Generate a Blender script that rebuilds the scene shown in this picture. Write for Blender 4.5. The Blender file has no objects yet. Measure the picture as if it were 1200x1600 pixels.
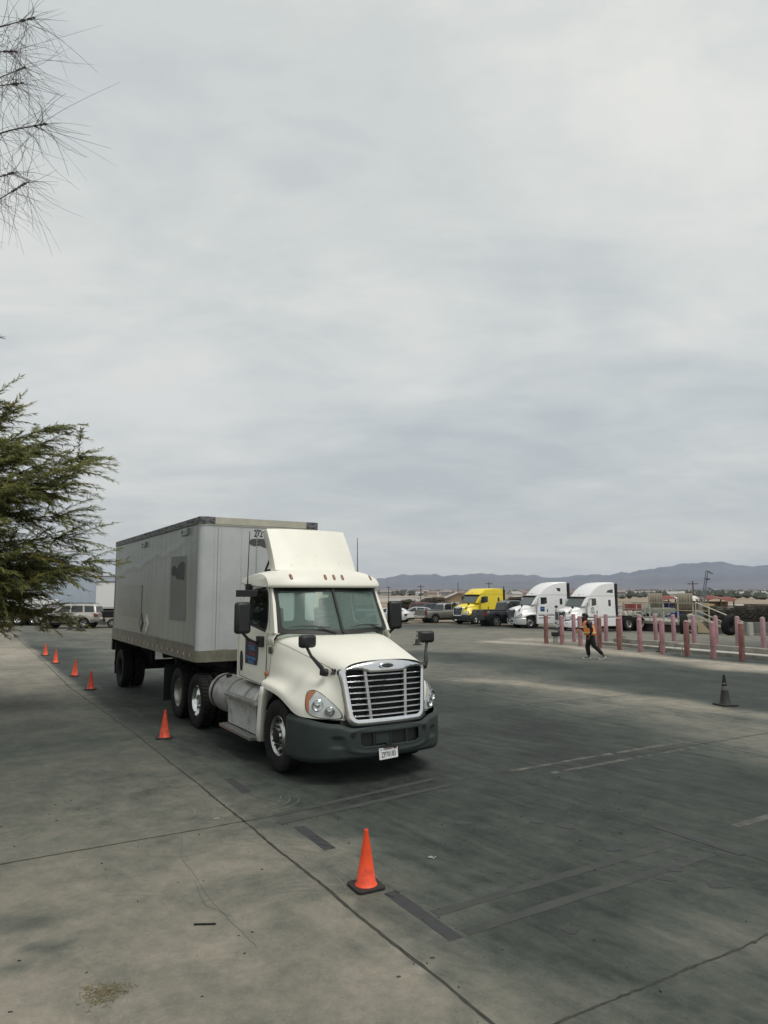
import bpy, bmesh, math, random
import numpy as np
from mathutils import Vector, Matrix, noise as mnoise
from mathutils.bvhtree import BVHTree
from mathutils.geometry import tessellate_polygon
random.seed(7); rng = np.random.default_rng(7)
SC = bpy.context.scene
COL = SC.collection
R = math.radians
# ---------------------------------------------------------------- camera
cd = bpy.data.cameras.new('camera'); cam = bpy.data.objects.new('camera', cd); COL.objects.link(cam)
cd.sensor_fit = 'VERTICAL'; cd.sensor_height = 36.0; cd.lens = 1086.569 / 1600 * 36.0
cam.location = (0, 0, 2.618); cam.rotation_euler = (R(90 + 6.589), R(0.0), 0)
cd.clip_start = 0.05; cd.clip_end = 90000
SC.camera = cam
SC.render.resolution_x = 768; SC.render.resolution_y = 1024
# ---------------------------------------------------------------- world, sun, exposure
SUN_AZ, SUN_EL = -42.0, 63.0      # azimuth measured from +x towards +y: the sun is right of the camera, a little behind
w = bpy.data.worlds.new('World'); SC.world = w; w.use_nodes = True
nt = w.node_tree; nt.nodes.clear()
def N(t, **k):
    n = nt.nodes.new(t)
    for a, b in k.items(): setattr(n, a, b)
    return n
def sky_world():
    L = nt.links.new
    out = N('ShaderNodeOutputWorld'); mixs = N('ShaderNodeMixShader'); mixs.inputs[0].default_value = 0.93
    sk = N('ShaderNodeTexSky'); sk.sky_type = 'NISHITA'; sk.sun_disc = False
    sk.sun_elevation = R(SUN_EL); sk.sun_rotation = R(90 - SUN_AZ); sk.dust_density = 3
    b1 = N('ShaderNodeBackground'); b1.inputs[1].default_value = 0.12
    L(sk.outputs[0], b1.inputs[0])
    tc = N('ShaderNodeTexCoord'); sep = N('ShaderNodeSeparateXYZ'); L(tc.outputs['Generated'], sep.inputs[0])
    def M(op, a, b=None, c=None):
        m = N('ShaderNodeMath', operation=op)
        for i, v in enumerate((a, b, c)):
            if v is None: continue
            if isinstance(v, (int, float)): m.inputs[i].default_value = v
            else: L(v, m.inputs[i])
        return m.outputs[0]
    z = M('MAXIMUM', sep.outputs[2], 0.0); zz = M('ADD', z, 0.17)
    comb = N('ShaderNodeCombineXYZ'); L(M('DIVIDE', sep.outputs[0], zz), comb.inputs[0]); L(M('DIVIDE', sep.outputs[1], zz), comb.inputs[1])
    def noise(scale, detail, rough, dist, sx=1, sy=1, off=0, rot=0.0):
        mp = N('ShaderNodeMapping'); mp.inputs['Scale'].default_value = (sx, sy, 1); mp.inputs['Location'].default_value = (off, off * .7, 0)
        mp.inputs['Rotation'].default_value = (0, 0, rot)
        L(comb.outputs[0], mp.inputs[0]); n = N('ShaderNodeTexNoise'); L(mp.outputs[0], n.inputs['Vector'])
        n.inputs['Scale'].default_value = scale; n.inputs['Detail'].default_value = detail; n.inputs['Roughness'].default_value = rough
        n.inputs['Distortion'].default_value = dist
        return n.outputs[0]
    big = noise(0.7, 5, .5, .5, 1, 1, 3.1); mid = noise(1.5, 8, .6, .8, .75, 1.25, 7.7, .25); fine = noise(4.0, 9, .62, .6, .8, 1.2, 1.3, -.3)
    s = M('ADD', M('MULTIPLY', big, .5), M('ADD', M('MULTIPLY', mid, .40), M('MULTIPLY', fine, .20)))
    cr = N('ShaderNodeValToRGB'); e = cr.color_ramp.elements
    e[0].position = .42; e[0].color = (.49, .525, .535, 1); e[1].position = .66; e[1].color = (.715, .718, .685, 1)
    m1 = cr.color_ramp.elements.new(.53); m1.color = (.585, .612, .600, 1)
    L(s, cr.inputs[0])
    # elevation tint: warm pale strip at the horizon, blue-grey above it, pale higher up
    er = N('ShaderNodeValToRGB'); ee = er.color_ramp.elements
    ee[0].position = 0.0; ee[0].color = (1.50, 1.36, 1.18, 1); ee[1].position = 1.0; ee[1].color = (1.02, 1.0, .98, 1)
    for p, c in ((.035, (1.36, 1.26, 1.12, 1)), (.10, (1.06, 1.03, .99, 1)), (.22, (.965, .965, .965, 1)), (.38, (1.02, 1.015, 1.0, 1)), (.6, (1.06, 1.05, 1.03, 1))):
        k = ee.new(p); k.color = c
    L(sep.outputs[2], er.inputs[0])
    mx = N('ShaderNodeMix', data_type='RGBA', blend_type='MULTIPLY'); mx.inputs[0].default_value = 1
    L(cr.outputs[0], mx.inputs[6]); L(er.outputs[0], mx.inputs[7])
    b2 = N('ShaderNodeBackground'); b2.inputs[1].default_value = 0.885; L(mx.outputs[2], b2.inputs[0])
    L(b1.outputs[0], mixs.inputs[1]); L(b2.outputs[0], mixs.inputs[2]); L(mixs.outputs[0], out.inputs[0])
sky_world()
sd = bpy.data.lights.new('sun', 'SUN'); sd.energy = 1.5; sd.angle = R(24); sd.color = (1, .965, .90)
sun = bpy.data.objects.new('sun', sd); COL.objects.link(sun)
dv = Vector((math.cos(R(SUN_EL)) * math.cos(R(SUN_AZ)), math.cos(R(SUN_EL)) * math.sin(R(SUN_AZ)), math.sin(R(SUN_EL))))
sun.rotation_euler = dv.to_track_quat('Z', 'Y').to_euler()
SC.view_settings.view_transform = 'Standard'; SC.view_settings.look = 'None'
SC.view_settings.exposure = 0.35; SC.view_settings.gamma = 1.0
SC.cycles.max_bounces = 8; SC.cycles.transparent_max_bounces = 16

# ---------------------------------------------------------------- materials
MATS = {}
def mat(name, col, rough=.6, metal=0.0, var=0.0, vscale=3.0, col2=None, bump=0.0, bscale=20.0, coat=0.0, spec=.5, stretch=(1, 1, 1), emit=None, thr=None, detail=6, coords='Object'):
    """principled material: base colour broken up by object-space noise towards col2"""
    if name in MATS: return MATS[name]
    m = bpy.data.materials.new(name); m.use_nodes = True; t = m.node_tree; b = t.nodes['Principled BSDF']; L = t.links.new
    b.inputs['Base Color'].default_value = (*col, 1); b.inputs['Roughness'].default_value = rough; b.inputs['Metallic'].default_value = metal
    b.inputs['Coat Weight'].default_value = coat; b.inputs['Coat Roughness'].default_value = .08; b.inputs['Specular IOR Level'].default_value = spec
    tc = t.nodes.new('ShaderNodeTexCoord'); mp = t.nodes.new('ShaderNodeMapping'); mp.inputs['Scale'].default_value = stretch
    L(tc.outputs[coords], mp.inputs[0])
    if var > 0 or col2:
        n = t.nodes.new('ShaderNodeTexNoise'); n.inputs['Scale'].default_value = vscale; n.inputs['Detail'].default_value = detail; n.inputs['Roughness'].default_value = .62
        L(mp.outputs[0], n.inputs['Vector'])
        r = t.nodes.new('ShaderNodeValToRGB'); lo, hi = thr or (.35, .68)
        c2 = col2 or tuple(c * (1 - var) for c in col)
        r.color_ramp.elements[0].position = lo; r.color_ramp.elements[0].color = (*c2, 1)
        r.color_ramp.elements[1].position = hi; r.color_ramp.elements[1].color = (*col, 1)
        L(n.outputs[0], r.inputs[0]); L(r.outputs[0], b.inputs['Base Color'])
    if bump > 0:
        n2 = t.nodes.new('ShaderNodeTexNoise'); n2.inputs['Scale'].default_value = bscale; n2.inputs['Detail'].default_value = 5
        L(mp.outputs[0], n2.inputs['Vector']); bp = t.nodes.new('ShaderNodeBump'); bp.inputs['Strength'].default_value = bump; bp.inputs['Distance'].default_value = .01
        L(n2.outputs[0], bp.inputs['Height']); L(bp.outputs[0], b.inputs['Normal'])
    if emit: b.inputs['Emission Color'].default_value = (*emit, 1); b.inputs['Emission Strength'].default_value = 1
    MATS[name] = m; return m
def glass(name, tint, alpha, rough=.03, painted_sheen=None):
    """thin tinted glazing: part see-through, part mirror"""
    if name in MATS: return MATS[name]
    m = bpy.data.materials.new(name); m.use_nodes = True; t = m.node_tree; t.nodes.clear(); L = t.links.new
    o = t.nodes.new('ShaderNodeOutputMaterial'); mx = t.nodes.new('ShaderNodeMixShader'); mx2 = t.nodes.new('ShaderNodeMixShader')
    tr = t.nodes.new('ShaderNodeBsdfTransparent'); tr.inputs[0].default_value = (*tint, 1)
    gl = t.nodes.new('ShaderNodeBsdfGlossy'); gl.inputs['Roughness'].default_value = rough; gl.inputs[0].default_value = (.9, .97, .95, 1)
    df = t.nodes.new('ShaderNodeBsdfDiffuse'); df.inputs[0].default_value = (*(painted_sheen or [c * .35 for c in tint]), 1)
    fr = t.nodes.new('ShaderNodeFresnel'); fr.inputs[0].default_value = 1.24
    mx2.inputs[0].default_value = alpha; L(tr.outputs[0], mx2.inputs[1]); L(df.outputs[0], mx2.inputs[2])
    ge = t.nodes.new('ShaderNodeNewGeometry'); iv = t.nodes.new('ShaderNodeMath'); iv.operation = 'SUBTRACT'; iv.inputs[0].default_value = 1; L(ge.outputs['Backfacing'], iv.inputs[1]); mu = t.nodes.new('ShaderNodeMath'); mu.operation = 'MULTIPLY'; L(fr.outputs[0], mu.inputs[0]); L(iv.outputs[0], mu.inputs[1]); L(mu.outputs[0], mx.inputs[0]); L(mx2.outputs[0], mx.inputs[1]); L(gl.outputs[0], mx.inputs[2]); L(mx.outputs[0], o.inputs[0])
    MATS[name] = m; return m

CREAM = mat('cream_paint', (.80, .785, .695), .46, 0, .07, 1.3, coat=.06, bump=.02, bscale=3)
CLADX = mat('panel_gap_shadow', (.055, .053, .048), .9)
CREAMD = mat('cream_paint_grimy', (.70, .69, .61), .45, 0, .22, 2.5, col2=(.50, .48, .41), coat=.1, thr=(.25, .55))
GREYP = mat('grey_bumper_plastic', (.036, .048, .044), .6, 0, .18, 5, bump=.05, bscale=80, spec=.25)
BLACKP = mat('black_plastic', (.012, .014, .0145), .5, 0, .2, 8, bump=.04, bscale=90)
DARK = mat('underbody_black', (.010, .010, .011), .85, 0, .4, 6)
SEAT = mat('grey_seat_fabric', (.06, .066, .068), .9, 0, .2, 6)
INTER = mat('cab_interior_grey', (.11, .12, .12), .8, 0, .15, 4)
DASH = mat('dashboard_grey', (.07, .078, .078), .7, 0, .2, 5)
CHROME = mat('chrome', (.80, .81, .82), .12, 1.0, .1, 4)
ALU = mat('brushed_aluminium', (.60, .60, .58), .33, 1.0, .25, 6, bump=.05, bscale=30)
ALUD = mat('dusty_aluminium_rim', (.42, .41, .38), .42, .9, .35, 9)
TANK = mat('dull_tank_aluminium', (.50, .50, .485), .42, .55, .25, 7, col2=(.27, .265, .25), thr=(.28, .5))
RUB = mat('tyre_rubber', (.011, .011, .0115), .8, 0, .3, 9, col2=(.019, .018, .017), spec=.2, bump=.1, bscale=60)
RUBW = mat('worn_tyre_sidewall', (.026, .025, .024), .8, 0, .3, 4, col2=(.045, .042, .038))
AMBER = mat('amber_lens', (.50, .15, .03), .2, 0, .2, 20, coat=.5)
BROWNL = mat('faded_marker_lens', (.23, .085, .035), .35, 0, .3, 30, coat=.4)
WGLASS = glass('windshield_glass', (.84, .98, .94), .36, .12, (.26, .36, .33))  # pale green diffuse colour paints the sky's reflection onto the windshield
SGLASS = glass('side_glass', (.38, .44, .43), .05); RGLASS = glass('rear_glass', (.92, .97, .95), .02)
LENS = glass('clear_lens', (.93, .95, .95), .04, .02)
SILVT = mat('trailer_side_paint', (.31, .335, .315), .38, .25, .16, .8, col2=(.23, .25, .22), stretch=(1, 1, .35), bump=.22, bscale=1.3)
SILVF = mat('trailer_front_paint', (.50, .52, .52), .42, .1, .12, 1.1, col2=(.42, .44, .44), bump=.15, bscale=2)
RAIL = mat('weathered_trailer_rail', (.24, .235, .195), .55, .4, .3, 2.5, col2=(.16, .155, .125), thr=(.35, .65))
RAILTOP = mat('dark_weathered_top_rail', (.17, .175, .18), .6, .3, .3, 8, col2=(.030, .032, .034), stretch=(1, 1, 3), thr=(.42, .56))
RAILCR = mat('cream_front_rail', (.52, .50, .41), .5, .1, .2, 4)
BLK = mat('black_lettering', (.012, .012, .014), .6)
WHITE = mat('white_plate', (.74, .75, .74), .45, 0, .08, 9)
ORANGE = mat('cone_orange', (.84, .080, .020), .5, 0, .12, 9, col2=(.50, .055, .022), thr=(.30, .50), bump=.05, bscale=40)
ORANGED = mat('dirty_cone_orange', (.66, .065, .02), .6, 0, .3, 12, col2=(.22, .035, .02), thr=(.32, .58))
CBASE = mat('cone_base_black', (.022, .020, .019), .75, 0, .3, 12)
CBLK = mat('black_cone_rubber', (.013, .014, .014), .7, 0, .35, 10, col2=(.024, .023, .021))
CSTR = mat('scuffed_reflective_band', (.16, .16, .155), .5, 0, .4, 16, col2=(.05, .05, .05), thr=(.4, .6))
CONC = mat('kerb_concrete', (.33, .315, .27), .9, 0, .3, 2.2, col2=(.20, .19, .16), bump=.3, bscale=15)
CONCL = mat('pale_concrete', (.46, .45, .42), .9, 0, .2, 1.5, bump=.2, bscale=12)
WALLC = mat('green_grey_concrete', (.27, .275, .245), .9, 0, .3, .8, col2=(.17, .17, .14), bump=.2, bscale=8)
PINK = mat('faded_pink_paint', (.34, .18, .195), .62, 0, .2, 3.2, col2=(.17, .085, .075), thr=(.3, .5), bump=.12, bscale=25, coords='Object')
PINKR = mat('rust_red_paint', (.27, .12, .115), .68, 0, .3, 4.5, col2=(.13, .05, .035), thr=(.36, .62), bump=.2, bscale=25, stretch=(1, 1, .5))
PINKL = mat('pale_pink_paint', (.38, .225, .255), .6, 0, .15, 3, col2=(.30, .165, .185), bump=.12, bscale=25)
CAPC = mat('bollard_cap_concrete', (.42, .33, .30), .9, 0, .2, 12)
TREEB = mat('bark', (.085, .070, .055), .95, 0, .3, 5, bump=.5, bscale=15)
TWIG = mat('bare_twig', (.12, .11, .105), .9, 0, .2, 5)
MTN = mat('mountain_rock', (.155, .13, .125), .95, 0, .3, .0012, col2=(.10, .088, .085), coords='Object', detail=9)

# ---------------------------------------------------------------- mesh helpers
class MB:
    def __init__(s): s.v = []; s.f = []; s.mi = []; s.cur = 0
    def add(s, vs, fs):
        o = len(s.v); s.v += [tuple(map(float, v)) for v in vs]; s.f += [tuple(i + o for i in f) for f in fs]; s.mi += [s.cur] * len(fs); return s
    def box(s, c, d, rot=None):
        h = [x / 2 for x in d]; vs = []
        for i in range(8):
            p = Vector(((1 if i & 1 else -1) * h[0], (1 if i & 2 else -1) * h[1], (1 if i & 4 else -1) * h[2]))
            if rot is not None: p = rot @ p
            vs.append(Vector(c) + p)
        return s.add(vs, [(0, 2, 3, 1), (4, 5, 7, 6), (0, 1, 5, 4), (2, 6, 7, 3), (0, 4, 6, 2), (1, 3, 7, 5)])
    def boxz(s, x0, x1, y0, y1, z0, z1): return s.box(((x0 + x1) / 2, (y0 + y1) / 2, (z0 + z1) / 2), (abs(x1 - x0), abs(y1 - y0), abs(z1 - z0)))
    def tube(s, pts, r, n=8, cap=True):
        pts = [Vector(p) for p in pts]; rs = r if isinstance(r, (list, tuple)) else [r] * len(pts)
        up = None; vs = []; 
        for i, p in enumerate(pts):
            t = (pts[min(i + 1, len(pts) - 1)] - pts[max(i - 1, 0)])
            t = t.normalized() if t.length > 1e-9 else Vector((0, 0, 1))
            if up is None:
                a = Vector((0, 0, 1)) if abs(t.z) < .9 else Vector((1, 0, 0)); up = t.cross(a).normalized()
            else:
                up = (up - t * up.dot(t)); up = up.normalized() if up.length > 1e-6 else t.orthogonal().normalized()
            b = t.cross(up)
            for k in range(n):
                a = 2 * math.pi * k / n; vs.append(p + (up * math.cos(a) + b * math.sin(a)) * rs[i])
        fs = []
        for i in range(len(pts) - 1):
            for k in range(n):
                a, b2 = i * n + k, i * n + (k + 1) % n; fs.append((a, b2, b2 + n, a + n))
        if cap: fs.append(tuple(range(n - 1, -1, -1))); fs.append(tuple((len(pts) - 1) * n + k for k in range(n)))
        return s.add(vs, fs)
    def cyl(s, a, b, r, n=20): return s.tube([a, b], r, n)
    def lathe(s, prof, c=(0, 0, 0), axis='z', n=32, close=False):
        """prof: (radius, height) along axis"""
        vs = []
        for r, h in prof:
            for k in range(n):
                a = 2 * math.pi * k / n; x, y = r * math.cos(a), r * math.sin(a)
                p = (x, y, h) if axis == 'z' else ((x, h, y) if axis == 'y' else (h, x, y))
                vs.append((p[0] + c[0], p[1] + c[1], p[2] + c[2]))
        fs = []; m = len(prof)
        for i in range(m if close else m - 1):
            for k in range(n):
                a, b = i * n + k, i * n + (k + 1) % n; c2 = ((i + 1) % m) * n
                fs.append((a, b, c2 + (k + 1) % n, c2 + k))
        return s.add(vs, fs)
    def grid(s, P, flip=False, skip=None):
        """P[i][j] points"""
        nu, nv = len(P), len(P[0]); vs = [p for row in P for p in row]; fs = []
        for i in range(nu - 1):
            for j in range(nv - 1):
                if skip and skip(i, j): continue
                q = (i * nv + j, (i + 1) * nv + j, (i + 1) * nv + j + 1, i * nv + j + 1); fs.append(q[::-1] if flip else q)
        return s.add(vs, fs)
    def plate(s, outline, holes=(), fn=None, th=.01, nrm=(0, 0, 1)):
        """polygon (2D) with holes -> solid slab; fn maps (u, v) to 3D"""
        loops = [list(outline)] + [list(h) for h in holes]
        flat = [p for l in loops for p in l]
        tris = tessellate_polygon([[Vector((p[0], p[1], 0)) for p in l] for l in loops])
        a = [Vector(fn(*p)) for p in flat]; nv = Vector(nrm) * th; b = [q - nv for q in a]; n = len(flat)
        fs = [tuple(t) for t in tris] + [tuple(i + n for i in t[::-1]) for t in tris]; o = 0
        for l in loops:
            m = len(l)
            for i in range(m): fs.append((o + i, o + (i + 1) % m, o + (i + 1) % m + n, o + i + n))
            o += m
        return s.add(a + b, fs)
    def build(s, name, mats, parent=None, smooth=40, bevel=0, subsurf=0, solid=0, loc=None, rot=None, recalc=True, crease=None):
        me = bpy.data.meshes.new(name); me.from_pydata(s.v, [], s.f)
        for m in (mats if isinstance(mats, (list, tuple)) else [mats]): me.materials.append(m)
        if isinstance(mats, (list, tuple)): me.polygons.foreach_set('material_index', s.mi)
        if recalc:
            bm = bmesh.new(); bm.from_mesh(me); bmesh.ops.recalc_face_normals(bm, faces=bm.faces); bm.to_mesh(me); bm.free()
        me.update()
        if smooth:
            me.shade_smooth()
            if smooth < 180: me.set_sharp_from_angle(angle=R(smooth))
        o = bpy.data.objects.new(name, me); COL.objects.link(o)
        if parent: o.parent = parent
        if loc: o.location = loc
        if rot: o.rotation_euler = rot
        if bevel: b = o.modifiers.new('bevel', 'BEVEL'); b.width = bevel; b.segments = 2; b.limit_method = 'ANGLE'; b.angle_limit = R(35)
        if solid: q = o.modifiers.new('solid', 'SOLIDIFY'); q.thickness = solid; q.offset = -1
        if subsurf: q = o.modifiers.new('sub', 'SUBSURF'); q.levels = q.render_levels = subsurf
        return o
def tag(o, label, cat, group=None):
    o['label'] = label; o['category'] = cat
    if group: o['group'] = group
    return o
def struct(o): o['kind'] = 'structure'; return o
def thing(name, label, cat, loc=(0, 0, 0), rz=0, group=None):
    o = bpy.data.objects.new(name, None); COL.objects.link(o); o.location = loc; o.rotation_euler = (0, 0, rz); o.empty_display_size = .2
    return tag(o, label, cat, group)
def dup(root, loc, rz, label, scale=None):
    kids = {}
    for ch in list(root.children): kids[ch] = list(ch.children)
    r = root.copy(); COL.objects.link(r); r.location = loc; r.rotation_euler = (root.rotation_euler[0], root.rotation_euler[1], rz); r['label'] = label
    if scale: r.scale = scale
    for ch, gs in kids.items():
        c = ch.copy(); COL.objects.link(c); c.parent = r
        for g in gs: d = g.copy(); COL.objects.link(d); d.parent = c
    return r
def dupmesh(o, loc, rz, label, scale=None):
    r = o.copy(); COL.objects.link(r); r.location = loc; r.rotation_euler = (o.rotation_euler[0], o.rotation_euler[1], rz)
    if label: r['label'] = label
    if scale: r.scale = scale
    return r
def text(name, s, size, org, xd, yd, m, parent, ext=.0015, align='CENTER', sx=1.0, shear=0.0, bold=0.0):
    cu = bpy.data.curves.new('t', 'FONT'); cu.body = s; cu.size = size; cu.extrude = ext; cu.align_x = align; cu.align_y = 'CENTER'; cu.shear = shear; cu.offset = bold; cu.resolution_u = 3
    o = bpy.data.objects.new('t', cu); COL.objects.link(o); bpy.context.view_layer.update()
    me = bpy.data.meshes.new_from_object(o.evaluated_get(bpy.context.evaluated_depsgraph_get())); bpy.data.objects.remove(o)
    xd = Vector(xd).normalized(); yd = Vector(yd).normalized(); zd = xd.cross(yd)
    M = Matrix(((xd.x * sx, yd.x, zd.x, org[0]), (xd.y * sx, yd.y, zd.y, org[1]), (xd.z * sx, yd.z, zd.z, org[2]), (0, 0, 0, 1)))
    me.transform(M); me.materials.clear(); me.materials.append(m); me.name = name
    q = bpy.data.objects.new(name, me); COL.objects.link(q); q.parent = parent; return q
def rrect(x0, x1, y0, y1, r, n=5):
    out = []
    for cx, cy, a0 in ((x1 - r, y0 + r, -90), (x1 - r, y1 - r, 0), (x0 + r, y1 - r, 90), (x0 + r, y0 + r, 180)):
        for k in range(n + 1): a = R(a0 + 90 * k / n); out.append((cx + r * math.cos(a), cy + r * math.sin(a)))
    return out
def sstep(x, a, b): t = min(1, max(0, (x - a) / (b - a))); return t * t * (3 - 2 * t)
def gz(x, y):
    """ground height: level yard that drains gently away beyond the bollards, lower desert plain further out"""
    s = sstep(x, -14, 3)
    r = 0.0
    if y > 30: r = -.37 * sstep(y, 34, 62) - .24 * sstep(x, 9, 20) * sstep(y, 40, 58)
    d = math.hypot(x, y)
    z = s * r - (1.35 - (1 - s) * .0) * sstep(y, 86, 112)
    if d > 1200: z += (d - 1200) * .0055
    return z
def G(x, y, dz=0): return (x, y, gz(x, y) + dz)

# ---------------------------------------------------------------- ground
def axis_pts(a, b, step, lo, hi, g=1.13):
    pts = list(np.arange(a, b + 1e-6, step)); s = step; p = b
    while p < hi: s *= g; p += s; pts.append(min(p, hi))
    s = step; p = a; pre = []
    while p > lo: s *= g; p -= s; pre.append(max(p, lo))
    return pre[::-1] + pts
def seg(x, y, ax, ay, bx, by):
    dx, dy = bx - ax, by - ay; t = np.clip(((x - ax) * dx + (y - ay) * dy) / (dx * dx + dy * dy), 0, 1)
    return np.hypot(x - ax - t * dx, y - ay - t * dy)
def ground():
    xs = np.array(axis_pts(-17, 24, .15, -14500, 14500)); ys = np.array(axis_pts(2.5, 58, .15, -2800, 15000))
    X, Y = np.meshgrid(xs, ys, indexing='ij'); Z = np.zeros_like(X)
    for i in range(len(xs)):
        for j in range(len(ys)): Z[i, j] = gz(xs[i], ys[j])
    nx, ny = len(xs), len(ys)
    s = (X - .67) * .857 + (Y - 4.57) * .516; t = -(X - .67) * .516 + (Y - 4.57) * .857
    sm = lambda a, b, v: (lambda q: q * q * (3 - 2 * q))(np.clip((v - a) / (b - a), 0, 1))
    # low-frequency wobble so that no worn patch has a ruled edge
    W = np.sin(X * .9 + np.sin(Y * .7) * 1.6) * .35 + np.sin(Y * 1.3 + X * .5 + 2) * .3 + np.sin(X * 2.1 - Y * 1.7) * .12
    left = .172 + .05 * sm(16, 34, t) + .035 * sm(4, 0, t) - .095 * np.exp(-((t - 10.5) / 6.0) ** 2) * sm(-10, -2, s)  # dark zone beside the truck paints its soft shadow into the albedo
    right = .047 + .022 * sm(10, 4.5, Y)
    right += .05 * np.exp(-(s / .8) ** 2) * sm(14, 2, t) + .018 * sm(4.5, 1.0, Y) 
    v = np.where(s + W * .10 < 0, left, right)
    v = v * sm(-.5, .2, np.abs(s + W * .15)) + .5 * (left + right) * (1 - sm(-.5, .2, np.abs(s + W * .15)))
    def stroke(pts, rad, soft, val, k=1.0, wob=1.0):
        nonlocal v
        d = np.full_like(X, 1e9)
        for (ax, ay), (bx, by) in zip(pts[:-1], pts[1:]): d = np.minimum(d, seg(X + W * .5 * wob, Y + W * .7 * wob, ax, ay, bx, by))
        a = (1 - sm(rad - soft, rad + soft, d)) * k; v = v * (1 - a) + val * a
    stroke([(-4, 40), (2, 33), (9, 46), (20, 44)], 8, 6, .17, .8)                      # paler yard floor beyond the lane
    stroke([(-26, 60), (-8, 44), (4, 50), (24, 52)], 9, 5, .16, .8)
    stroke([(-1, 26), (1.5, 24), (4.5, 19.4), (6.2, 15.6), (7.2, 12.5)], 1.5, 1.3, .145, .8)      # scuffed sweep
    stroke([(2.6, 21.2), (5.6, 18.3), (8.0, 15.4), (9.6, 13)], .5, .45, .24, .8)
    stroke([(-3, 31), (2.6, 29.5), (6.6, 24.6), (8.9, 20.6), (11, 15)], 1.7, 1.3, .050, .95)       # dark rubbered lane
    stroke([(6.0, 38), (9.0, 34.8), (11.0, 28.7), (12.6, 24.8), (15, 20)], .9, .7, .30, .9)      # pale strip by the posts
    stroke([(8.5, 40), (13, 36), (18, 31)], 1.6, .8, .30, .7)
    stroke([(-22, 42), (-13, 33), (-8, 24), (-4, 17)], .9, .9, .12, .7)
    stroke([(-24, 38), (-15, 29)], .8, .9, .30, .5)
    stroke([(-16, 44), (-10, 34), (-6, 26)], 1.2, 1.2, .095, .7)
    for ax, ay, r_, vv in ((-2.95, 5.95, .17, .065), (-2.5, 5.50, .07, .07), (-2.62, 5.18, .07, .07), (-1.0, 6.2, .35, .15), (-.5, 5.6, .3, .15), (-1.3, 5.1, .4, .17), (-2.3, 7.1, .5, .17),
                            (-.75, 7.4, .35, .16), (-.9, 4.8, .3, .15), (.2, 4.6, .4, .16), (1.9, 6.2, .5, .045), (1.4, 5.6, .5, .048), (2.6, 5.6, .4, .1)):
        stroke([(ax - min(.25, r_), ay), (ax + min(.25, r_ * 1.3), ay)], r_, r_ * .7, vv, .7, .12)
    dist = np.hypot(X, Y); a = sm(60, 84, Y + W * 2) ; 
    desert = .235 + .03 * np.sin(X * .05) * np.sin(Y * .03); v = v * (1 - a) + desert * a
    des = np.maximum(a, sm(-20, -60, Y)); 
    vs = np.stack([X, Y, Z], -1).reshape(-1, 3)
    idx = np.arange(nx * ny).reshape(nx, ny)
    fs = np.stack([idx[:-1, :-1], idx[1:, :-1], idx[1:, 1:], idx[:-1, 1:]], -1).reshape(-1, 4)
    me = bpy.data.meshes.new('ground'); me.vertices.add(len(vs)); me.vertices.foreach_set('co', vs.ravel())
    me.loops.add(fs.size); me.loops.foreach_set('vertex_index', fs.ravel()); me.polygons.add(len(fs))
    me.polygons.foreach_set('loop_start', np.arange(0, fs.size, 4)); me.update(calc_edges=True)
    at = me.attributes.new('wear_and_shade', 'FLOAT', 'POINT'); at.data.foreach_set('value', v.ravel().astype(np.float32))
    at = me.attributes.new('desert', 'FLOAT', 'POINT'); at.data.foreach_set('value', des.ravel().astype(np.float32))
    at = me.attributes.new('lane', 'FLOAT', 'POINT'); at.data.foreach_set('value', sm(-.2, .6, s).ravel().astype(np.float32))
    me.shade_smooth()
    m = bpy.data.materials.new('yard_concrete'); m.use_nodes = True; T = m.node_tree; b = T.nodes['Principled BSDF']; L = T.links.new
    def nd(tp, **k):
        n = T.nodes.new(tp)
        for q, x in k.items(): setattr(n, q, x)
        return n
    def math_(op, p, q=None, c=False):
        n = nd('ShaderNodeMath', operation=op); n.use_clamp = c
        for i, x in enumerate((p, q)):
            if x is None: continue
            if isinstance(x, (int, float)): n.inputs[i].default_value = x
            else: L(x, n.inputs[i])
        return n.outputs[0]
    tc = nd('ShaderNodeTexCoord')
    def noise(scale, detail=6, rough=.6, rot=0, sx=1, sy=1, dist=0):
        mp = nd('ShaderNodeMapping'); mp.vector_type = 'TEXTURE'; mp.inputs['Rotation'].default_value = (0, 0, rot); mp.inputs['Scale'].default_value = (1 / sx, 1 / sy, 1)
        L(tc.outputs['Object'], mp.inputs[0]); n = nd('ShaderNodeTexNoise'); L(mp.outputs[0], n.inputs['Vector'])
        n.inputs['Scale'].default_value = scale; n.inputs['Detail'].default_value = detail; n.inputs['Roughness'].default_value = rough; n.inputs['Distortion'].default_value = dist
        return n.outputs[0]
    wv = nd('ShaderNodeAttribute', attribute_name='wear_and_shade').outputs['Fac']; dv_ = nd('ShaderNodeAttribute', attribute_name='desert').outputs['Fac']
    blot = noise(.55, 8, .62, dist=.6); fine = noise(3.2, 9, .7); strk = noise(1.3, 8, .66, R(-56), .30, 4.6, .35); strk2 = noise(1.1, 8, .64, R(-38), .30, 5.5, .6); grit = noise(45, 4, .7); smud = noise(1.5, 8, .68, R(10), 1, .9, 1.6)
    k = math_('MULTIPLY_ADD', blot, .9); 
    ln = nd('ShaderNodeAttribute', attribute_name='lane').outputs['Fac']; speck = noise(130, 3, .8); pits = noise(14, 6, .75, dist=.8); lnk = math_('ADD', math_('MULTIPLY', ln, .85), .15)
    f = math_('ADD', math_('MULTIPLY', math_('SUBTRACT', blot, .5), 1.35), math_('MULTIPLY', math_('MULTIPLY', math_('SUBTRACT', strk, .5), .95), lnk))
    f = math_('ADD', f, math_('MULTIPLY', math_('MULTIPLY', math_('SUBTRACT', strk2, .5), .8), lnk))
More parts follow.
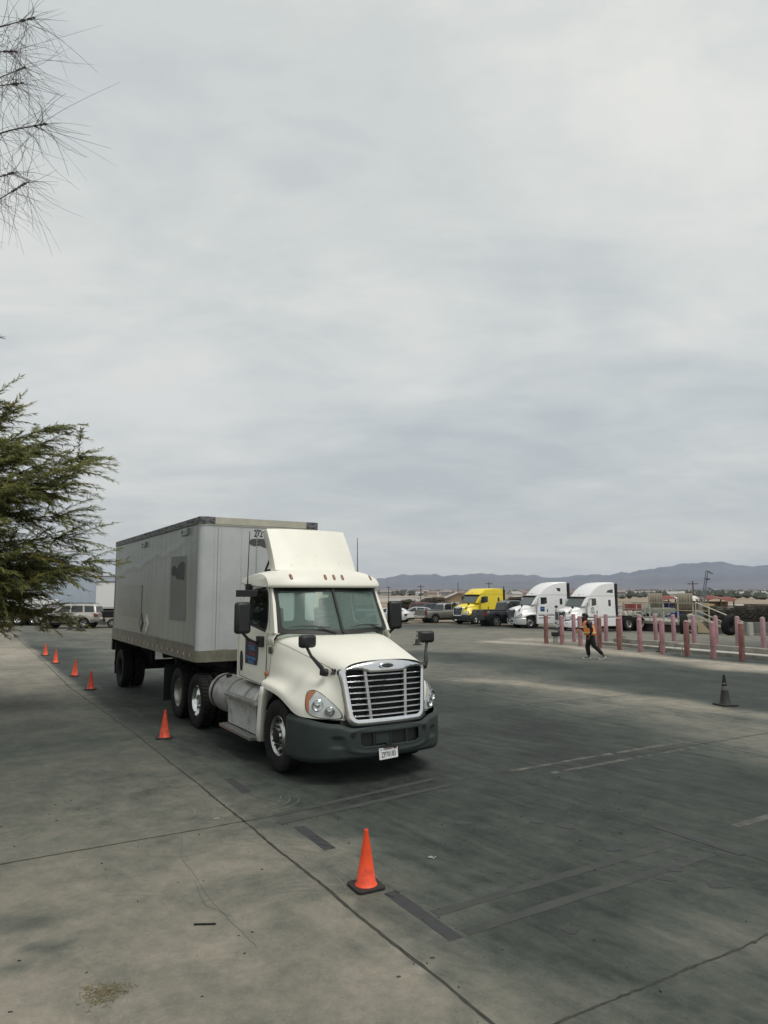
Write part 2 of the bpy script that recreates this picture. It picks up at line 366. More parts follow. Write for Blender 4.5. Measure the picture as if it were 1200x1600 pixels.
    f = math_('ADD', f, math_('MULTIPLY', math_('SUBTRACT', speck, .5), .55)); f = math_('ADD', f, math_('MULTIPLY', math_('SUBTRACT', pits, .5), .6))
    f = math_('ADD', f, math_('MULTIPLY', math_('SUBTRACT', fine, .5), 1.1)); f = math_('ADD', f, math_('MULTIPLY', math_('SUBTRACT', smud, .5), .9)); f = math_('ADD', f, math_('MULTIPLY', math_('SUBTRACT', grit, .5), .5))
    f = math_('ADD', f, 1.0, True) if False else math_('MAXIMUM', math_('ADD', f, 1.0), .35)
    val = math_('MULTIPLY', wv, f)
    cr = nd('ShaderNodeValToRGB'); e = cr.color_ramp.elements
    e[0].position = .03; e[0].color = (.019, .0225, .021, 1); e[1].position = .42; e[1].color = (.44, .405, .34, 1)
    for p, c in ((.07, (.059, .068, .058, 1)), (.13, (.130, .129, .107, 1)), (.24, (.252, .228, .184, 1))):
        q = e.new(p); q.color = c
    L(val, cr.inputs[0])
    dn = noise(.02, 9, .65); dcr = nd('ShaderNodeValToRGB'); de = dcr.color_ramp.elements
    de[0].position = .38; de[0].color = (.20, .155, .105, 1); de[1].position = .62; de[1].color = (.33, .26, .185, 1); L(dn, dcr.inputs[0])
    mx = nd('ShaderNodeMix', data_type='RGBA'); L(dv_, mx.inputs[0]); L(cr.outputs[0], mx.inputs[6]); L(dcr.outputs[0], mx.inputs[7]); L(mx.outputs[2], b.inputs['Base Color'])
    rr = math_('ADD', math_('MULTIPLY', fine, .25), .62); L(rr, b.inputs['Roughness']); b.inputs['Specular IOR Level'].default_value = .22
    bp = nd('ShaderNodeBump'); bp.inputs['Strength'].default_value = .25; bp.inputs['Distance'].default_value = .01; L(math_('ADD', grit, math_('MULTIPLY', fine, 1.5)), bp.inputs['Height']); L(bp.outputs[0], b.inputs['Normal'])
    me.materials.append(m); o = bpy.data.objects.new('ground', me); COL.objects.link(o); struct(o)
ground()
def ribbon(name, pts, wd, m, z=.002, jit=.0, step=.12, wobble=.0, wjit=.35, gaps=0.0):
    """thin worn strip laid on the ground along a polyline"""
    mb = MB(); P = [Vector(p) for p in pts]; row = []
    path = []
    for a, b in zip(P[:-1], P[1:]):
        n = max(1, int((b - a).length / step))
        for k in range(n): path.append(a.lerp(b, k / n))
    path.append(P[-1])
    rows = []
    for i, p in enumerate(path):
        t = (path[min(i + 1, len(path) - 1)] - path[max(0, i - 1)]).normalized(); n = Vector((-t.y, t.x))
        q = p + n * (mnoise.noise(Vector((p.x * 1.3, p.y * 1.3, 3))) * wobble + random.uniform(-jit, jit)); h = wd / 2 * (1 + random.uniform(-wjit, wjit))
        rows.append([(*(q - n * h), gz(q.x, q.y) + z), (*(q + n * h), gz(q.x, q.y) + z)])
    mb.grid(rows, skip=(lambda i, j: random.random() < gaps) if gaps else None)
    return struct(mb.build(name, m, smooth=0))
JM = mat('joint_dirt', (.020, .021, .018), .95, 0, .5, 12, col2=(.050, .048, .038), thr=(.3, .7), coords='Object')
TAPE = mat('blacked_out_marking', (.026, .027, .030), .75, 0, .3, 6, col2=(.036, .037, .037))
TAPE2 = mat('faded_blacked_out_marking', (.038, .041, .038), .9, 0, .35, 3, col2=(.055, .059, .052), thr=(.3, .6))
PALE = mat('worn_lane_paint', (.105, .103, .090), .85, 0, .5, 5, col2=(.052, .054, .048), thr=(.42, .62))
ribbon('slab_joint', [(-25.54, 48.03), (-13.76, 28.3), (-8.64, 19.6), (-4.77, 13.55), (-2.4, 9.66), (-1.61, 8.35), (-.76, 6.94), (-.01, 5.68), (.67, 4.57), (1.9, 2.5)], .028, JM, jit=.004, wobble=.02, step=.07)
ribbon('slab_joint', [(-9, 3.75), (-3.72, 7.08), (-2.76, 7.66), (-1.61, 8.35), (-.33, 9.19), (.88, 9.99), (1.76, 10.49), (3.4, 11.33)], .024, JM, jit=.004, wobble=.02, step=.07)
ribbon('slab_joint', [(-3.2, 19), (-.01, 14.06), (.87, 12.33), (1.76, 10.49), (2.44, 9.23), (3.08, 8.15), (3.74, 7.14), (5.2, 4.8)], .024, JM, jit=.004, wobble=.03, step=.07)
ribbon('slab_joint', [(.2, 4.1), (1.05, 4.57), (1.69, 4.95), (2.26, 5.27), (2.95, 5.68), (5, 6.85)], .020, JM, jit=.006, wobble=.03, step=.05)
ribbon('slab_joint', [(-.5, 24.6), (1.84, 20.51), (2.8, 17.9), (4.27, 14.93), (5.57, 12.49), (7.6, 9.1), (9, 6.6)], .03, JM, jit=.006, wobble=.03)
ribbon('slab_joint', [(3.4, 11.33), (5.57, 12.49), (7.1, 13.37), (9, 14.5)], .028, JM, jit=.005, wobble=.03)
ribbon('slab_joint', [(-.4, 15), (3, 16.6), (5.15, 17.66), (6.53, 18.41), (9.5, 20)], .03, JM, jit=.005, wobble=.03, gaps=.15)
ribbon('worn_marking', [(1.88, 10.64), (3.4, 11.55), (5.22, 12.6)], .09, PALE, wjit=.5, jit=.01, gaps=.12)
ribbon('worn_marking', [(2.35, 10.45), (3.52, 11.16), (5.28, 12.2)], .08, PALE, wjit=.5, jit=.01, gaps=.22)
ribbon('worn_marking', [(3.96, 8.19), (5.6, 9.2)], .10, PALE, wjit=.2, jit=.003)
ribbon('worn_marking', [(-.4, 14.9), (1.2, 16.2)], .07, PALE, wjit=.6, jit=.01, gaps=.3)
ribbon('blacked_out_marking', [(-1.29, 8.56), (.72, 10.2)], .10, TAPE2, z=.004, wjit=.12, jit=.003)
ribbon('blacked_out_marking', [(-1.2, 8.28), (.87, 9.85)], .10, TAPE2, z=.004, wjit=.12, jit=.003)
ribbon('blacked_out_marking', [(.41, 6.04), (3.1, 7.69)], .11, TAPE2, wjit=.10, jit=.002)
ribbon('blacked_out_marking', [(.62, 5.72), (3.31, 7.36)], .11, TAPE2, wjit=.10, jit=.002)
ribbon('blacked_out_marking', [(3.05, 8.19), (3.6, 7.33)], .10, TAPE, z=.004, wjit=.08)
for a, b in (((-.96, 8.18), (-.55, 7.48)), ((.05, 6.46), (.55, 5.62)), ((-2.2, 10.2), (-1.8, 9.52)), ((-3.56, 12.5), (-3.02, 11.6)), ((-5.74, 16.16), (-5.1, 15.1)), ((-8.2, 20.2), (-7.6, 19.2))):
    ribbon('blacked_out_marking', [a, b], .13, TAPE, wjit=.05, step=.2)
OIL = mat('oil_drip', (.030, .032, .030), .6, 0, .3, 9)
for x_, y_, r_ in ((.9, 8.3, .07), (1.75, 8.35, .06), (2.05, 8.2, .09), (2.35, 7.5, .07), (2.75, 7.0, .09), (2.95, 7.2, .06), (2.6, 6.75, .07), (3.0, 6.6, .08), (1.45, 5.75, .05), (.35, 5.35, .014), (.1, 5.1, .012), (1.1, 6.9, .035)):
    mb = MB(); n_ = 22; mb.add([(x_ + r_ * 1.25 * (1 + .22 * math.sin(3 * a + x_ * 9) + .1 * math.sin(7 * a)) * math.cos(a), y_ + r_ * (1 + .2 * math.sin(2 * a + y_ * 5)) * math.sin(a), .003) for a in np.linspace(0, 2 * math.pi, n_, endpoint=False)], [tuple(range(n_))]); struct(mb.build('oil_spot', OIL, smooth=0))
# curved tyre scuffs on the apron
SCF = mat('tyre_scuff', (.16, .155, .137), .9, 0, .4, 9, col2=(.20, .19, .165), thr=(.3, .6))
for cx, cy, r0, a0, a1, n in ((-1.15, 7.1, .55, 20, 130, 7), (-1.5, 6.4, .9, 10, 70, 8), (-2.9, 8.6, .5, -60, 30, 5), (-1.9, 9.2, .45, -80, 20, 6), (-.6, 5.9, .6, 40, 120, 6), (-2.2, 6.0, 0.4, 60, 110, 3)):
    for k in range(n):
        r_ = r0 + k * .045; aa = [R(a0 + (a1 - a0) * q / 14 + random.uniform(-2, 2)) for q in range(15)]
        if k % 2: continue
        ribbon('tyre_scuff', [(cx + r_ * math.cos(a) * 1.3, cy + r_ * math.sin(a)) for a in aa], .008, SCF, jit=.002, step=.05, gaps=.25)
SCF2 = mat('crack_line', (.10, .098, .088), .9)
# hairline cracks
for pts in ([(-2.2, 8.0), (-2.0, 7.2), (-1.6, 6.5), (-1.2, 5.9), (-.95, 5.5)], [(-1.75, 6.7), (-1.5, 6.2), (-1.2, 6.0)], [(-2.9, 9.3), (-3.3, 10.4), (-3.2, 11)]):
    ribbon('hairline_crack', pts, .004, SCF2, jit=.006, wobble=.06, step=.05)

# ---------------------------------------------------------------- mountains, far town, haze
def mountains():
    prof = [(-30, 912), (-22, 910), (-10, 908), (-3, 906), (0, 905), (1.3, 899), (3.2, 898), (4.7, 899.5), (6.3, 900), (7.6, 896.5), (9.0, 899), (11.4, 899), (13, 903.5), (14, 904), (15.4, 900), (17.4, 900), (18.1, 899.5), (19.5, 896), (20.2, 894), (21.6, 890.5), (22.9, 886.5), (24.7, 884), (25.6, 883.5), (26.6, 887.5), (27.5, 889.5), (29, 890), (33, 886), (40, 893), (55, 898)]
    az = np.array([p[0] for p in prof]); yy = np.array([p[1] for p in prof]); D = 11000.0
    A = np.arange(-38, 62, .22); RR = np.linspace(5200, 14500, 74); P = []
    for a in A:
        zr = 2.6 + (925.4 - np.interp(a, az, yy)) / 1086 * D * 1.03
        zr += mnoise.fractal(Vector((a * 1.1, 0, 5)), 1, 2, 5) * 30
        row = []
        for r in RR:
            t = (r - 6000) / (D - 6000); 
            env = max(0, t) ** 1.25 if t < 1 else max(0, 1 - (t - 1) * 1.2)
            x, y = r * math.sin(R(a)), r * math.cos(R(a))
            rid = 1 - abs(mnoise.fractal(Vector((x * .0009, y * .0009, 1.7)), 1, 2.1, 6)) * 1.3
            k = env * (rid * .55 + .45 if t < .97 else 1) if t < 1 else env
            z0 = (r - 1200) * .0055 - 1.35
            row.append((x, y, (z0 if r > 5300 else -60) + max(0, zr - z0) * k))
        P.append(row)
    mb = MB(); mb.grid(P, flip=True); o = mb.build('mountains', MTN, smooth=180); struct(o)
mountains()

# ---------------------------------------------------------------- wheels
def wheel(parent, c, side, kind='steer', r=.515, wd=.28, name='wheel', rim_m=None, dual=False):
    """side: -1 outer face looks to -y, +1 to +y. kind steer (bulging holed disc) or drive (deep dish)"""
    e = bpy.data.objects.new(name, None); COL.objects.link(e); e.parent = parent; e.location = c; e.empty_display_size = .1
    rim_m = rim_m or ALU; s = side; rr = .285
    def tyre_profile(y0):
        h = wd / 2
        pr = [(rr, y0 - h * .72), (rr + .03, y0 - h * .88), (r * .80, y0 - h * 1.0), (r * .93, y0 - h * .97), (r * .985, y0 - h * .84)]
        g = []
        for q in (-.6, -.2, .2, .6): g += [(r, y0 + h * (q - .055 - .08)), (r - .014, y0 + h * (q - .045)), (r - .014, y0 + h * (q + .045)), (r, y0 + h * (q + .055 + .08))]
        return pr + g + [(a, 2 * y0 - b) for a, b in pr[::-1]]
    mb = MB(); ys = [0] + ([-s * (wd + .06)] if dual else [])
    for y0 in ys: mb.lathe(tyre_profile(y0), axis='y', n=56)
    if kind == 'drive':
        for y0 in ys:                                   # lug blocks across the tread
            for k in range(44):
                a = 2 * math.pi * k / 44
                for sg in (-1, 1):
                    rot = Matrix.Rotation(-a, 3, 'Y'); cpos = rot @ Vector((r - .001, y0 + sg * wd * .26, 0))
                    mb.box(cpos, (.016, wd * .36, .05), rot @ Matrix.Rotation(R(18 * sg), 3, 'X'))
    t = mb.build('tyre', RUB, e, smooth=32)
    mb = MB(); h = wd / 2
    if kind == 'steer':
        prof = [(rr + .006, h * .74), (rr - .002, h * .80), (rr - .014, h * .74), (rr - .03, h * .40), (rr - .055, h * .36), (.175, h * .60), (.165, h * .78), (.150, h * .80), (.115, h * .80), (.105, h * .95), (0.001, h * .98)]
    else:
        prof = [(rr + .006, h * .74), (rr - .002, h * .80), (rr - .014, h * .74), (rr - .035, h * .2), (rr - .05, -h * .55), (.20, -h * .70), (.15, -h * .66), (.12, -h * .60), (.11, h * .15), (.085, h * .35), (0.001, h * .36)]
    prof = [(a, s * b) for a, b in prof]
    mb.lathe(prof, axis='y', n=48); mb.cur = 1
    for k in range(10):
        a = 2 * math.pi * (k + .5) / 10; q = .225; yy = s * h * (.50 if kind == 'steer' else -.60)
        mb.lathe([(.001, s * .006), (.026, s * .006), (.026, -s * .03)], (q * math.cos(a), yy + s * (.004 if kind == 'steer' else .012), q * math.sin(a)), 'y', 12)
    mb.cur = 2
    for k in range(10):
        a = 2 * math.pi * k / 10; q = .142; yy = s * h * (.80 if kind == 'steer' else -.62)
        mb.cyl((q * math.cos(a), yy - s * .01, q * math.sin(a)), (q * math.cos(a), yy + s * .035, q * math.sin(a)), .015, 6)
    rim = mb.build('rim', [rim_m, DARK, BLACKP if kind == 'steer' else ALUD], e, smooth=40)
    if kind == 'steer':
        mb = MB(); mb.lathe([(.10, s * h * .96), (.098, s * h * 1.08), (.07, s * h * 1.16), (.001, s * h * 1.17)], (0, 0, 0), 'y', 20); mb.build('hub_cap', DARK, rim, smooth=40)
    return e

# ---------------------------------------------------------------- the white day cab tractor
TX, TY, TYAW = -.577, 11.175, R(-58.385)
tr = thing('semi_tractor', 'cream day cab tractor with chrome grille, number 28 and blue door sign, nearest the camera', 'truck', (TX, TY, 0), TYAW)
WB = 4.651
def hood():
    X = [-.62, -.50, -.30, -.05, .2, .42, .60, .78, .94, 1.05, 1.12]
    def key(x, tab):
        xs = [t[0] for t in tab]; return np.interp(x, xs, [t[1] for t in tab]), np.interp(x, xs, [t[2] for t in tab])
    T = [
        [(-.62, 0, 1.965), (-.18, 0, 1.955), (.4, 0, 1.86), (.8, 0, 1.765), (1.12, 0, 1.66)],
        [(-.62, .40, 1.965), (-.18, .40, 1.958), (.4, .36, 1.865), (.8, .34, 1.765), (1.12, .32, 1.655)],
        [(-.62, .80, 1.955), (-.18, .76, 1.925), (.4, .66, 1.81), (.8, .60, 1.71), (1.12, .57, 1.62)],
        [(-.62, .98, 1.915), (-.18, .90, 1.865), (.4, .79, 1.725), (.8, .72, 1.635), (1.12, .675, 1.56)],
        [(-.62, 1.045, 1.80), (-.18, .955, 1.74), (.4, .845, 1.61), (.8, .765, 1.52), (1.12, .69, 1.44)],
        [(-.62, 1.055, 1.62), (-.18, .985, 1.59), (.4, .89, 1.50), (.8, .80, 1.42), (1.12, .685, 1.32)],
        [(-.62, 1.065, 1.47), (-.18, 1.04, 1.47), (.4, .985, 1.41), (.8, .875, 1.335), (1.12, .675, 1.24)],
        [(-.62, 1.065, 1.34), (-.18, 1.055, 1.355), (.4, 1.035, 1.295), (.8, .97, 1.245), (1.0, .80, 1.19), (1.12, .665, 1.14)],
        [(-.62, 1.10, 1.265), (-.18, 1.115, 1.272), (.4, 1.105, 1.195), (.8, 1.035, 1.13), (1.0, .85, 1.08), (1.12, .66, 1.04)],
        [(-.62, 1.185, 1.25), (-.18, 1.222, 1.238), (.2, 1.222, 1.19), (.4, 1.205, 1.115), (.6, 1.165, 1.02), (.8, 1.075, 1.0), (1.0, .89, .96), (1.12, .66, .94)],
        [(-.62, 1.19, 1.165), (-.3, 1.215, 1.145), (.08, 1.215, 1.125), (.31, 1.205, 1.045), (.5, 1.18, .945), (.6, 1.155, .895), (.8, 1.085, .885), (1.0, .90, .875), (1.12, .665, .86)]]
    P = []
    for x in X:
        half = [key(x, t) for t in T]
        row = [(x - (.0 if k else 0), -y, z) for k, (y, z) in list(enumerate(half))[::-1]][:-1] + [(x, y, z) for y, z in half]
        P.append(row)
    mb = MB(); mb.grid(P)
    # turned-in lip along the wheel arch gives the fender its thickness
    for sgn, j in ((-1, 0), (1, len(P[0]) - 1)):
        lip = [[r[j], (r[j][0], r[j][1] - sgn * .045, r[j][2] - .004), (r[j][0], r[j][1] - sgn * .05, r[j][2] + .05)] for r in P]
        mb.grid(lip)
    o = mb.build('hood', CREAM, tr, smooth=180, subsurf=2)
    bm = o.data; 
    return o
HOOD = hood()
bpy.context.view_layer.update()
def bvh_of(o):
    dg = bpy.context.evaluated_depsgraph_get(); ev = o.evaluated_get(dg); me = ev.to_mesh(); b = BVHTree.FromPolygons([v.co.copy() for v in me.vertices], [tuple(p.vertices) for p in me.polygons]); ev.to_mesh_clear(); return b
HB = bvh_of(HOOD)
def drape(mb, outline, u, v, d, org, lift=lambda r: .004, rings=5, bvh=None, sub=3):
    """solid patch that follows the surface: outline in (u, v) coordinates about org, cast along d"""
    bvh = bvh or HB; u = Vector(u); v = Vector(v); d = Vector(d).normalized(); o = []
    n = len(outline)
    for i in range(n):                                    # smooth closed outline
        p0, p1, p2, p3 = (Vector(outline[(i + k) % n]) for k in (-1, 0, 1, 2))
        for k in range(sub):
            t = k / sub; o.append(.5 * ((2 * p1) + (-p0 + p2) * t + (2 * p0 - 5 * p1 + 4 * p2 - p3) * t * t + (-p0 + 3 * p1 - 3 * p2 + p3) * t ** 3))
    c = sum(o, Vector((0, 0))) / len(o); rows = []
    def hit(p, h):
        q = Vector(org) + u * p.x + v * p.y - d * 1.5
        loc, nr, _, _ = bvh.ray_cast(q, d)
        if loc is None: loc, nr, _, _ = bvh.find_nearest(q + d * 1.5)
        if nr.dot(d) > 0: nr = -nr
        return loc + nr * h
    for k in range(rings + 1):
        f = k / rings; rows.append([hit(c.lerp(p, f if f > 0 else .01), lift(f)) for p in o] )
    rows.append([hit(p, -.012) for p in o])
    rows = [r + [r[0]] for r in rows]
    mb.grid(rows); mb.add(rows[0][:-1], [tuple(range(len(rows[0]) - 1))]); return mb
def lamp_set(sgn):
    u = Vector((.73, .68 * -sgn * -1 if False else (.68 if sgn < 0 else -.68), 0)); 
    # side -1 is the near (right) side: tangent runs forward and inward
    d = Vector((-.68, .73 if sgn < 0 else -.73, 0)); base = Vector((.68, -.73 if sgn < 0 else .73, 0)) * 1.33
    out = [(-.185, 1.20), (-.11, 1.238), (.0, 1.222), (.11, 1.16), (.23, 1.07), (.31, .985), (.335, .90), (.22, .885), (.06, .893), (-.08, .925), (-.155, .985), (-.185, 1.09)]
    mb = MB(); big = [((a - .07) * 1.07 + .07, (b - 1.06) * 1.07 + 1.06) for a, b in out]
    drape(mb, big, u, (0, 0, 1), d, base, lambda f: .006 if f < .99 else .002); g = mb.build('headlight', BLACKP, tr, smooth=50)
    mb = MB(); drape(mb, out, u, (0, 0, 1), d, base, lambda f: .010); mb.build('reflector_housing', mat('headlight_housing', (.70, .71, .70), .25, .35, .15, 9), g, smooth=60)
    mb = MB(); drape(mb, [(-.185, 1.19), (-.11, 1.235), (-.05, 1.228), (-.10, 1.18), (-.142, 1.10), (-.142, 1.0), (-.115, .955), (-.155, .985), (-.182, 1.09)], u, (0, 0, 1), d, base, lambda f: .015); mb.build('turn_signal', AMBER, g, smooth=60)
    for (a, b, r_) in ((.01, 1.06, .085), (.185, .985, .075)):
        p = base + u * a + Vector((0, 0, b)); loc, nr, _, _ = HB.ray_cast(p - d * 1.5, d)
        if loc is None: continue
        mb = MB(); ax = Vector((.86, .5 * sgn, 0)).normalized(); q = Vector((0, 0, 1)); s_ = ax.cross(q); ctr = loc - d * .024
        M = Matrix((s_, q, ax)).transposed()
        m2 = MB(); m2.lathe([(r_, .010), (r_ * .93, .016), (r_ * .8, -.004), (r_ * .4, -.012), (r_ * .36, .012), (.001, .018)], n=24)
        mb.add([M @ Vector(v) + ctr for v in m2.v], m2.f); mb.build('headlight_bowl', CHROME, g, smooth=50)
    mb = MB(); drape(mb, out, u, (0, 0, 1), d, base, lambda f: .044 - .028 * f ** 3, rings=7); mb.build('lens', LENS, g, smooth=60)
lamp_set(-1); lamp_set(1)
# inner fender wells and engine block close the hood underneath
mb = MB()
for s in (-1, 1):
    A = [R(a) for a in range(-8, 189, 12)]
    mb.grid([[(.66 * math.cos(a), s * 1.13, .50 + .62 * math.sin(a)), (.66 * math.cos(a), s * .62, .50 + .62 * math.sin(a))] for a in A])
    mb.grid([[(.66 * math.cos(a), s * .62, .50 + .62 * math.sin(a)), (0, s * .62, .5)] for a in A])
mb.boxz(-.6, 1.02, -.58, .58, .55, 1.5); mb.boxz(-.62, -.58, -1.0, 1.0, .9, 1.9)
mb.build('engine_bay', DARK, tr, smooth=0)
# fender rear fairing strip behind the front wheel
for s in (-1, 1):
    mb = MB(); cols = [(-.50, 1.165), (-.545, 1.02), (-.60, .80), (-.63, .56), (-.635, .33)]
    mb.grid([[(x + .03, s * 1.10, z), (x + .02, s * 1.20, z), (x - .03, s * 1.215, z + .0), (x - .13, s * 1.20, z), (x - .15, s * 1.10, z)] for x, z in cols])
    mb.build('fender_skirt', CREAM, tr, smooth=60, solid=.012)
# seam where the hood top meets the fender side, and the gap at the hood's rear edge
def surf_line(nm, pts, rad, parent, m=DARK, d=(0, 1, 0), s=1):
    mb = MB(); P = []
    for p in pts:
        q = Vector((p[0], -2.2 * s, p[1])); loc, nr, _, _ = HB.ray_cast(q, Vector((0, s, 0)))
        if loc is not None: P.append(loc + Vector((0, -.001 * s, 0)))
    if len(P) > 1: mb.tube(P, rad, 5); mb.build(nm, m, parent)
for s_ in (1, -1):
    surf_line('hood_seam', [(x, np.interp(x, [-.55, -.18, .4, .8, 1.08], [1.855, 1.79, 1.655, 1.565, 1.485])) for x in np.linspace(-.5, 1.08, 24)], .0030, tr, CLADX, s=s_)
    surf_line('hood_rear_gap', [(-.585, z) for z in np.linspace(1.30, 1.86, 14)], .004, tr, CLADX, s=s_)
# ---- cab shell
def yside(z): return 1.06 if z < 1.97 else 1.06 - (z - 1.97) * .115
CABM = CREAM
low = [(-.60, 1.20), (-.60, 1.97), (-2.08, 1.97), (-2.08, 1.16), (-1.0, 1.13)]
up = [(-.43, 1.98), (-.50, 2.13), (-.66, 2.45), (-.79, 2.70), (-.85, 2.80), (-2.05, 2.82), (-2.08, 2.4), (-2.08, 1.97), (-.60, 1.97)]
win = [(-.815, 2.0), (-.765, 2.06), (-.745, 2.17), (-.80, 2.42), (-.875, 2.60), (-.94, 2.655), (-1.30, 2.665), (-1.56, 2.655), (-1.63, 2.60), (-1.64, 2.4), (-1.60, 2.16), (-1.545, 2.085), (-1.2, 2.045)]
for s in (-1, 1):
    mb = MB(); mb.plate(low, (), lambda x, z: (x, s * (1.06 if z > 1.3 else 1.045), z), .04, (0, s, 0)); mb.plate(up, (win,), lambda x, z: (x, s * yside(z), z), .05, (0, s, 0))
    mb.build('cab_side', CREAM, tr, smooth=0)
    # door skin stands 6 mm proud so its edge reads as a gap line
    dl = [(-.77, 1.24), (-.735, 1.95), (-1.99, 1.95), (-1.99, 1.35), (-1.93, 1.20), (-.95, 1.155)]
    fd = [(-.66, 1.97), (-.69, 2.14), (-.74, 2.36), (-.82, 2.60), (-.90, 2.72), (-1.0, 2.765), (-1.60, 2.77), (-1.80, 2.73), (-1.93, 2.60), (-1.99, 2.4), (-1.99, 1.95), (-.735, 1.95)]
    mb = MB(); mb.plate(dl, (), lambda x, z: (x, s * (1.068 if z > 1.3 else 1.055), z), .007, (0, s, 0)); mb.plate(fd, (win,), lambda x, z: (x, s * (yside(z) + .008), z), .007, (0, s, 0))
    d = mb.build('door', CREAM, tr, smooth=0, bevel=.004)
    mb = MB(); gp = [(-.775, 1.235), (-.742, 1.6), (-.74, 1.95), (-.665, 1.965), (-.682, 2.14), (-.735, 2.36), (-.815, 2.60), (-.895, 2.735), (-1.0, 2.775), (-1.60, 2.78), (-1.81, 2.74), (-1.94, 2.605), (-2.0, 2.4), (-2.0, 1.95), (-2.0, 1.35), (-1.935, 1.192), (-.95, 1.147), (-.775, 1.235)]
    mb.tube([(x, s * ((yside(z) if z > 1.97 else 1.06) + .0015), z) for x, z in gp], .0045, 5); mb.build('door_gap', CLADX, tr)
    mb = MB(); inner = [((x + 1.2) * .955 - 1.2, (z - 2.35) * .93 + 2.35) for x, z in win]; outr = [((x + 1.2) * 1.03 - 1.2, (z - 2.35) * 1.045 + 2.35) for x, z in win]
    mb.plate(outr, (inner,), lambda x, z: (x, s * (yside(z) + .014), z), .02, (0, s, 0)); mb.build('window_seal', BLACKP, d, smooth=0)
    mb = MB(); mb.plate(outr, (), lambda x, z: (x, s * (yside(z) - .012), z), .004, (0, s, 0)); mb.build('side_window', SGLASS, d, smooth=0)
    mb = MB(); hp = [(-1.80, 1.30), (-1.775, 1.40), (-1.775, 1.52), (-1.80, 1.60), (-1.84, 1.625), (-1.88, 1.60), (-1.895, 1.50), (-1.89, 1.38), (-1.86, 1.28)]
    mb.plate(hp, (), lambda x, z: (x, s * 1.084, z), .02, (0, s, 0)); mb.build('door_handle', BLACKP, d, smooth=0, bevel=.006)
    mb = MB(); mb.plate(rrect(-.655, -.52, 1.66, 1.76, .01, 2), (), lambda x, z: (x, s * 1.067, z), .01, (0, s, 0))
    v = mb.build('side_vent', mat('vent_mesh', (.13, .125, .10), .7, .2, .4, 60), tr, smooth=0)
    mb = MB(); mb.lathe([(.045, 0), (.044, s * .016), (.028, s * .030), (.001, s * .034)], (-.69, s * 1.075, 1.345), 'y', 18); mb.build('side_marker_light', AMBER, tr, smooth=50)
    # cowl step between door and hood top
    mb = MB(); mb.grid([[(x, s * 1.075, zz) for zz in (1.80, 1.90)] + [(x, s * 1.03, 1.965), (x, s * .93, 1.99)] for x in (-.72, -.62, -.50, -.44)])
    mb.build('cowl_corner', CREAM, tr, smooth=60, solid=.01, bevel=.004)
# back wall with two windows, floor, roof liner
bw = [(-1.06, 1.16), (1.06, 1.16), (1.06, 1.97), (.96, 2.82), (-.96, 2.82), (-1.06, 1.97)]
rwins = (rrect(-.40, .0, 2.10, 2.66, .07), rrect(.205, .72, 2.10, 2.66, .07))
mb = MB(); mb.plate(bw, rwins, lambda y, z: (-2.08, y, z), .05, (-1, 0, 0)); mb.build('cab_back_wall', CREAM, tr, smooth=0)
mb = MB(); mb.plate(bw, rwins, lambda y, z: (-2.02, y * .95, z), .01, (-1, 0, 0)); mb.boxz(-2.0, -.6, -1.0, 1.0, 1.14, 1.2); mb.boxz(-2.0, -.85, -.93, .93, 2.70, 2.73)
for s in (-1, 1): mb.plate([(-.75, 1.2), (-.75, 1.95), (-1.99, 1.95), (-1.99, 1.2)], (), lambda x, z: (x, s * 1.01, z), .01, (0, s, 0))
mb.build('cab_lining', INTER, tr, smooth=0)
for w_ in rwins:
    mb = MB(); mb.plate(w_, (), lambda y, z: (-2.06, y, z), .004, (-1, 0, 0)); mb.build('rear_window', RGLASS, tr, smooth=0)
# roof cap with visor: swept along y
def roofcap():
    P = []
    for y in (-1.045, -1.045, -1.0, -.80, -.5, 0, .5, .80, 1.0, 1.045, 1.045):
        u = abs(y) / 1.045; k = sstep(u, .80, 1.0); xf = -.46 - .14 * u * u - .16 * k * k; dz = -.05 * u * u - .05 * k * k; ys = y
        wy = lambda q: ys * (1.01 if u < .9 else 1.0)
        P.append([(xf - .04, wy(1), 2.695), (xf, wy(1), 2.715), (xf - .015, wy(1), 2.77), (xf - .10, ys, 2.90 + dz * .4), (xf - .19, ys * .97, 2.975 + dz), (xf - .36, ys * .955, 3.01 + dz), (-1.25, ys * .94, 3.03 + dz), (-1.8, ys * .94, 3.01 + dz), (-2.06, ys * .945, 2.96 + dz), (-2.12, ys * .955, 2.87 + dz * .5), (-2.12, ys * .965, 2.77)])
    mb = MB(); mb.grid(P); mb.add(P[0], [tuple(range(len(P[0])))]); mb.add(P[-1], [tuple(range(len(P[0])))]); return mb.build('roof_cap', CREAM, tr, smooth=180, subsurf=2)
RC = roofcap()
for s in (-1, 1):     # drip rail groove between the roof cap and the door frame
    mb = MB(); mb.tube([(-2.08, s * .975, 2.795), (-1.2, s * .98, 2.79), (-.86, s * .985, 2.775), (-.72, s * .99, 2.72)], .010, 6); mb.build('drip_rail', BLACKP, tr)
bpy.context.view_layer.update(); RB = bvh_of(RC)
for yy in (-.71, -.125, 0.035, .195, .80):
    mb = MB(); o_ = [(.0, .045), (.021, .03), (.023, 0), (.021, -.03), (0, -.045), (-.021, -.03), (-.023, 0), (-.021, .03)]
    drape(mb, o_, (0, 1, 0), (0, 0, 1), (-1, 0, 0), (0, yy, 2.865), lambda f: .018 - .010 * f * f, bvh=RB, sub=2); mb.build('marker_light', BROWNL, tr, smooth=60)
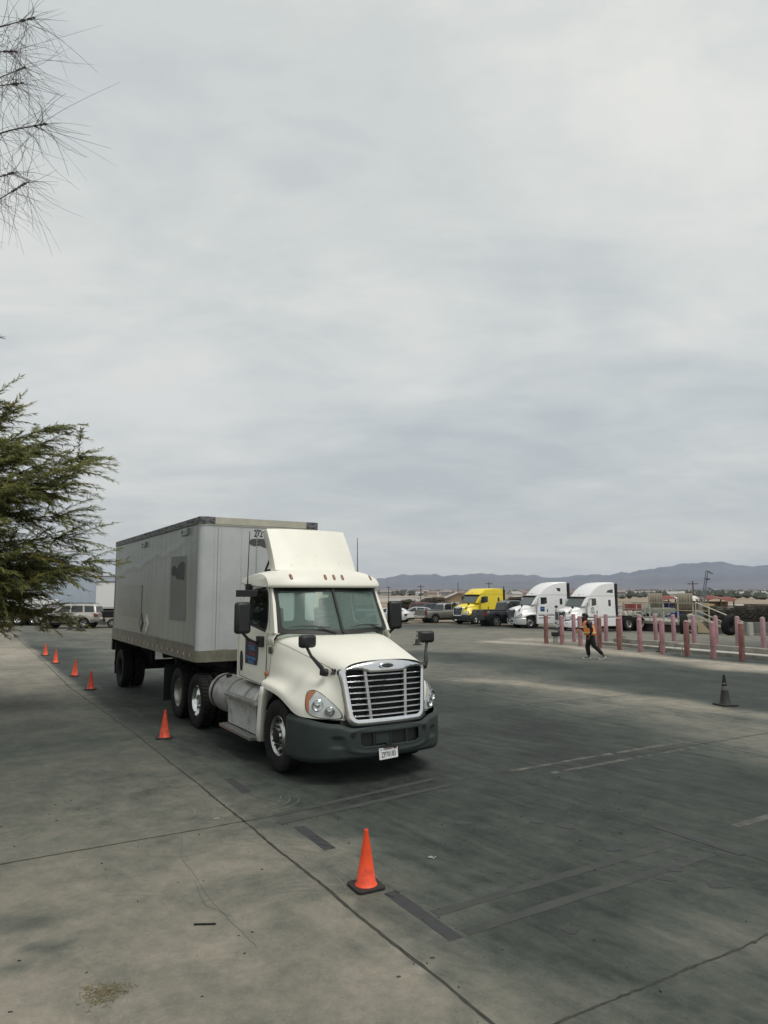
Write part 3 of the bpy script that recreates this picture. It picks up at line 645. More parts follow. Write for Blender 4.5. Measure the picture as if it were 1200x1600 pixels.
# windshield: curved glass, black frit frame and centre bar
def ws(u, v):
    xb = -.15 - .30 * u * u; xt = -.57 - .24 * u * u; yb = 1.0 * u; yt = .955 * u
    return Vector((xb + (xt - xb) * v, yb + (yt - yb) * v, 1.955 + .02 * u * u + (.745 - .01 * u * u) * v + .0))
mb = MB(); mb.grid([[ws(u, v) for v in np.linspace(.02, .98, 9)] for u in np.linspace(-.985, .985, 25)]); WSH = mb.build('windshield', WGLASS, tr, smooth=180)
mb = MB(); ns = 25
outl = rrect(-.995, .995, .0, 1.0, .06, 4); inl = rrect(-.93, .93, .085, .90, .07, 4)
def dense(L, n=6): return [tuple(np.array(L[i]) + (np.array(L[(i + 1) % len(L)]) - np.array(L[i])) * k / n) for i in range(len(L)) for k in range(n)]
def ring(mb, A, B, f, off):
    a = [f(*p) for p in A]; b = [f(*p) for p in B]; n = len(a); dx = Vector((off, 0, off * .5))
    mb.grid([[a[i % n], a[i % n] + dx, b[i % n] + dx, b[i % n]] for i in range(n + 1)])
ring(mb, dense(outl), dense(inl), ws, .012); fr = mb.build('windshield_frame', BLACKP, WSH, smooth=60)
mb = MB(); mb.tube([ws(0.0, .03) + Vector((.02, 0, .0)), ws(0.0, .97) + Vector((.02, 0, 0))], .022, 8); mb.build('centre_bar', BLACKP, WSH)
for uy in (-.52, .48):      # wipers lie along the foot of the glass
    mb = MB(); a = ws(uy + .40, .035) + Vector((.04, 0, .01)); b = ws(uy + .05, .13) + Vector((.045, 0, .03)); c = ws(uy - .34, .12) + Vector((.045, 0, .015)); d2 = ws(uy + .32, .13) + Vector((.04, 0, .01))
    mb.tube([a, b], [.016, .010], 6); mb.tube([c, (c + b) / 2 + Vector((.005, 0, .012)), b, d2], [.005, .010, .013, .005], 6); mb.build('wiper', BLACKP, WSH)
# interior
mb = MB(); P = []
for y in np.linspace(-.98, .98, 9): P.append([(-.62 - .25 * y * y * .6, y, 1.93), (-.95, y, 1.965), (-1.12, y, 1.93), (-1.18, y, 1.78), (-1.14, y, 1.3)])
mb.grid(P); mb.build('dashboard', DASH, tr, smooth=60)
for yy in (-.56, .56):
    mb = MB(); rt = Matrix.Rotation(R(-10), 3, 'Y')
    mb.box((-1.55, yy, 1.62), (.52, .50, .14)); mb.box((-1.80, yy, 1.99), (.13, .50, .72), rt); mb.box((-1.875, yy, 2.42), (.10, .30, .20), rt); mb.box((-1.55, yy, 1.38), (.3, .3, .36))
    mb.build('seat', SEAT, tr, smooth=30, bevel=.05)
mb = MB(); 
cst = Vector((-1.28, .56, 2.02)); ax = Vector((-.55, 0, .84)).normalized(); q1 = Vector((0, 1, 0)); q2 = ax.cross(q1)
mb.tube([cst + (q1 * math.cos(a) + q2 * math.sin(a)) * .225 for a in np.linspace(0, 2 * math.pi, 29)], .014, 8, cap=False)
mb.tube([cst - ax * .4 + Vector((.05, 0, 0)), cst - ax * .03], .035, 10)
for a in (0, 2.1, 4.2): mb.tube([cst - ax * .03, cst + (q1 * math.cos(a) + q2 * math.sin(a)) * .22], .012, 6)
mb.build('steering_wheel', BLACKP, tr)
mb = MB(); mb.boxz(-.86, -.80, -.02, .40, 2.58, 2.66); mb.boxz(-.9, -.84, .12, .22, 2.50, 2.57); mb.build('dash_camera', BLACKP, tr, smooth=0, bevel=.01)
mb = MB(); 
for yy in (-.50, .50): mb.box((-.86, yy, 2.66), (.02, .72, .13), Matrix.Rotation(R(30), 3, 'Y'))
mb.build('sun_visor', SEAT, tr, smooth=0, bevel=.01)
# roof fairing
def fairing():
    P = []
    for k in range(13):
        u = -1 + k / 6; a = abs(u); row = []
        for j in range(9):
            v = j / 8; wd = .768 + (.758 - .768) * v; x = -1.08 - .46 * v + .02 * math.sin(math.pi * v) - .05 * a ** 4; z = 3.00 + .735 * v + .008 * math.sin(math.pi * v) - .01 * a ** 4
            row.append((x, u * wd, z))
        row = [(row[0][0] - .10, row[0][1], row[0][2] - .02)] + row + [(row[-1][0] - .06, row[-1][1], row[-1][2] - .015)]
        P.append(row)
    L0 = [(p[0] - .17, p[1] * 1.02, p[2] - .02) for p in P[0]]; L1 = [(p[0] - .17, p[1] * 1.02, p[2] - .02) for p in P[-1]]
    mb = MB(); mb.grid([L0] + P + [L1]); mb.cur = 1; r_ = random.Random(4)
    for q in range(10):
        u, v = r_.uniform(-.2, .75) * (1 if q < 8 else -1), r_.uniform(.05, .55); wd = .768 + (.758 - .768) * v; c = Vector((-1.08 - .46 * v + .02 * math.sin(math.pi * v) - .05 * abs(u) ** 4 + .004, u * wd, 3.0 + .735 * v + .008 * math.sin(math.pi * v) - .01 * u ** 4 + .004)); q2 = r_.uniform(.002, .005)
        mb.add([c + Vector((-.69 * b * q2, a * q2, .72 * b * q2)) for a, b in ((-1, -.6), (.4, -1), (1, .3), (-.2, 1))], [(0, 1, 2, 3)])
    f = mb.build('roof_fairing', [CREAM, mat('bug_marks', (.50, .48, .41), .8)], tr, smooth=50, solid=.025)
    mb = MB()
    for s in (-1, 1): mb.tube([(-1.45, s * .6, 3.55), (-2.0, s * .6, 3.0)], .02, 8); mb.tube([(-1.15, s * .6, 3.05), (-2.0, s * .6, 3.0)], .02, 8)
    mb.tube([(-1.15, .72, 2.99), (-1.15, -.72, 2.99)], .025, 8)
    mb.build('fairing_brace', BLACKP, f)
fairing()
# grille
def gx(y, z): return 1.250 - .11 * (z - .83) / .8 - .07 * (y / .7) ** 2
def gtop(y): return 1.655 - .085 * (abs(y) / .7) ** 2.2
def grille():
    def outline(w0, w1, zb, zt, rb, rt, arch, notch=0):
        o = [];
        for k in range(7): a = R(180 + 90 * k / 6); o.append((-w0 + rb + rb * math.cos(a), zb + rb + rb * math.sin(a)))
        o += [(q, zb) for q in np.linspace(-w0 + rb, w0 - rb, 12)[1:-1]]
        for k in range(7): a = R(270 + 90 * k / 6); o.append((w0 - rb + rb * math.cos(a), zb + rb + rb * math.sin(a)))
        o += [(w0 + (w1 - w0) * t, zb + rb + (zt - rt - zb - rb) * t) for t in np.linspace(0, 1, 7)[1:-1]]
        for k in range(7): a = R(0 + 90 * k / 6); o.append((w1 - rt + rt * math.cos(a), zt - rt + rt * math.sin(a)))
        for q in np.linspace(w1 - rt, -w1 + rt, 16)[1:-1]:
            o.append((q, zt + arch * (1 - (q / (w1 - rt)) ** 2) - notch * sstep(.40 - abs(q), 0, .12)))
        for k in range(7): a = R(90 + 90 * k / 6); o.append((-w1 + rt + rt * math.cos(a), zt - rt + rt * math.sin(a)))
        o += [(-w1 + (w0 - w1) * -t, zt - rt + (zb + rb - zt + rt) * t) for t in np.linspace(0, 1, 7)[1:-1]]
        return o
    O = outline(.655, .715, .775, 1.585, .13, .10, .075); I = outline(.565, .635, .865, 1.535, .09, .06, .0, .045)
    M_ = outline(.60, .665, .83, 1.56, .10, .08, .045, .0)
    n = len(O); assert len(I) == n
    rows = []
    for i in range(n + 1):
        o, m_, a = O[i % n], M_[i % n], I[i % n]
        rows.append([(gx(*o) - .16, *o), (gx(*o) - .03, *o), (gx(*o) + .012, (o[0] * .75 + m_[0] * .25), (o[1] * .75 + m_[1] * .25)), (gx(*m_) + .028, *m_), (gx(*a) + .012, *a), (gx(*a) - .06, *a)])
    mb = MB(); mb.grid(rows); g = mb.build('grille', CHROME, tr, smooth=55)
    mb = MB()
    zs = [1.535 - .078 * (k + 1) for k in range(8)]
    for z in zs:
        hw = .56 + (.63 - .56) * (z - .865) / .67
        ys = np.linspace(-hw, hw, 15)
        rows = []
        for y in ys:
            x = gx(y, z) + .004; rows.append([(x - .05, y, z + .016), (x - .022, y, z + .016), (x + .004, y, z - .008), (x - .002, y, z - .013), (x - .05, y, z - .008)])
        mb.grid(rows)
    mb.build('grille_bar', CHROME, g, smooth=60)
    for s in (-1, 1):
        mb = MB(); rows = []
        for z in np.linspace(.865, 1.53, 12):
            t = (z - .865) / .67; y = s * (.285 + .055 * t); rows.append([(gx(y, z) - .055, y - .03, z), (gx(y, z) - .004, y - .022, z), (gx(y, z) - .004, y + .022, z), (gx(y, z) - .055, y + .03, z)])
        mb.grid(rows); mb.build('grille_upright', ALU, g, smooth=0)
    mb = MB(); rows = [[(gx(y, z) - .075, y, z) for z in np.linspace(.84, 1.58, 6)] for y in np.linspace(-.66, .66, 12)]; mb.grid(rows); mb.build('radiator_screen', mat('radiator_mesh', (.016, .016, .017), .7, .2, .5, 40), g, smooth=0)
    # oval maker's badge
    zc = 1.578; mb = MB(); 
    def ell(a, b, n=28): return [(a * math.cos(2 * math.pi * k / n), zc + b * math.sin(2 * math.pi * k / n)) for k in range(n)]
    mb.plate(ell(.118, .044), (), lambda y, z: (gx(y, z) + .052, y, z), .045, (1, 0, 0)); bd = mb.build('badge', CHROME, g, smooth=0, bevel=.006)
    mb = MB(); mb.plate(ell(.094, .029), (), lambda y, z: (gx(y, z) + .058, y, z), .008, (1, 0, 0)); mb.build('badge_field', BLACKP, bd, smooth=0)
    text('badge_lettering', 'FREIGHTLINER', .030, (gx(0, zc) + .060, 0, zc), (0, 1, 0), (0, 0, 1), CHROME, bd, .001, sx=.78, bold=.0006)
    mb = MB(); mb.boxz(1.03, 1.06, -.09, .10, 1.665, 1.678); mb.build('hood_latch', BLACKP, tr, smooth=0, bevel=.003)
grille()
# front bumper
def bplan(s):   # s in [-1,1] -> x, y along the curved bumper
    K = [(0, 1.30, 0), (.22, 1.292, .28), (.42, 1.262, .53), (.58, 1.19, .76), (.70, 1.08, .94), (.80, .93, 1.07), (.90, .68, 1.165), (1.0, .36, 1.20)]
    a = abs(s); xs = [k[0] for k in K]; return np.interp(a, xs, [k[1] for k in K]), math.copysign(np.interp(a, xs, [k[2] for k in K]), s)
def bumper():
    S = np.linspace(-1, 1, 65); Vv = np.linspace(0, 1, 23)
    def pt(s, v, off=0.0):
        x, y = bplan(s); a = abs(s); zt = .765 + .06 * sstep(a, .45, .60) + .075 * sstep(a, .6, 1.0); zb = .335 - .06 * sstep(a, .4, 1.0)
        z = zb + (zt - zb) * v
        x2, y2 = bplan(s + .01); x1, y1 = bplan(s - .01); t = Vector((x2 - x1, y2 - y1)).normalized(); n = Vector((t.y, -t.x)); 
        if n.x < 0 and a < .8: n = -n
        if a >= .8 and n.y * s < 0: n = -n
        bulge = .012 * math.sin(math.pi * v) + off - .05 * sstep(v, .90, 1.0) * (1 if a > .45 else .5) - .045 * sstep(.10 - v, 0, .10)
        # raised surround of the centre intake
        e = max(0, 1 - abs(((s / .50) ** 4 + ((v - .60) / .40) ** 4) ** .25 - 1) / .12); bulge += .018 * e
        # square pocket near each corner
        for c in (.60,):
            q = max(abs((a - c) / .045), abs((v - .52) / .13)); bulge -= .028 * (1 - sstep(q, .75, 1.15))
        return Vector((x + n.x * bulge, y + n.y * bulge, z))
    P = [[pt(s, v) for v in Vv] for s in S]
    inside = lambda i, j: abs((S[i] + S[i + 1]) / 2) < .385 and .42 < (Vv[j] + Vv[j + 1]) / 2 < .80 and not (abs(abs(S[i] + S[i + 1]) / 2 - .385) < .03 and Vv[j] < .45)
    mb = MB(); mb.grid(P, skip=inside); b = mb.build('front_bumper', GREYP, tr, smooth=50, solid=.012, subsurf=1)
    mb = MB(); mb.grid([[pt(s, v, -.055) for v in (.36, .6, .86)] for s in np.linspace(-.44, .44, 19)]); mb.build('intake_mesh', BLACKP, b, smooth=60)
    for s in (-.21, .0, .21):
        mb = MB(); mb.tube([pt(s, .40, -.02), pt(s, .83, -.02)], .012 if s else .006, 6); mb.build('intake_rib', GREYP, b)
    mb = MB(); mb.boxz(1.24, 1.275, -.24, .03, .52, .70); mb.build('intake_panel', GREYP, b, smooth=0, bevel=.01)
    for s in (-.455, .455):
        p = pt(s, .80, .004); mb = MB(); mb.cyl(p - Vector((.03, 0, 0)), p + Vector((.006, 0, 0)), .034, 20); mb.build('fog_socket', DARK, b, smooth=30)
    mb = MB(); rows = [[pt(s, 1.0, -.0) + Vector((-.03, 0, .0)), pt(s, 1.0, 0) + Vector((-.06, 0, .06)), pt(s, 1.0, 0) + Vector((-.25, 0, .10))] for s in np.linspace(-.56, .56, 21)]; mb.grid(rows); mb.build('bumper_gap', DARK, tr, smooth=0)
    mb = MB(); mb.boxz(1.30, 1.36, -.16, .06, .475, .495); mb.boxz(1.30, 1.33, -.10, .0, .44, .53); mb.build('plate_bracket', BLACKP, b, smooth=0, bevel=.004)
    # number plate hangs a little crooked
    rt = Matrix.Rotation(R(2.2), 3, 'X') @ Matrix.Rotation(R(-4), 3, 'Y'); c = Vector((1.345, -.075, .402))
    mb = MB(); mb.plate(rrect(-.152, .152, -.076, .076, .012, 3), (), lambda y, z: c + rt @ Vector((0, y, z)), .004, (1, 0, 0)); pl = mb.build('licence_plate', WHITE, b, smooth=0)
    X_, Z_ = rt @ Vector((0, 1, 0)), rt @ Vector((0, 0, 1)); nn = rt @ Vector((1, 0, 0))
    text('plate_number', 'ZP70183', .098, c + nn * .002 + Z_ * -.018, X_, Z_, mat('plate_blue_black', (.012, .018, .035), .5), pl, .001, sx=.66, bold=.0004)
    text('plate_state', 'California', .032, c + nn * .002 + Z_ * .056 - X_ * .01, X_, Z_, mat('plate_red', (.42, .06, .06), .5), pl, .0008, sx=.95, shear=.4)
    mb = MB(); mb.box(c + nn * .003 + Z_ * .058 + X_ * .112, (.003, .05, .022), rt); mb.build('plate_sticker', mat('sticker_red', (.35, .03, .03), .5), pl, smooth=0)
    mb = MB(); mb.box(c + nn * .003 + Z_ * .058 - X_ * .118, (.003, .03, .018), rt); mb.build('month_sticker', mat('sticker_grey', (.35, .36, .40), .5), pl, smooth=0)
bumper()
_l, _n, _, _ = HB.ray_cast(Vector((.93, -2, 1.50)), Vector((0, 1, 0))); _n = _n if _n.y < 0 else -_n
_y = Vector((0, 0, 1)); _y = (_y - _n * _n.dot(_y)).normalized(); text('fleet_number', '28', .115, _l + _n * .006, _y.cross(_n), _y, BLK, tr, .004, sx=.85, bold=.002)
# hood mirrors, door mirrors, antennas, air deflector over the door
for s in (-1, 1):
    mb = MB(); mb.tube([(.86, s * .80, 1.49), (.86, s * .865, 1.50)], .055, 14); base = Vector((.86, s * .87, 1.50))
    mb.tube([base + Vector((0, 0, -.03)), base + Vector((.02, s * .02, .06)), (.74, s * .99, 1.72), (.70, s * 1.04, 1.84)], [.042, .034, .022, .022], 10)
    arm = mb.build('hood_mirror', BLACKP, tr, smooth=60)
    mb = MB(); c = Vector((.69, s * 1.03, 1.925)); rot = Matrix.Rotation(R(-14 * s), 3, 'Z'); P = []
    mb.box(c, (.13, .265, .185), rot); mb.build('mirror_shell', BLACKP, arm, smooth=60, bevel=.045)
    mb = MB(); mb.box((-.92, s * 1.10, 1.83), (.17, .09, .17)); mb.tube([(-.95, s * 1.13, 1.80), (-.90, s * 1.30, 1.86), (-.87, s * 1.42, 1.98)], .024, 8)
    am = mb.build('mirror_arm', BLACKP, tr, smooth=50, bevel=.012)
    mb = MB(); mb.box((-.86, s * 1.43, 2.215), (.13, .27, .50), Matrix.Rotation(R(-8 * s), 3, 'Z')); ms = mb.build('mirror_housing', BLACKP, am, smooth=60, bevel=.05)
    mb = MB(); mb.box((-.932, s * 1.43 , 2.22), (.004, .20, .42), Matrix.Rotation(R(-8 * s), 3, 'Z')); mb.build('mirror_glass', CHROME, ms, smooth=0)
mb = MB(); rt = Matrix.Rotation(R(12), 3, 'Z') @ Matrix.Rotation(R(-8), 3, 'Y'); mb.box((-1.12, -1.26, 2.60), (.36, .10, .11), Matrix.Rotation(R(55), 3, 'Z')); mb.tube([(-1.02, -1.16, 2.66), (-.98, -1.0, 2.70)], .025, 8); mb.build('door_lookdown_mirror', BLACKP, tr, smooth=60, bevel=.035)
mb = MB(); mb.box((-1.62, -1.05, 2.70), (.07, .10, .12)); mb.tube([(-1.62, -1.07, 2.72), (-1.60, -1.08, 2.9), (-1.55, -1.08, 3.66)], [.016, .009, .006], 6); mb.build('antenna', BLACKP, tr)
mb = MB(); mb.box((-1.50, 1.02, 2.78), (.07, .10, .10)); mb.tube([(-1.50, 1.03, 2.80), (-1.50, 1.02, 3.1), (-1.47, 1.0, 3.63)], [.016, .009, .006], 6); mb.build('antenna', BLACKP, tr)
# door sign (dark blue panel with the school's lines of lettering) on both doors
SIGN = mat('door_sign_navy', (.018, .02, .045), .45, 0, .3, 8); SBLU = mat('sign_blue_letters', (.10, .27, .52), .5); SMAG = mat('sign_magenta', (.26, .05, .14), .5); SRED = mat('sign_red_letters', (.36, .04, .07), .5)
for s in (-1,):
    pts = [(-1.66, 1.875), (-1.07, 1.80), (-1.075, 1.70), (-1.10, 1.55), (-1.14, 1.43), (-1.655, 1.43), (-1.66, 1.56)]
    mb = MB(); mb.plate(pts, (), lambda x, z: (x, s * 1.074, z), .004, (0, s, 0)); sg = mb.build('door_sign', SIGN, tr, smooth=0)
    mb = MB(); mb.plate([(-1.50, 1.765), (-1.42, 1.80), (-1.36, 1.835), (-1.29, 1.80), (-1.20, 1.755), (-1.34, 1.775)], (), lambda x, z: (x, s * 1.077, z), .002, (0, s, 0)); mb.build('sign_emblem', SMAG, sg, smooth=0)
    f = (-s, 0, 0)
    for wd, sz, zz, m_, sxx, xx in (('TOTAL', .105, 1.695, SBLU, .85, -1.37), ('Xpress', .085, 1.61, SRED, .95, -1.34), ('TRUCK DRIVING', .066, 1.53, SBLU, .86, -1.38), ('SCHOOL', .072, 1.465, SBLU, .95, -1.38)):
        text('sign_lettering', wd, sz, (xx, s * 1.0765, zz), (1, 0, -.04), (0, 0, 1), m_, sg, .0006, sx=sxx, bold=.0015, shear=.25 if m_ is SRED else 0)
# ---- chassis, tanks, steps
mb = MB()
for s in (-1, 1): mb.boxz(-6.3, .9, s * .38, s * .50, .78, 1.02)
mb.boxz(-5.9, -5.8, -.4, .4, .8, 1.0); mb.boxz(-2.5, -2.4, -.4, .4, .8, 1.0); mb.boxz(-4.9, -4.1, -.45, .45, 1.02, 1.09)
mb.cyl((0, -1, .5), (0, 1, .5), .07); 
for x in (-WB + .66, -WB - .66): mb.cyl((x, -1, .515), (x, 1, .515), .09); mb.lathe([(.001, -.2), (.2, -.12), (.24, 0), (.2, .12), (.001, .2)], (x, 0, .53), 'x', 16)
mb.boxz(-6.25, -2.15, -.36, .36, .55, .78); mb.boxz(-2.2, -.6, -.5, .5, .6, 1.13)
mb.boxz(-6.35, -6.3, -1.2, 1.2, .75, 1.0)
mb.build('chassis', DARK, tr, smooth=0)
for s in (-1, 1):
    x0, x1, zc, rr_ = -3.22, -.98, .765, .335; yc = s * .86
    mb = MB(); mb.lathe([(.001, x0 - .03), (.24, x0 - .025), (.31, x0 - .01), (rr_, x0 + .02), (rr_, x1 - .02), (.31, x1), (.001, x1)], (0, yc, zc), 'x', 40)
    t = mb.build('fuel_tank', TANK, tr, smooth=40)
    for x in (-3.02, -2.22, -1.4):
        mb = MB(); mb.lathe([(rr_ + .002, x - .035), (rr_ + .010, x - .033), (rr_ + .010, x - .012), (rr_ + .003, x - .010), (rr_ + .003, x + .010), (rr_ + .010, x + .012), (rr_ + .010, x + .033), (rr_ + .002, x + .035)], (0, yc, zc), 'x', 40); mb.build('tank_strap', ALUD if x != -3.02 else DARK, t, smooth=20)
    mb = MB(); mb.lathe([(.055, 0), (.055, .05), (.03, .06), (.001, .06)], (-2.75, s * (.86 + .10), zc + .30), 'z', 18); mb.build('filler_cap', DARK, t)
    mb = MB(); rows = []
    for x in (-2.06, -.78): rows.append([(x, s * 1.205, z + (.004)) if k % 2 else (x, s * 1.197, z) for k, z in enumerate(np.linspace(.405, .845, 37))])
    mb.grid(rows); mb.boxz(-2.07, -2.05, s * 1.0, s * 1.203, .40, .85); mb.build('step_fairing', TANK, tr, smooth=0, solid=.006)
    mb = MB(); mb.boxz(-2.12, -.72, s * 1.02, s * 1.275, .855, .90)
    for k in range(4): mb.boxz(-2.10, -.75, s * (1.05 + k * .058), s * (1.078 + k * .058), .90, .908)
    mb.build('upper_step', ALU, tr, smooth=0, bevel=.006)
    mb = MB(); mb.boxz(-2.16, -.70, s * 1.04, s * 1.33, .335, .385)
    for k in range(4): mb.boxz(-2.14, -.73, s * (1.065 + k * .064), s * (1.095 + k * .064), .385, .392)
    mb.build('lower_step', ALU, tr, smooth=0, bevel=.006)
    
    for q in (-1.93, -.93): mb = MB(); mb.boxz(q - .02, q + .02, s * .95, s * 1.1, .36, .86); mb.build('step_hanger', DARK, tr, smooth=0)
    wheel(tr, (0, s * 1.045, .515), s, 'steer', wd=.29)
    for x in (-WB + .66, -WB - .66): wheel(tr, (x, s * 1.075, .515), s, 'drive', wd=.27, rim_m=ALUD if x < -WB else CHROME, dual=True)
    mb = MB(); mb.boxz(-6.28, -6.265, s * .66, s * 1.24, .22, .95); mb.build('mud_flap', BLACKP, tr, smooth=0)
mb = MB(); mb.tube([(-2.2, -.3, 1.9), (-2.5, -.25, 1.5), (-3.0, -.1, 1.35), (-3.6, 0, 1.5)], .02, 6); mb.tube([(-2.2, .1, 1.9), (-2.6, .1, 1.4), (-3.1, .0, 1.3), (-3.6, .1, 1.5)], .02, 6); mb.build('air_line', BLACKP, tr)
mb = MB(); mb.lathe([(.5, 0), (.5, .05), (.1, .06), (.001, .06)], (-WB + .1, 0, 1.10), 'z', 24); mb.build('fifth_wheel', DARK, tr)

# ---------------------------------------------------------------- box trailer
TF, TL, HT, ZB = -3.70, 8.383, 4.11, 1.29
trl = thing('box_trailer', 'grey aluminium box trailer numbered 272 with painted-over patches, coupled behind the cream day cab', 'trailer', (TX, TY, 0), TYAW); 
W2 = 1.295; RC_ = .13
def tbody():
    def arcpts(x, s, n=6): return [(x - RC_ + RC_ * math.cos(a), s * (W2 - RC_ + RC_ * math.sin(a))) for a in np.linspace(0, math.pi / 2, n)]
    def dent(x, z):
        if x > TF - .3: return 0
        e = 0
        # horizontal crease high on the side that wanders
        zc = 3.72 + (x - TF) * .075 + .05 * math.sin(x * 2.3) + .03 * math.sin(x * 5.1)
        e += .011 * math.exp(-((z - zc) / .045) ** 2) * (1 - .5 * sstep(x, TF - 1.2, TF - .3))
        e += .003 * math.sin(x * 1.9 + z) + .002 * math.sin(x * 5.3 + z * 2.2)
        return e
    xs = np.linspace(TF - RC_, TF - TL, 92); zs = np.linspace(ZB + .26, HT - .13, 42)
    for k in range(21):
        x = TF - .20 - k * (TL - .3) / 20; mb = MB(); mb.grid([[(xx, -(W2 + dent(xx, z) - .0145), z) for z in zs] for xx in (x - .0035, x + .0035)]); mb.build('panel_seam', mat('seam_shadow', (.13, .14, .132), .6, .1), trl, smooth=0)
    for s, nm in ((-1, 'side_wall'), (1, 'side_wall')):
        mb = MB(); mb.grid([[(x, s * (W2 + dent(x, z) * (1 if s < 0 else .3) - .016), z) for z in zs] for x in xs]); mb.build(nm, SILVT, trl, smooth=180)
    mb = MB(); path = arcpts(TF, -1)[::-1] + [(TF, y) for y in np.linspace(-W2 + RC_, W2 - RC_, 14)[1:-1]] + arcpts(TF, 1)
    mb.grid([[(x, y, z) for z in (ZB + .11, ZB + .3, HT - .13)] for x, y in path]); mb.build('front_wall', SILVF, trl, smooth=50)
    mb = MB(); mb.boxz(TF - TL, TF - RC_, -W2 + .02, W2 - .02, HT - .02, HT); mb.boxz(TF - TL, TF - .02, -W2 + RC_, W2 - RC_, HT - .021, HT - .003); mb.boxz(TF - TL, TF - .02, -W2 + .03, W2 - .03, ZB + .10, ZB + .14)
    mb.boxz(TF - TL - .0, TF - TL + .04, -W2 + .01, W2 - .01, ZB, HT - .02); mb.build('roof_and_floor', RAIL, trl, smooth=0)
    mb = MB()
    for s in (-1, 1): mb.boxz(TF - TL, TF - RC_, s * (W2 - .03), s * (W2 + .014), HT - .135, HT)
    mb.build('top_rail', RAILTOP, trl, smooth=0, bevel=.004)
    def band(z0, z1, out, nm, m, ya=-9, yb=9):
        mb = MB(); P = []
        fp = arcpts(TF + out, -1)[::-1] + [(TF + out, y) for y in np.linspace(-W2 + RC_, W2 - RC_, 14)[1:-1]] + arcpts(TF + out, 1)
        fp = [(x, y * (1 + out / W2)) for x, y in fp if ya <= y <= yb]
        mb.grid([[(x - .03, y * .98, z0), (x, y, z0), (x, y, z1), (x - .03, y * .98, z1)] for x, y in fp]); return mb.build(nm, m, trl, smooth=50)
    band(HT - .135, HT, .014, 'front_top_rail', RAILCR, -1.0, 1.0); band(HT - .14, HT + .002, .018, 'front_rail_corner', RAILTOP, -9, -.97); band(HT - .14, HT + .002, .018, 'front_rail_corner', RAILTOP, .97, 9)
    band(HT - .165, HT - .15, .012, 'rivet_strip', RAILCR)
    band(ZB - .02, ZB + .20, .012, 'front_bottom_rail', mat('olive_grey_rail', (.22, .215, .165), .55, .2, .3, 6, bump=.2, bscale=14))
    for s in (-1, 1):
        mb = MB(); mb.boxz(TF - TL, TF - RC_, s * (W2 - .04), s * (W2 + .010), ZB - .02, ZB + .28)
        mb.boxz(TF - TL, TF - RC_, s * (W2 - .04), s * (W2 + .026), ZB + .27, ZB + .30); mb.boxz(TF - TL, TF - RC_, s * (W2 - .04), s * (W2 + .022), ZB - .02, ZB + .01)
        br = mb.build('bottom_rail', RAIL, trl, smooth=0, bevel=.003)
        n = 19; WTP = mat('worn_white_tape', (.50, .49, .45), .5, 0, .4, 8, col2=(.28, .27, .22)); RTP = mat('worn_red_tape', (.22, .05, .035), .6, 0, .4, 8, col2=(.16, .10, .07))
        for k in range(n):
            x = TF - .35 - k * (TL - .6) / (n - 1)
            mb = MB(); mb.boxz(x - .11, x - .0, s * (W2 + .0085), s * (W2 + .0125), ZB + .07, ZB + .125); mb.build('white_tape', WTP, br, smooth=0)
            mb = MB(); mb.boxz(x + .0, x + .10, s * (W2 + .0085), s * (W2 + .0125), ZB + .07, ZB + .125); mb.build('red_tape', RTP, br, smooth=0)
    mb = MB()
    for j, z in enumerate(np.arange(ZB + .30, HT - .18, .075)):      # rivet rows on front corner posts and near panels
        for y in (-1.00, -.86, -.44, -.10, .25, .6, .95): mb.box((TF + .003, y, z), (.010, .014, .014))
        for k in range(0, 21): mb.box((TF - .23 - k * (TL - .3) / 20, -W2 + .016, z), (.009, .012, .009))
    for y in np.arange(-1.08, 1.1, .05): mb.box((TF + .014, y, HT - .157), (.008, .015, .012))
    mb.build('rivets', mat('dull_rivet', (.38, .39, .39), .4, .4), trl, smooth=0)
tbody()
TS = -1
def patch(name, pts, m, y=-1.296, dx=0): 
    mb = MB(); mb.plate(pts, (), lambda x, z: (x, y, z), .04, (0, -1, 0)); return mb.build(name, m, trl, smooth=0)
PG = mat('grey_overpaint', (.215, .22, .21), .7, 0, .1, 2); PDK = mat('dark_overpaint', (.082, .088, .088), .75, 0, .3, 4)
patch('painted_patch', [(-5.80, 2.02), (-4.60, 2.03), (-4.62, 3.37), (-5.80, 3.40)], PG, -1.290)
rag = [(-5.75, 3.15), (-5.72, 2.98), (-5.6, 3.0), (-5.5, 2.95), (-5.42, 3.0), (-5.35, 2.93), (-5.30, 2.90), (-4.72, 2.87), (-4.70, 3.2), (-4.85, 3.27), (-5.1, 3.24), (-5.3, 3.12), (-5.5, 3.20)]
patch('painted_patch', rag, PDK, -1.293)
patch('painted_patch', [(-11.35, 2.45), (-8.55, 2.40), (-8.55, 2.80), (-11.35, 2.84)], mat('greenish_overpaint', (.275, .297, .275), .45, .22, .15, 2), -1.290)
patch('painted_patch', [(-11.35, 1.98), (-8.55, 1.96), (-8.55, 2.40), (-11.35, 2.45)], mat('brownish_overpaint', (.262, .275, .245), .45, .2, .15, 2), -1.290)
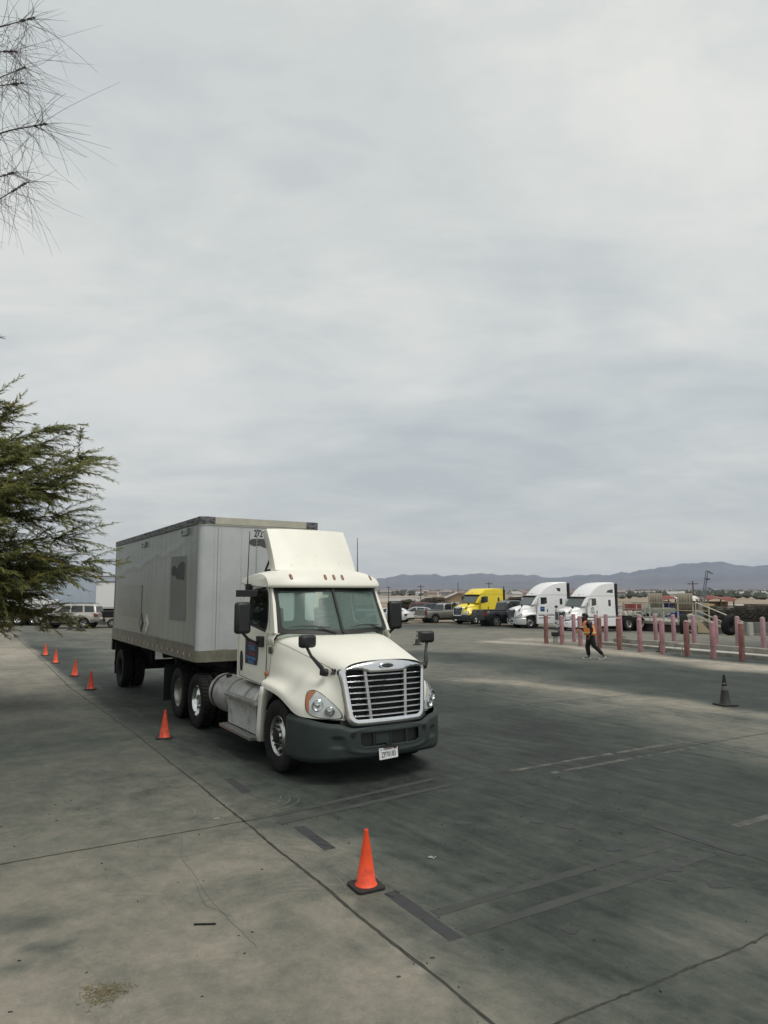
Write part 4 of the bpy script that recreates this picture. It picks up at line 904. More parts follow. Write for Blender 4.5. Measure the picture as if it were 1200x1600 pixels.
for xc, zc, hw, hz, m_ in ((-8.50, 1.86, .20, .235, mat('placard_dark', (.06, .065, .062), .6)), (-7.90, 1.85, .225, .235, WHITE)):
    o_ = patch('hazard_placard', [(xc - hw, zc), (xc, zc - hz), (xc + hw, zc), (xc, zc + hz)], m_, -1.293)
    if m_ is WHITE:
        mb = MB(); mb.plate([(xc - .15, zc - .01), (xc - .05, zc - .10), (xc + .01, zc - .09), (xc - .06, zc - .02), (xc - .02, zc + .03), (xc - .06, zc + .08)], (), lambda x, z: (x, -1.296, z), .004, (0, -1, 0)); mb.build('placard_wear', mat('placard_wear', (.20, .20, .18), .7), o_, smooth=0)
    else:
        mb = MB(); mb.plate([(xc - .09, zc), (xc, zc - .10), (xc + .09, zc), (xc, zc + .10)], (), lambda x, z: (x, -1.296, z), .004, (0, -1, 0)); mb.build('placard_wear', SILVT, o_, smooth=0)
for x0, x1, z0, z1 in ((-4.98, -4.52, 3.80, 3.94), (-8.62, -8.22, 3.76, 3.89)):
    mb = MB(); mb.boxz(x0, x1, -1.335, -1.27, z0, z1); o_ = mb.build('vent_box', SILVT, trl, smooth=0, bevel=.006); mb = MB(); mb.boxz(x0 + .12, x0 + .16, -1.338, -1.33, z0 + .02, z1 - .02); mb.boxz(x0 + .03, x1 - .03, -1.338, -1.33, z0 + .06, z0 + .07); mb.build('vent_slot', DARK, o_, smooth=0)
text('trailer_number', '272', .20, (TF + .004, -.085, 3.815), (0, 1, 0), (0, 0, 1), BLK, trl, .002, sx=.62, bold=.003)
mb = MB(); mb.plate([(-.285, 3.64), (-.24, 3.70), (-.10, 3.715), (.3, 3.71), (.42, 3.64), (.30, 3.55), (.06, 3.53), (-.05, 3.57), (-.16, 3.555), (-.25, 3.58)], (), lambda y, z: (TF + .004, y, z), .01, (1, 0, 0)); mb.build('painted_out_name', PDK, trl, smooth=0)
mb = MB(); mb.boxz(TF, TF + .008, -.89, -.66, 1.415, 1.51); o_ = mb.build('identity_plate', mat('identity_plate_tan', (.30, .285, .23), .5), trl, smooth=0)
mb = MB(); mb.boxz(TF + .006, TF + .010, -.86, -.81, 1.44, 1.49); mb.boxz(TF + .006, TF + .010, -.76, -.69, 1.44, 1.49); mb.build('plate_print', mat('plate_print_grey', (.13, .12, .10), .6), o_, smooth=0)
mb = MB(); 
for y in (-.93, -.12): mb.boxz(TF + .002, TF + .005, y - .006, y + .006, ZB + .2, HT - .2)
mb.build('grime_streak', mat('grime_streak', (.34, .345, .33), .6, .1, .3, 4), trl, smooth=0)
# running gear
mb = MB()
for s in (-1, 1): mb.boxz(TF - TL + .2, TF - .3, s * .45, s * .55, ZB - .22, ZB + .1)
for x in np.arange(TF - .6, TF - TL, -.6): mb.boxz(x - .04, x + .04, -1.2, 1.2, ZB, ZB + .1)
AX = TF - TL + 1.02
mb.cyl((AX, -1, .515), (AX, 1, .515), .08); mb.boxz(AX - .7, AX + .7, -.55, -.45, .62, 1.1); mb.boxz(AX - .7, AX + .7, .45, .55, .62, 1.1)
mb.cyl((AX + 1.0, -.3, .95), (AX + 1.0, .4, .95), .14, 14)
mb.boxz(TF - 2.1, TF - .2, -1.1, 1.1, ZB - .05, ZB + .05)
for s in (-1, 1): mb.boxz(TF - TL, TF - TL + .15, s * 1.1, s * 1.3, .95, ZB); mb.boxz(TF - TL - .06, TF - TL + .1, s * .5, s * .62, .5, ZB)
mb.boxz(TF - TL - .06, TF - TL + .06, -1.2, 1.2, .5, .6)
mb.build('underframe', DARK, trl, smooth=0)
for s in (-1, 1):
    mb = MB(); mb.boxz(-6.62, -6.50, s * .85 - .06, s * .85 + .06, .35, ZB); mb.boxz(-6.68, -6.44, s * .85 - .12, s * .85 + .12, .31, .35); mb.tube([(-6.55, s * .85, .9), (-7.3, s * .5, ZB)], .03, 8); mb.build('landing_leg', DARK, trl, smooth=0)
    wheel(trl, (AX, s * 1.12, .515), s, 'drive', wd=.27, rim_m=DARK, dual=True)
    mb = MB(); mb.boxz(AX - .62, AX - .60, s * .70, s * 1.27, .30, 1.2); mb.build('mud_flap', BLACKP, trl, smooth=0)

# ---------------------------------------------------------------- traffic cones
def cone(name, label, loc, h, body, base, group, bands=None, tilt=(0, 0), rz=0, bw=.5):
    e = thing(name, label, 'traffic cone', loc, rz, group); e.rotation_euler = (tilt[0], tilt[1], rz)
    b = h * bw; mb = MB(); prof = []
    mb.plate(rrect(-b / 2, b / 2, -b / 2, b / 2, b * .16, 3), (), lambda x, y: (x, y, h * .055), h * .055, (0, 0, 1)); o = mb.build('cone_base', base, e, smooth=0, bevel=h * .012)
    r0 = h * .175
    mb = MB(); mb.lathe([(r0 * 1.16, h * .053), (r0 * 1.08, h * .075), (r0, h * .085), (r0 * .62, h * .52), (h * .036, h * .97), (h * .040, h * .985), (h * .034, h), (h * .024, h), (h * .022, h * .94)], n=28); c = mb.build('cone_body', body, e, smooth=50)
    if bands:
        for z0, z1, m_ in bands:
            rr_ = lambda z: (r0 + (r0 * .62 - r0) * (z / h - .085) / .435 if z / h < .52 else r0 * .62 + (h * .036 - r0 * .62) * (z / h - .52) / .45) + .0025
            mb = MB(); mb.lathe([(rr_(z0 * h) - .004, z0 * h), (rr_(z0 * h), z0 * h), (rr_(z1 * h), z1 * h), (rr_(z1 * h) - .004, z1 * h)], n=28); mb.build('reflective_band', m_, c, smooth=50)
    return e
OG = 'orange cones along the lane'
cone('traffic_cone', 'clean bright orange traffic cone on black base, nearest the camera', G(-.16, 6.56), .495, ORANGE, CBASE, OG, rz=R(28), bw=.56)
cone('traffic_cone', 'dirty orange traffic cone beside the rear wheels of the tractor', G(-3.97, 12.95), .50, ORANGED, CBASE, OG, rz=R(10), bw=.56)
lb = ['dirty orange traffic cone left of the trailer wheels, the nearest of four', 'orange traffic cone, second nearest of the four left of the trailer', 'orange traffic cone, third nearest of the four left of the trailer', 'small orange traffic cone, farthest of the four left of the trailer']
for (x, y), l_, m_, t_ in zip([(-7.97, 19.31), (-9.76, 22.38), (-12.24, 26.38), (-14.16, 29.57)], lb, (ORANGED, ORANGE, ORANGE, ORANGE), ((0, 0), (0, R(2)), (0, 0), (R(2), 0))):
    cone('traffic_cone', l_, G(x, y), .50, m_, CBASE, OG, tilt=t_, rz=R(random.uniform(0, 60)), bw=.56)
BG_ = 'black weathered cones'
bb = [(.46, .60, CSTR), (.70, .86, CSTR)]
cone('traffic_cone', 'black weathered cone with grey bands standing alone at the right edge of the lane', G(7.97, 16.64), .70, CBLK, CBASE, BG_, [(.50, .63, CSTR), (.70, .74, CSTR)], rz=R(15), bw=.62)
cone('traffic_cone', 'dark cone with pale bands on open concrete right of the tractor', G(1.67, 35.4), .70, CBLK, CBASE, BG_, [(.42, .60, mat('pale_band', (.34, .33, .31), .5, 0, .3, 12)), (.68, .90, mat('pale_band', (.34, .33, .31)))], bw=.62)
for (x, y), l_, b_ in zip([(-25.3, 47.6), (-23.45, 48.2), (-21.9, 49.1), (-21.1, 48.5), (-20.45, 47.9)],
        ['black cone at the left edge under the hanging green foliage', 'black cone in front of the front wheel side of the pale SUV', 'dull dark cone, left one of the three in front of the SUV', 'dark cone, middle one of the three in front of the SUV', 'dark cone with one white band, right one of the three'],
        (None, None, None, None, [(.55, .72, WHITE)])):
    cone('traffic_cone', l_, G(x, y), .70, CBLK, CBASE, BG_, b_, rz=R(random.uniform(0, 90)), bw=.56)
cone('traffic_cone', 'black cone half hidden behind a pink post beside the chair', G(12.25, 31.2), .75, CBLK, CBASE, BG_)

# ---------------------------------------------------------------- bollards, kerbs, chair and small things by the weigh pit
def bollard(loc, h, m, tilt, label):
    e = thing('bollard', label, 'bollard', loc, random.uniform(0, 6), 'pink steel bollards in two rows'); e.rotation_euler = (tilt[0], tilt[1], e.rotation_euler[2])
    mb = MB(); mb.lathe([(.001, -.05), (.108, -.05), (.108, .02), (.1085, h * .3), (.108, h - .012), (.100, h)], n=24); mb.build('post', m, e, smooth=40)
    mb = MB(); mb.lathe([(.098, h - .01), (.090, h + .018), (.055, h + .040), (.001, h + .048)], n=20); mb.build('cap', CAPC, e, smooth=60)
FR = [(8.4, 36.53), (9.02, 35.71), (9.62, 34.55), (10.16, 33.24), (10.78, 32.35), (11.32, 31.19), (11.88, 30.15), (12.48, 29.11), (13.09, 28.09), (13.77, 27.21)]
BK = [(10.22, 37.9), (11.25, 37.3), (12.0, 38.1), (12.5, 37.2), (13.3, 36.6), (14.5, 37.6), (15.1, 36.7), (15.7, 35.7), (16.32, 34.65), (16.9, 33.7), (17.54, 32.62)]
ordn = ['first', 'second', 'third', 'fourth', 'fifth', 'sixth', 'seventh', 'eighth', 'ninth', 'tenth', 'eleventh']
fm = [PINKR, PINK, PINK, PINKR, PINKR, PINK, PINK, PINKR, PINK, PINKR]
for i, (x, y) in enumerate(FR):
    d_ = {PINKR: 'rust-streaked red-pink', PINK: 'faded pink'}[fm[i]]
    bollard(G(x, y), 1.42, fm[i], (R(random.uniform(-1, 1)), R(random.uniform(-1, 1))), d_ + ' steel bollard, %s from the left in the front row' % ordn[i])
for i, (x, y) in enumerate(BK):
    bollard(G(x, y), 1.44, PINKL if i != 3 else PINK, (R(random.uniform(-1, 1)), R(random.uniform(-1, 1))), 'pale pink steel bollard, %s from the left in the back row' % ordn[i])
def kerb(name, label, pts, wd, h, m, group=None):
    mb = MB(); P = [Vector(p) for p in pts]; rows = []
    n = []
    for a, b in zip(P[:-1], P[1:]):
        k = max(1, int((b - a).length / 1.2))
        for q in range(k): n.append(a.lerp(b, q / k))
    n.append(P[-1]); 
    for i, p in enumerate(n):
        t = (n[min(i + 1, len(n) - 1)] - n[max(0, i - 1)]).normalized(); s_ = Vector((-t.y, t.x)) * wd / 2; z = gz(p.x, p.y)
        hh = h + random.uniform(-.008, .008)
        rows.append([(p.x - s_.x, p.y - s_.y, z - .05), (p.x - s_.x, p.y - s_.y, z + hh), (p.x + s_.x, p.y + s_.y, z + hh), (p.x + s_.x, p.y + s_.y, z - .05)])
    mb.grid(rows); mb.add(rows[0], [(0, 1, 2, 3)]); mb.add(rows[-1], [(0, 1, 2, 3)])
    o = mb.build(name, m, smooth=0, bevel=.02)
    return tag(o, label, 'kerb', group)
kerb('concrete_kerb', 'long low grey concrete kerb just behind the front row of posts', [(10.95, 36.1), (13.4, 30.8), (15.0, 28.0), (18.5, 22)], .30, .13, CONC)
kerb('concrete_kerb', 'long low grey concrete kerb in front of the back row of posts', [(12.1, 36.9), (14.9, 32.6), (16.2, 30.0), (20.2, 23)], .30, .24, CONC)
PIT = [(11.1, 36.1), (13.55, 30.85), (15.15, 28.1), (18.7, 22)]; PIT2 = [(12.0, 36.7), (14.75, 32.5), (16.05, 29.9), (20.0, 23)]
mb = MB(); mb.grid([[(a[0], a[1], gz(*a) + .02), (b[0], b[1], gz(*b) + .02)] for a, b in zip(PIT, PIT2)]); struct(mb.build('weigh_pit_floor', CONCL, smooth=0))
def chair():
    e = thing('metal_chair', 'beige metal chair standing between the posts and the kerb', 'chair', G(12.55, 29.75), R(200)); BE = mat('beige_chair_paint', (.42, .39, .33), .5, .1, .2, 8)
    mb = MB(); mb.plate(rrect(-.21, .21, -.21, .21, .05), (), lambda x, y: (x, y, .45 + .015 * (x / .2) ** 2), .012); mb.build('seat', BE, e, smooth=30)
    mb = MB(); mb.plate(rrect(-.21, .21, .62, .84, .05), (), lambda y, z: (-.235 - (z - .45) * .12 - .03 * (1 - (y / .21) ** 2), y, z), .01, (1, 0, 0)); mb.build('backrest', BE, e, smooth=30)
    for s in (-1, 1):
        mb = MB(); mb.tube([(-.24, s * .19, .44), (-.28, s * .19, .84)], .012, 6); mb.build('back_post', BE, e)
        for x0, x1 in ((.17, .25), (-.17, -.27)): mb = MB(); mb.tube([(x0, s * .18, .44), (x1, s * .21, 0)], .012, 6); mb.build('leg', BE, e)
chair()
# small black box on a low tripod between the first posts
e = thing('camera_box', 'small black box on a short stand left of the second front post', 'box', G(9.0, 37.0), 0)
mb = MB(); mb.boxz(-.20, .22, -.12, .12, .34, .56); mb.build('case', BLACKP, e, smooth=0, bevel=.02)
mb = MB(); mb.boxz(.14, .36, -.10, .06, .50, .62); mb.build('visor_hood', BLACKP, e, smooth=0, bevel=.02)
mb = MB(); mb.boxz(-.12, .10, -.08, .08, .0, .34); mb.build('stand', mat('stand_white_grey', (.30, .30, .29), .5), e, smooth=0, bevel=.01)

def leaf_clump(name, label, cat, loc, n, rx, rz_, m, size=.06, stems=6, group=None):
    e = thing(name, label, cat, loc, 0, group); mb = MB()
    for k in range(n):
        a = random.uniform(0, 6.28); r = rx * random.random() ** .6; h = rz_ * random.random()
        p = Vector((r * math.cos(a), r * math.sin(a), h)); d = Vector((random.gauss(0, 1), random.gauss(0, 1), random.gauss(.4, .8))).normalized() * size; q = d.orthogonal().normalized() * size * .18
        mb.add([p, p + d * .5 + q, p + d, p + d * .5 - q], [(0, 1, 2, 3)])
    mb.build('foliage', m, e, smooth=0, recalc=False); mb = MB()
    for k in range(stems):
        a = random.uniform(0, 6.28); mb.tube([(0, 0, 0), (rx * .6 * math.cos(a), rx * .6 * math.sin(a), rz_ * .9)], [.006, .002], 4)
    mb.build('stem', TREEB, e); return e
DRYG = mat('dry_grey_green_leaf', (.10, .105, .065), .9, 0, .4, 6, col2=(.16, .15, .11))
leaf_clump('weed', 'small grey weed at the end of the kerb by the fifth front post', 'weed', G(12.1, 36.0), 260, .28, .42, DRYG, .09)

# ---------------------------------------------------------------- the walking man
SKIN = mat('brown_skin', (.10, .052, .036), .6); VEST = mat('hi_vis_orange', (.93, .30, .05), .7, 0, .1, 9, col2=(.86, .22, .03)); NAVY = mat('navy_sweater', (.014, .015, .030), .9, 0, .3, 9); TRS = mat('black_trousers', (.010, .010, .012), .85, 0, .3, 9)
LIME = mat('lime_reflective', (.50, .62, .12), .4); SILV = mat('silver_reflective', (.62, .63, .60), .35, .2)
def skin(name, nodes, edges, m, parent, sub=2):
    """one continuous limb-and-trunk surface grown round a skeleton; nodes: (x, y, z, rx[, ry])"""
    me = bpy.data.meshes.new(name); me.from_pydata([n[:3] for n in nodes], edges, []); me.materials.append(m)
    o = bpy.data.objects.new(name, me); COL.objects.link(o); md = o.modifiers.new('skin', 'SKIN'); md.use_smooth_shade = True
    if not me.skin_vertices: me.attributes
    sv = me.skin_vertices[0].data
    for i, n in enumerate(nodes): sv[i].radius = (n[3], n[4] if len(n) > 4 else n[3]); sv[i].use_root = (i == 0)
    q = o.modifiers.new('sub', 'SUBSURF'); q.levels = q.render_levels = sub; o.parent = parent; return o
def chain(n, s=0): return [(i, i + 1) for i in range(s, s + n - 1)]
def hand(nodes, edges, wi, p, d, up, side):
    """palm and five fingers from wrist node wi; d = pointing direction, up = back of hand, side = thumb direction"""
    d = Vector(d).normalized(); side = Vector(side).normalized(); up = Vector(up).normalized(); p = Vector(p)
    nodes.append((*(p + d * .045), .020, .030)); pi_ = len(nodes) - 1; edges.append((wi, pi_)); nodes.append((*(p + d * .085), .016, .034)); k = len(nodes) - 1; edges.append((pi_, k))
    for j, (o_, l_) in enumerate(((.028, .062), (.010, .075), (-.009, .070), (-.027, .052))):
        a = p + d * .095 + side * o_; b = a + d * l_ * .5 - up * .010; c = b + d * l_ * .35 - up * .028
        nodes += [(*a, .009), (*b, .0085), (*c, .007)]; q = len(nodes) - 3; edges += [(k, q), (q, q + 1), (q + 1, q + 2)]
    a = p + d * .05 + side * .036 - up * .01; b = a + d * .035 + side * .016; nodes += [(*a, .011), (*b, .009)]; q = len(nodes) - 2; edges += [(pi_, q), (q, q + 1)]
def walker():
    e = thing('person', 'man in orange hi-vis vest and black trousers walking left past the posts, head bowed', 'person', G(8.2, 28.0), R(172))
    # local +x is the walking direction; near (viewer) side is +y
    N_ = [(0, 0, .93, .125, .15), (.02, 0, 1.10, .12, .155), (.05, 0, 1.28, .125, .17), (.075, 0, 1.42, .10, .165), (.10, 0, 1.50, .06, .065), (.135, 0, 1.56, .055, .055)]
    E_ = chain(6)
    def add(pts, root):
        s0 = len(N_); N_.extend(pts); E_.append((root, s0)); E_.extend(chain(len(pts), s0)); return len(N_) - 1
    # legs: near leg trails behind with the heel lifted, far leg carries the weight
    add([(-.02, .10, .86, .10), (-.10, .10, .50, .062), (-.16, .10, .46, .058), (-.40, .10, .155, .042), (-.415, .10, .11, .04), (-.335, .105, .03, .034), (-.29, .105, .02, .026)], 0)
    add([(.03, -.10, .86, .10), (.09, -.10, .50, .064), (.10, -.10, .46, .06), (.06, -.10, .11, .044), (.055, -.10, .065, .044), (.16, -.105, .035, .036), (.235, -.105, .028, .028)], 0)
    w1 = add([(.06, .20, 1.41, .062), (-.02, .245, 1.15, .046), (-.02, .245, 1.11, .043), (.07, .235, .90, .030)], 3)
    w2 = add([(.10, -.20, 1.41, .062), (.12, -.235, 1.16, .046), (.14, -.235, 1.13, .043), (.34, -.16, 1.18, .030)], 3)
    hand(N_, E_, w1, (.075, .235, .885), (.25, 0, -1), (0, 1, 0), (1, 0, .2)); hand(N_, E_, w2, (.35, -.155, 1.185), (1, .2, .1), (0, -1, .3), (0, .2, 1))
    # head bowed forward with nose, brow and chin
    h = add([(.16, 0, 1.60, .082, .074), (.185, 0, 1.665, .098, .082), (.175, 0, 1.715, .078, .07)], 5)
    skin('body', N_, E_, SKIN, e)
    mb = MB(); mb.tube([(.262, 0, 1.665), (.300, 0, 1.632)], [.012, .018], 6); mb.build('nose', SKIN, e)
    for s in (-1, 1): mb = MB(); mb.lathe([(.026, 0), (.02, s * .012), (.001, s * .014)], (.16, s * .084, 1.65), 'y', 10); mb.build('ear', SKIN, e)
    mb = MB(); 
    for s in (-1, 1): mb.lathe([(.001, -.010), (.010, 0), (.001, .010)], (.265, s * .032, 1.685), 'x', 8)
    mb.build('eyes', DARK, e); mb = MB(); mb.tube([(.268, -.022, 1.612), (.276, 0, 1.610), (.268, .022, 1.612)], .006, 5); mb.build('mouth', mat('lips', (.09, .035, .03), .6), e)
    mb = MB(); mb.lathe([(.001, 1.80), (.05, 1.79), (.088, 1.755), (.104, 1.71), (.106, 1.665), (.095, 1.62), (.07, 1.60)], (.165, 0, 0), 'z', 20); mb.v = [(x + (z - 1.7) * .25 - (.01 if x < .2 else 0), y * .92, z - max(0, x - .2) * .35 + (.055 if x > .22 and z < 1.70 else 0)) for x, y, z in mb.v]; mb.build('hair', DARK, e, smooth=80)
    # sweater sleeves, trousers and shoes follow the limbs
    skin('sweater', [(.03, 0, 1.0, .13, .16), (.05, 0, 1.25, .135, .175), (.08, 0, 1.42, .11, .165), (.10, 0, 1.485, .068, .072), (.06, .205, 1.41, .075), (-.02, .25, 1.15, .052), (-.02, .25, 1.11, .048), (.06, .237, .93, .038), (.10, -.205, 1.41, .075), (.12, -.24, 1.16, .06), (.14, -.24, 1.13, .056), (.30, -.175, 1.175, .043)], [(0, 1), (1, 2), (2, 3), (2, 4), (4, 5), (5, 6), (6, 7), (2, 8), (8, 9), (9, 10), (10, 11)], NAVY, e)
    skin('trousers', [(0, 0, 1.0, .135, .165), (0, 0, .90, .14, .165), (-.02, .095, .80, .118), (-.10, .10, .50, .088), (-.16, .10, .46, .085), (-.37, .10, .19, .068), (.03, -.095, .80, .118), (.09, -.10, .50, .088), (.10, -.10, .46, .086), (.06, -.10, .12, .072)], [(0, 1), (1, 2), (2, 3), (3, 4), (4, 5), (1, 6), (6, 7), (7, 8), (8, 9)], TRS, e)
    SH = mat('grey_shoe', (.20, .20, .19), .6, 0, .3, 20); SO = mat('white_sole', (.60, .60, .57), .6)
    for nm, pts in (('shoe', [(-.43, .10, .115, .05), (-.38, .10, .065, .045), (-.31, .10, .035, .04), (-.27, .10, .03, .03)]), ('shoe', [(.03, -.10, .06, .052), (.10, -.10, .055, .05), (.19, -.10, .042, .042), (.25, -.10, .038, .032)])):
        skin(nm, pts, chain(4), SH, e, 1)
    mb = MB(); mb.tube([(-.475, .10, .10), (-.41, .10, .035), (-.33, .10, .008), (-.25, .10, .006)], [.03, .036, .038, .028], 8); mb.build('sole', SO, e); mb = MB(); mb.tube([(-.01, -.10, .016), (.08, -.10, .014), (.18, -.10, .014), (.28, -.10, .018)], [.03, .038, .04, .026], 8); mb.build('sole', SO, e)
    # vest: open at the sides under the arms, wraps the trunk
    def ringv(z, rx, ry, cx, n=28): return [(cx + rx * math.cos(2 * math.pi * k / n), ry * math.sin(2 * math.pi * k / n), z) for k in range(n)]
    rows = [ringv(.94, .205, .225, .005), ringv(1.02, .20, .22, .015), ringv(1.12, .195, .215, .03), ringv(1.22, .192, .21, .045), ringv(1.32, .188, .20, .06), ringv(1.40, .155, .175, .075), ringv(1.455, .125, .150, .085), ringv(1.495, .085, .10, .095)]
    n = 28; arm = lambda i, j: i >= 3 and i <= 5 and ((5 <= j <= 8) or (19 <= j <= 22))
    mb = MB(); mb.grid([r + [r[0]] for r in rows], skip=arm); v = mb.build('hi_vis_vest', VEST, e, smooth=60, solid=.006)
    for i0, f0, f1, m_ in ((1, .0, .35, LIME), (1, .08, .24, SILV), (3, .1, .5, LIME), (3, .2, .38, SILV)):
        a, b = rows[i0], rows[i0 + 1]; off = 1.02 if m_ is LIME else 1.03
        L_ = [[(lambda p, q, f: ((p[0] + (q[0] - p[0]) * f) * off, (p[1] + (q[1] - p[1]) * f) * off, p[2] + (q[2] - p[2]) * f))(a[k % n], b[k % n], f) for f in (f0, f1)] for k in range(n + 1)]
        mb = MB(); mb.grid(L_, skip=(lambda i, j: i0 >= 3 and (5 <= i <= 8 or 19 <= i <= 22))); mb.build('vest_stripe', m_, v, smooth=60, solid=.002)
    for s in (-1, 1):
        mb = MB(); mb.grid([[(x, s * (y - .022), z), (x, s * (y + .022), z)] for x, y, z in ((-.11, .115, 1.30), (-.10, .115, 1.40), (-.04, .11, 1.485), (.06, .11, 1.52), (.14, .11, 1.49), (.20, .11, 1.42), (.225, .11, 1.30))]); mb.build('vest_stripe', SILV, v, smooth=60, solid=.002)
    skin('held_glove', [(.40, -.12, 1.16, .04, .03), (.44, -.10, 1.08, .045, .03), (.43, -.10, .98, .03, .02)], chain(3), mat('tan_glove', (.42, .26, .13), .8), e, 1)
walker()
[o for o in COL.objects if o.get('category') == 'person'][0].scale = (1.15, 1.12, 1.0)
# driver behind the wheel of the day cab
def driver():
    e = thing('person', 'driver in dark clothes sitting at the wheel of the cream day cab', 'person', (TX, TY, 0), TYAW)
    y = .52
    N_ = [(-1.60, y, 1.76, .14, .16), (-1.66, y, 1.98, .13, .17), (-1.66, y, 2.16, .11, .18), (-1.64, y, 2.26, .055, .06), (-1.61, y, 2.33, .075, .07), (-1.60, y, 2.40, .09, .08), (-1.61, y, 2.46, .07, .065)]; E_ = chain(7)
    def add(pts, root): s0 = len(N_); N_.extend(pts); E_.append((root, s0)); E_.extend(chain(len(pts), s0)); return len(N_) - 1
    for s in (-1, 1):
        w_ = add([(-1.62, y + s * .21, 2.14, .062), (-1.52, y + s * .26, 1.92, .048), (-1.48, y + s * .26, 1.90, .045), (-1.29, y + s * .20, 2.06, .03)], 2); hand(N_, E_, w_, (-1.275, y + s * .19, 2.07), (1, -s * .3, .35), (0, s, .6), (0, -s * .5, 1))
        add([(-1.52, y + s * .11, 1.74, .09), (-1.16, y + s * .14, 1.76, .07), (-1.10, y + s * .14, 1.70, .065), (-1.02, y + s * .14, 1.34, .045), (-.92, y + s * .14, 1.27, .035)], 0)
    skin('body', N_, E_, mat('driver_skin', (.22, .11, .075), .6), e, 1)
    skin('jacket', [(-1.60, y, 1.72, .16, .19), (-1.66, y, 1.98, .145, .19), (-1.66, y, 2.15, .12, .185), (-1.65, y, 2.23, .07, .08), (-1.62, y + .215, 2.14, .078), (-1.52, y + .265, 1.92, .064), (-1.48, y + .265, 1.90, .06), (-1.32, y + .21, 2.04, .045), (-1.62, y - .215, 2.14, .078), (-1.52, y - .265, 1.92, .064), (-1.48, y - .265, 1.90, .06), (-1.32, y - .21, 2.04, .045)], [(0, 1), (1, 2), (2, 3), (2, 4), (4, 5), (5, 6), (6, 7), (2, 8), (8, 9), (9, 10), (10, 11)], NAVY, e, 1)
    skin('trousers', [(-1.60, y, 1.72, .15, .17), (-1.5, y + .11, 1.73, .105), (-1.15, y + .14, 1.75, .085), (-1.09, y + .14, 1.70, .08), (-1.02, y + .14, 1.38, .06), (-1.5, y - .11, 1.73, .105), (-1.15, y - .14, 1.75, .085), (-1.09, y - .14, 1.70, .08), (-1.02, y - .14, 1.38, .06)], [(0, 1), (1, 2), (2, 3), (3, 4), (0, 5), (5, 6), (6, 7), (7, 8)], TRS, e, 1)
    mb = MB(); mb.lathe([(.001, 2.53), (.05, 2.525), (.085, 2.49), (.095, 2.44), (.09, 2.40)], (-1.62, y, 0), 'z', 16); mb.build('hair', DARK, e, smooth=80)
    mb = MB(); mb.tube([(-1.52, y, 2.41), (-1.49, y, 2.37)], [.010, .016], 6); mb.build('nose', MATS['driver_skin'], e)
driver()

# ---------------------------------------------------------------- parked vehicles
def cr(tab, x): return float(np.interp(x, [t[0] for t in tab], [t[1] for t in tab]))
def lower_body(mb, x0, x1, w, top, sill, wheels, wr, taper=.12, n=70, tumble=.03):
    """lower body shell along x with real wheel-arch openings; top: list of (x, z) of the shoulder line"""
    xs = sorted(set(list(np.linspace(x0, x1, n)) + [q + wr * math.cos(a) for q in wheels for a in np.linspace(0, math.pi, 15)])); P = []
    for x in xs:
        e = min(x - x0, x1 - x); f = 1 - taper * (1 - sstep(e, -.05, .55)); W = w * f; zt = cr(top, x); zs = sill + .12 * (1 - sstep(e, 0, .35))
        za = zs
        for q in wheels:
            if abs(x - q) < wr: za = max(za, .36 * wr / .42 + math.sqrt(max(0, wr * wr - (x - q) ** 2)))
        zm = max(za + .02, (zs + zt) / 2 + .08)
        half = [(0, zt + .03), (W - .22, zt + .02), (W - .07, zt - .01), (W - tumble * .4, zt - .09 if zt - .09 > za + .03 else zt - .04), (W, max(zm, za + .01)), (W - .01, max(za, zs + .06)), (W - .05, za)]
        P.append([(x, -y, z) for y, z in half[::-1]][:-1] + [(x, y, z) for y, z in half])
    mb.grid(P); mb.add(P[0], [tuple(range(len(P[0])))]); mb.add(P[-1], [tuple(range(len(P[0])))])
def greenhouse(mb, prof, wb, wt, zb, zt, r=.06):
    """cabin: side profile (x, z) swept across with rounded roof edges"""
    W = lambda z: wb + (wt - wb) * (z - zb) / (zt - zb); n = len(prof); cx = sum(p[0] for p in prof) / n; cz = sum(p[1] for p in prof) / n
    rows = []
    for i in range(n + 1):
        x, z = prof[i % n]; w = W(z); d = Vector((cx - x, cz - z)); d = d.normalized() * r if d.length else d
        rows.append([(x + d.x, -w, z + d.y), (x + d.x * .3, -w + r * .3, z + d.y * .3), (x, -w + r, z), (x, 0, z + .015), (x, w - r, z), (x + d.x * .3, w - r * .3, z + d.y * .3), (x + d.x, w, z + d.y)])
    mb.grid(rows)
    for s in (0, 6): mb.add([rw[s] for rw in rows[:-1]], [tuple(range(n))])
def side_plate(name, pts, wf, m, parent, off=.006, th=.012, sides=(-1, 1)):
    out = []
    for s in sides:
        mb = MB(); mb.plate(pts, (), lambda x, z: (x, s * (wf(z) + off), z), th, (0, s, 0)); out.append(mb.build(name, m, parent, smooth=0))
    return out
def cross_plate(name, a, b, wa, wb_, m, parent, off=.008):
    """glass or panel across the vehicle between profile points a and b"""
    d = Vector((b[0] - a[0], 0, b[1] - a[1])); n = Vector((d.z, 0, -d.x)).normalized(); 
    mb = MB(); q = [Vector((a[0], -wa, a[1])), Vector((a[0], wa, a[1])), Vector((b[0], wb_, b[1])), Vector((b[0], -wb_, b[1]))]
    if n.x * (a[0] - 0) < 0 and False: n = -n
    mb.add([p + n * off for p in q] + [p - n * off for p in q], [(0, 1, 2, 3), (7, 6, 5, 4), (0, 4, 5, 1), (1, 5, 6, 2), (2, 6, 7, 3), (3, 7, 4, 0)]); return mb.build(name, m, parent, smooth=0)
BGL = mat('dark_car_glass', (.020, .026, .027), .08, 0, .2, 3, spec=.8); BGLB = mat('blue_grey_car_glass', (.05, .065, .07), .08, spec=.8)
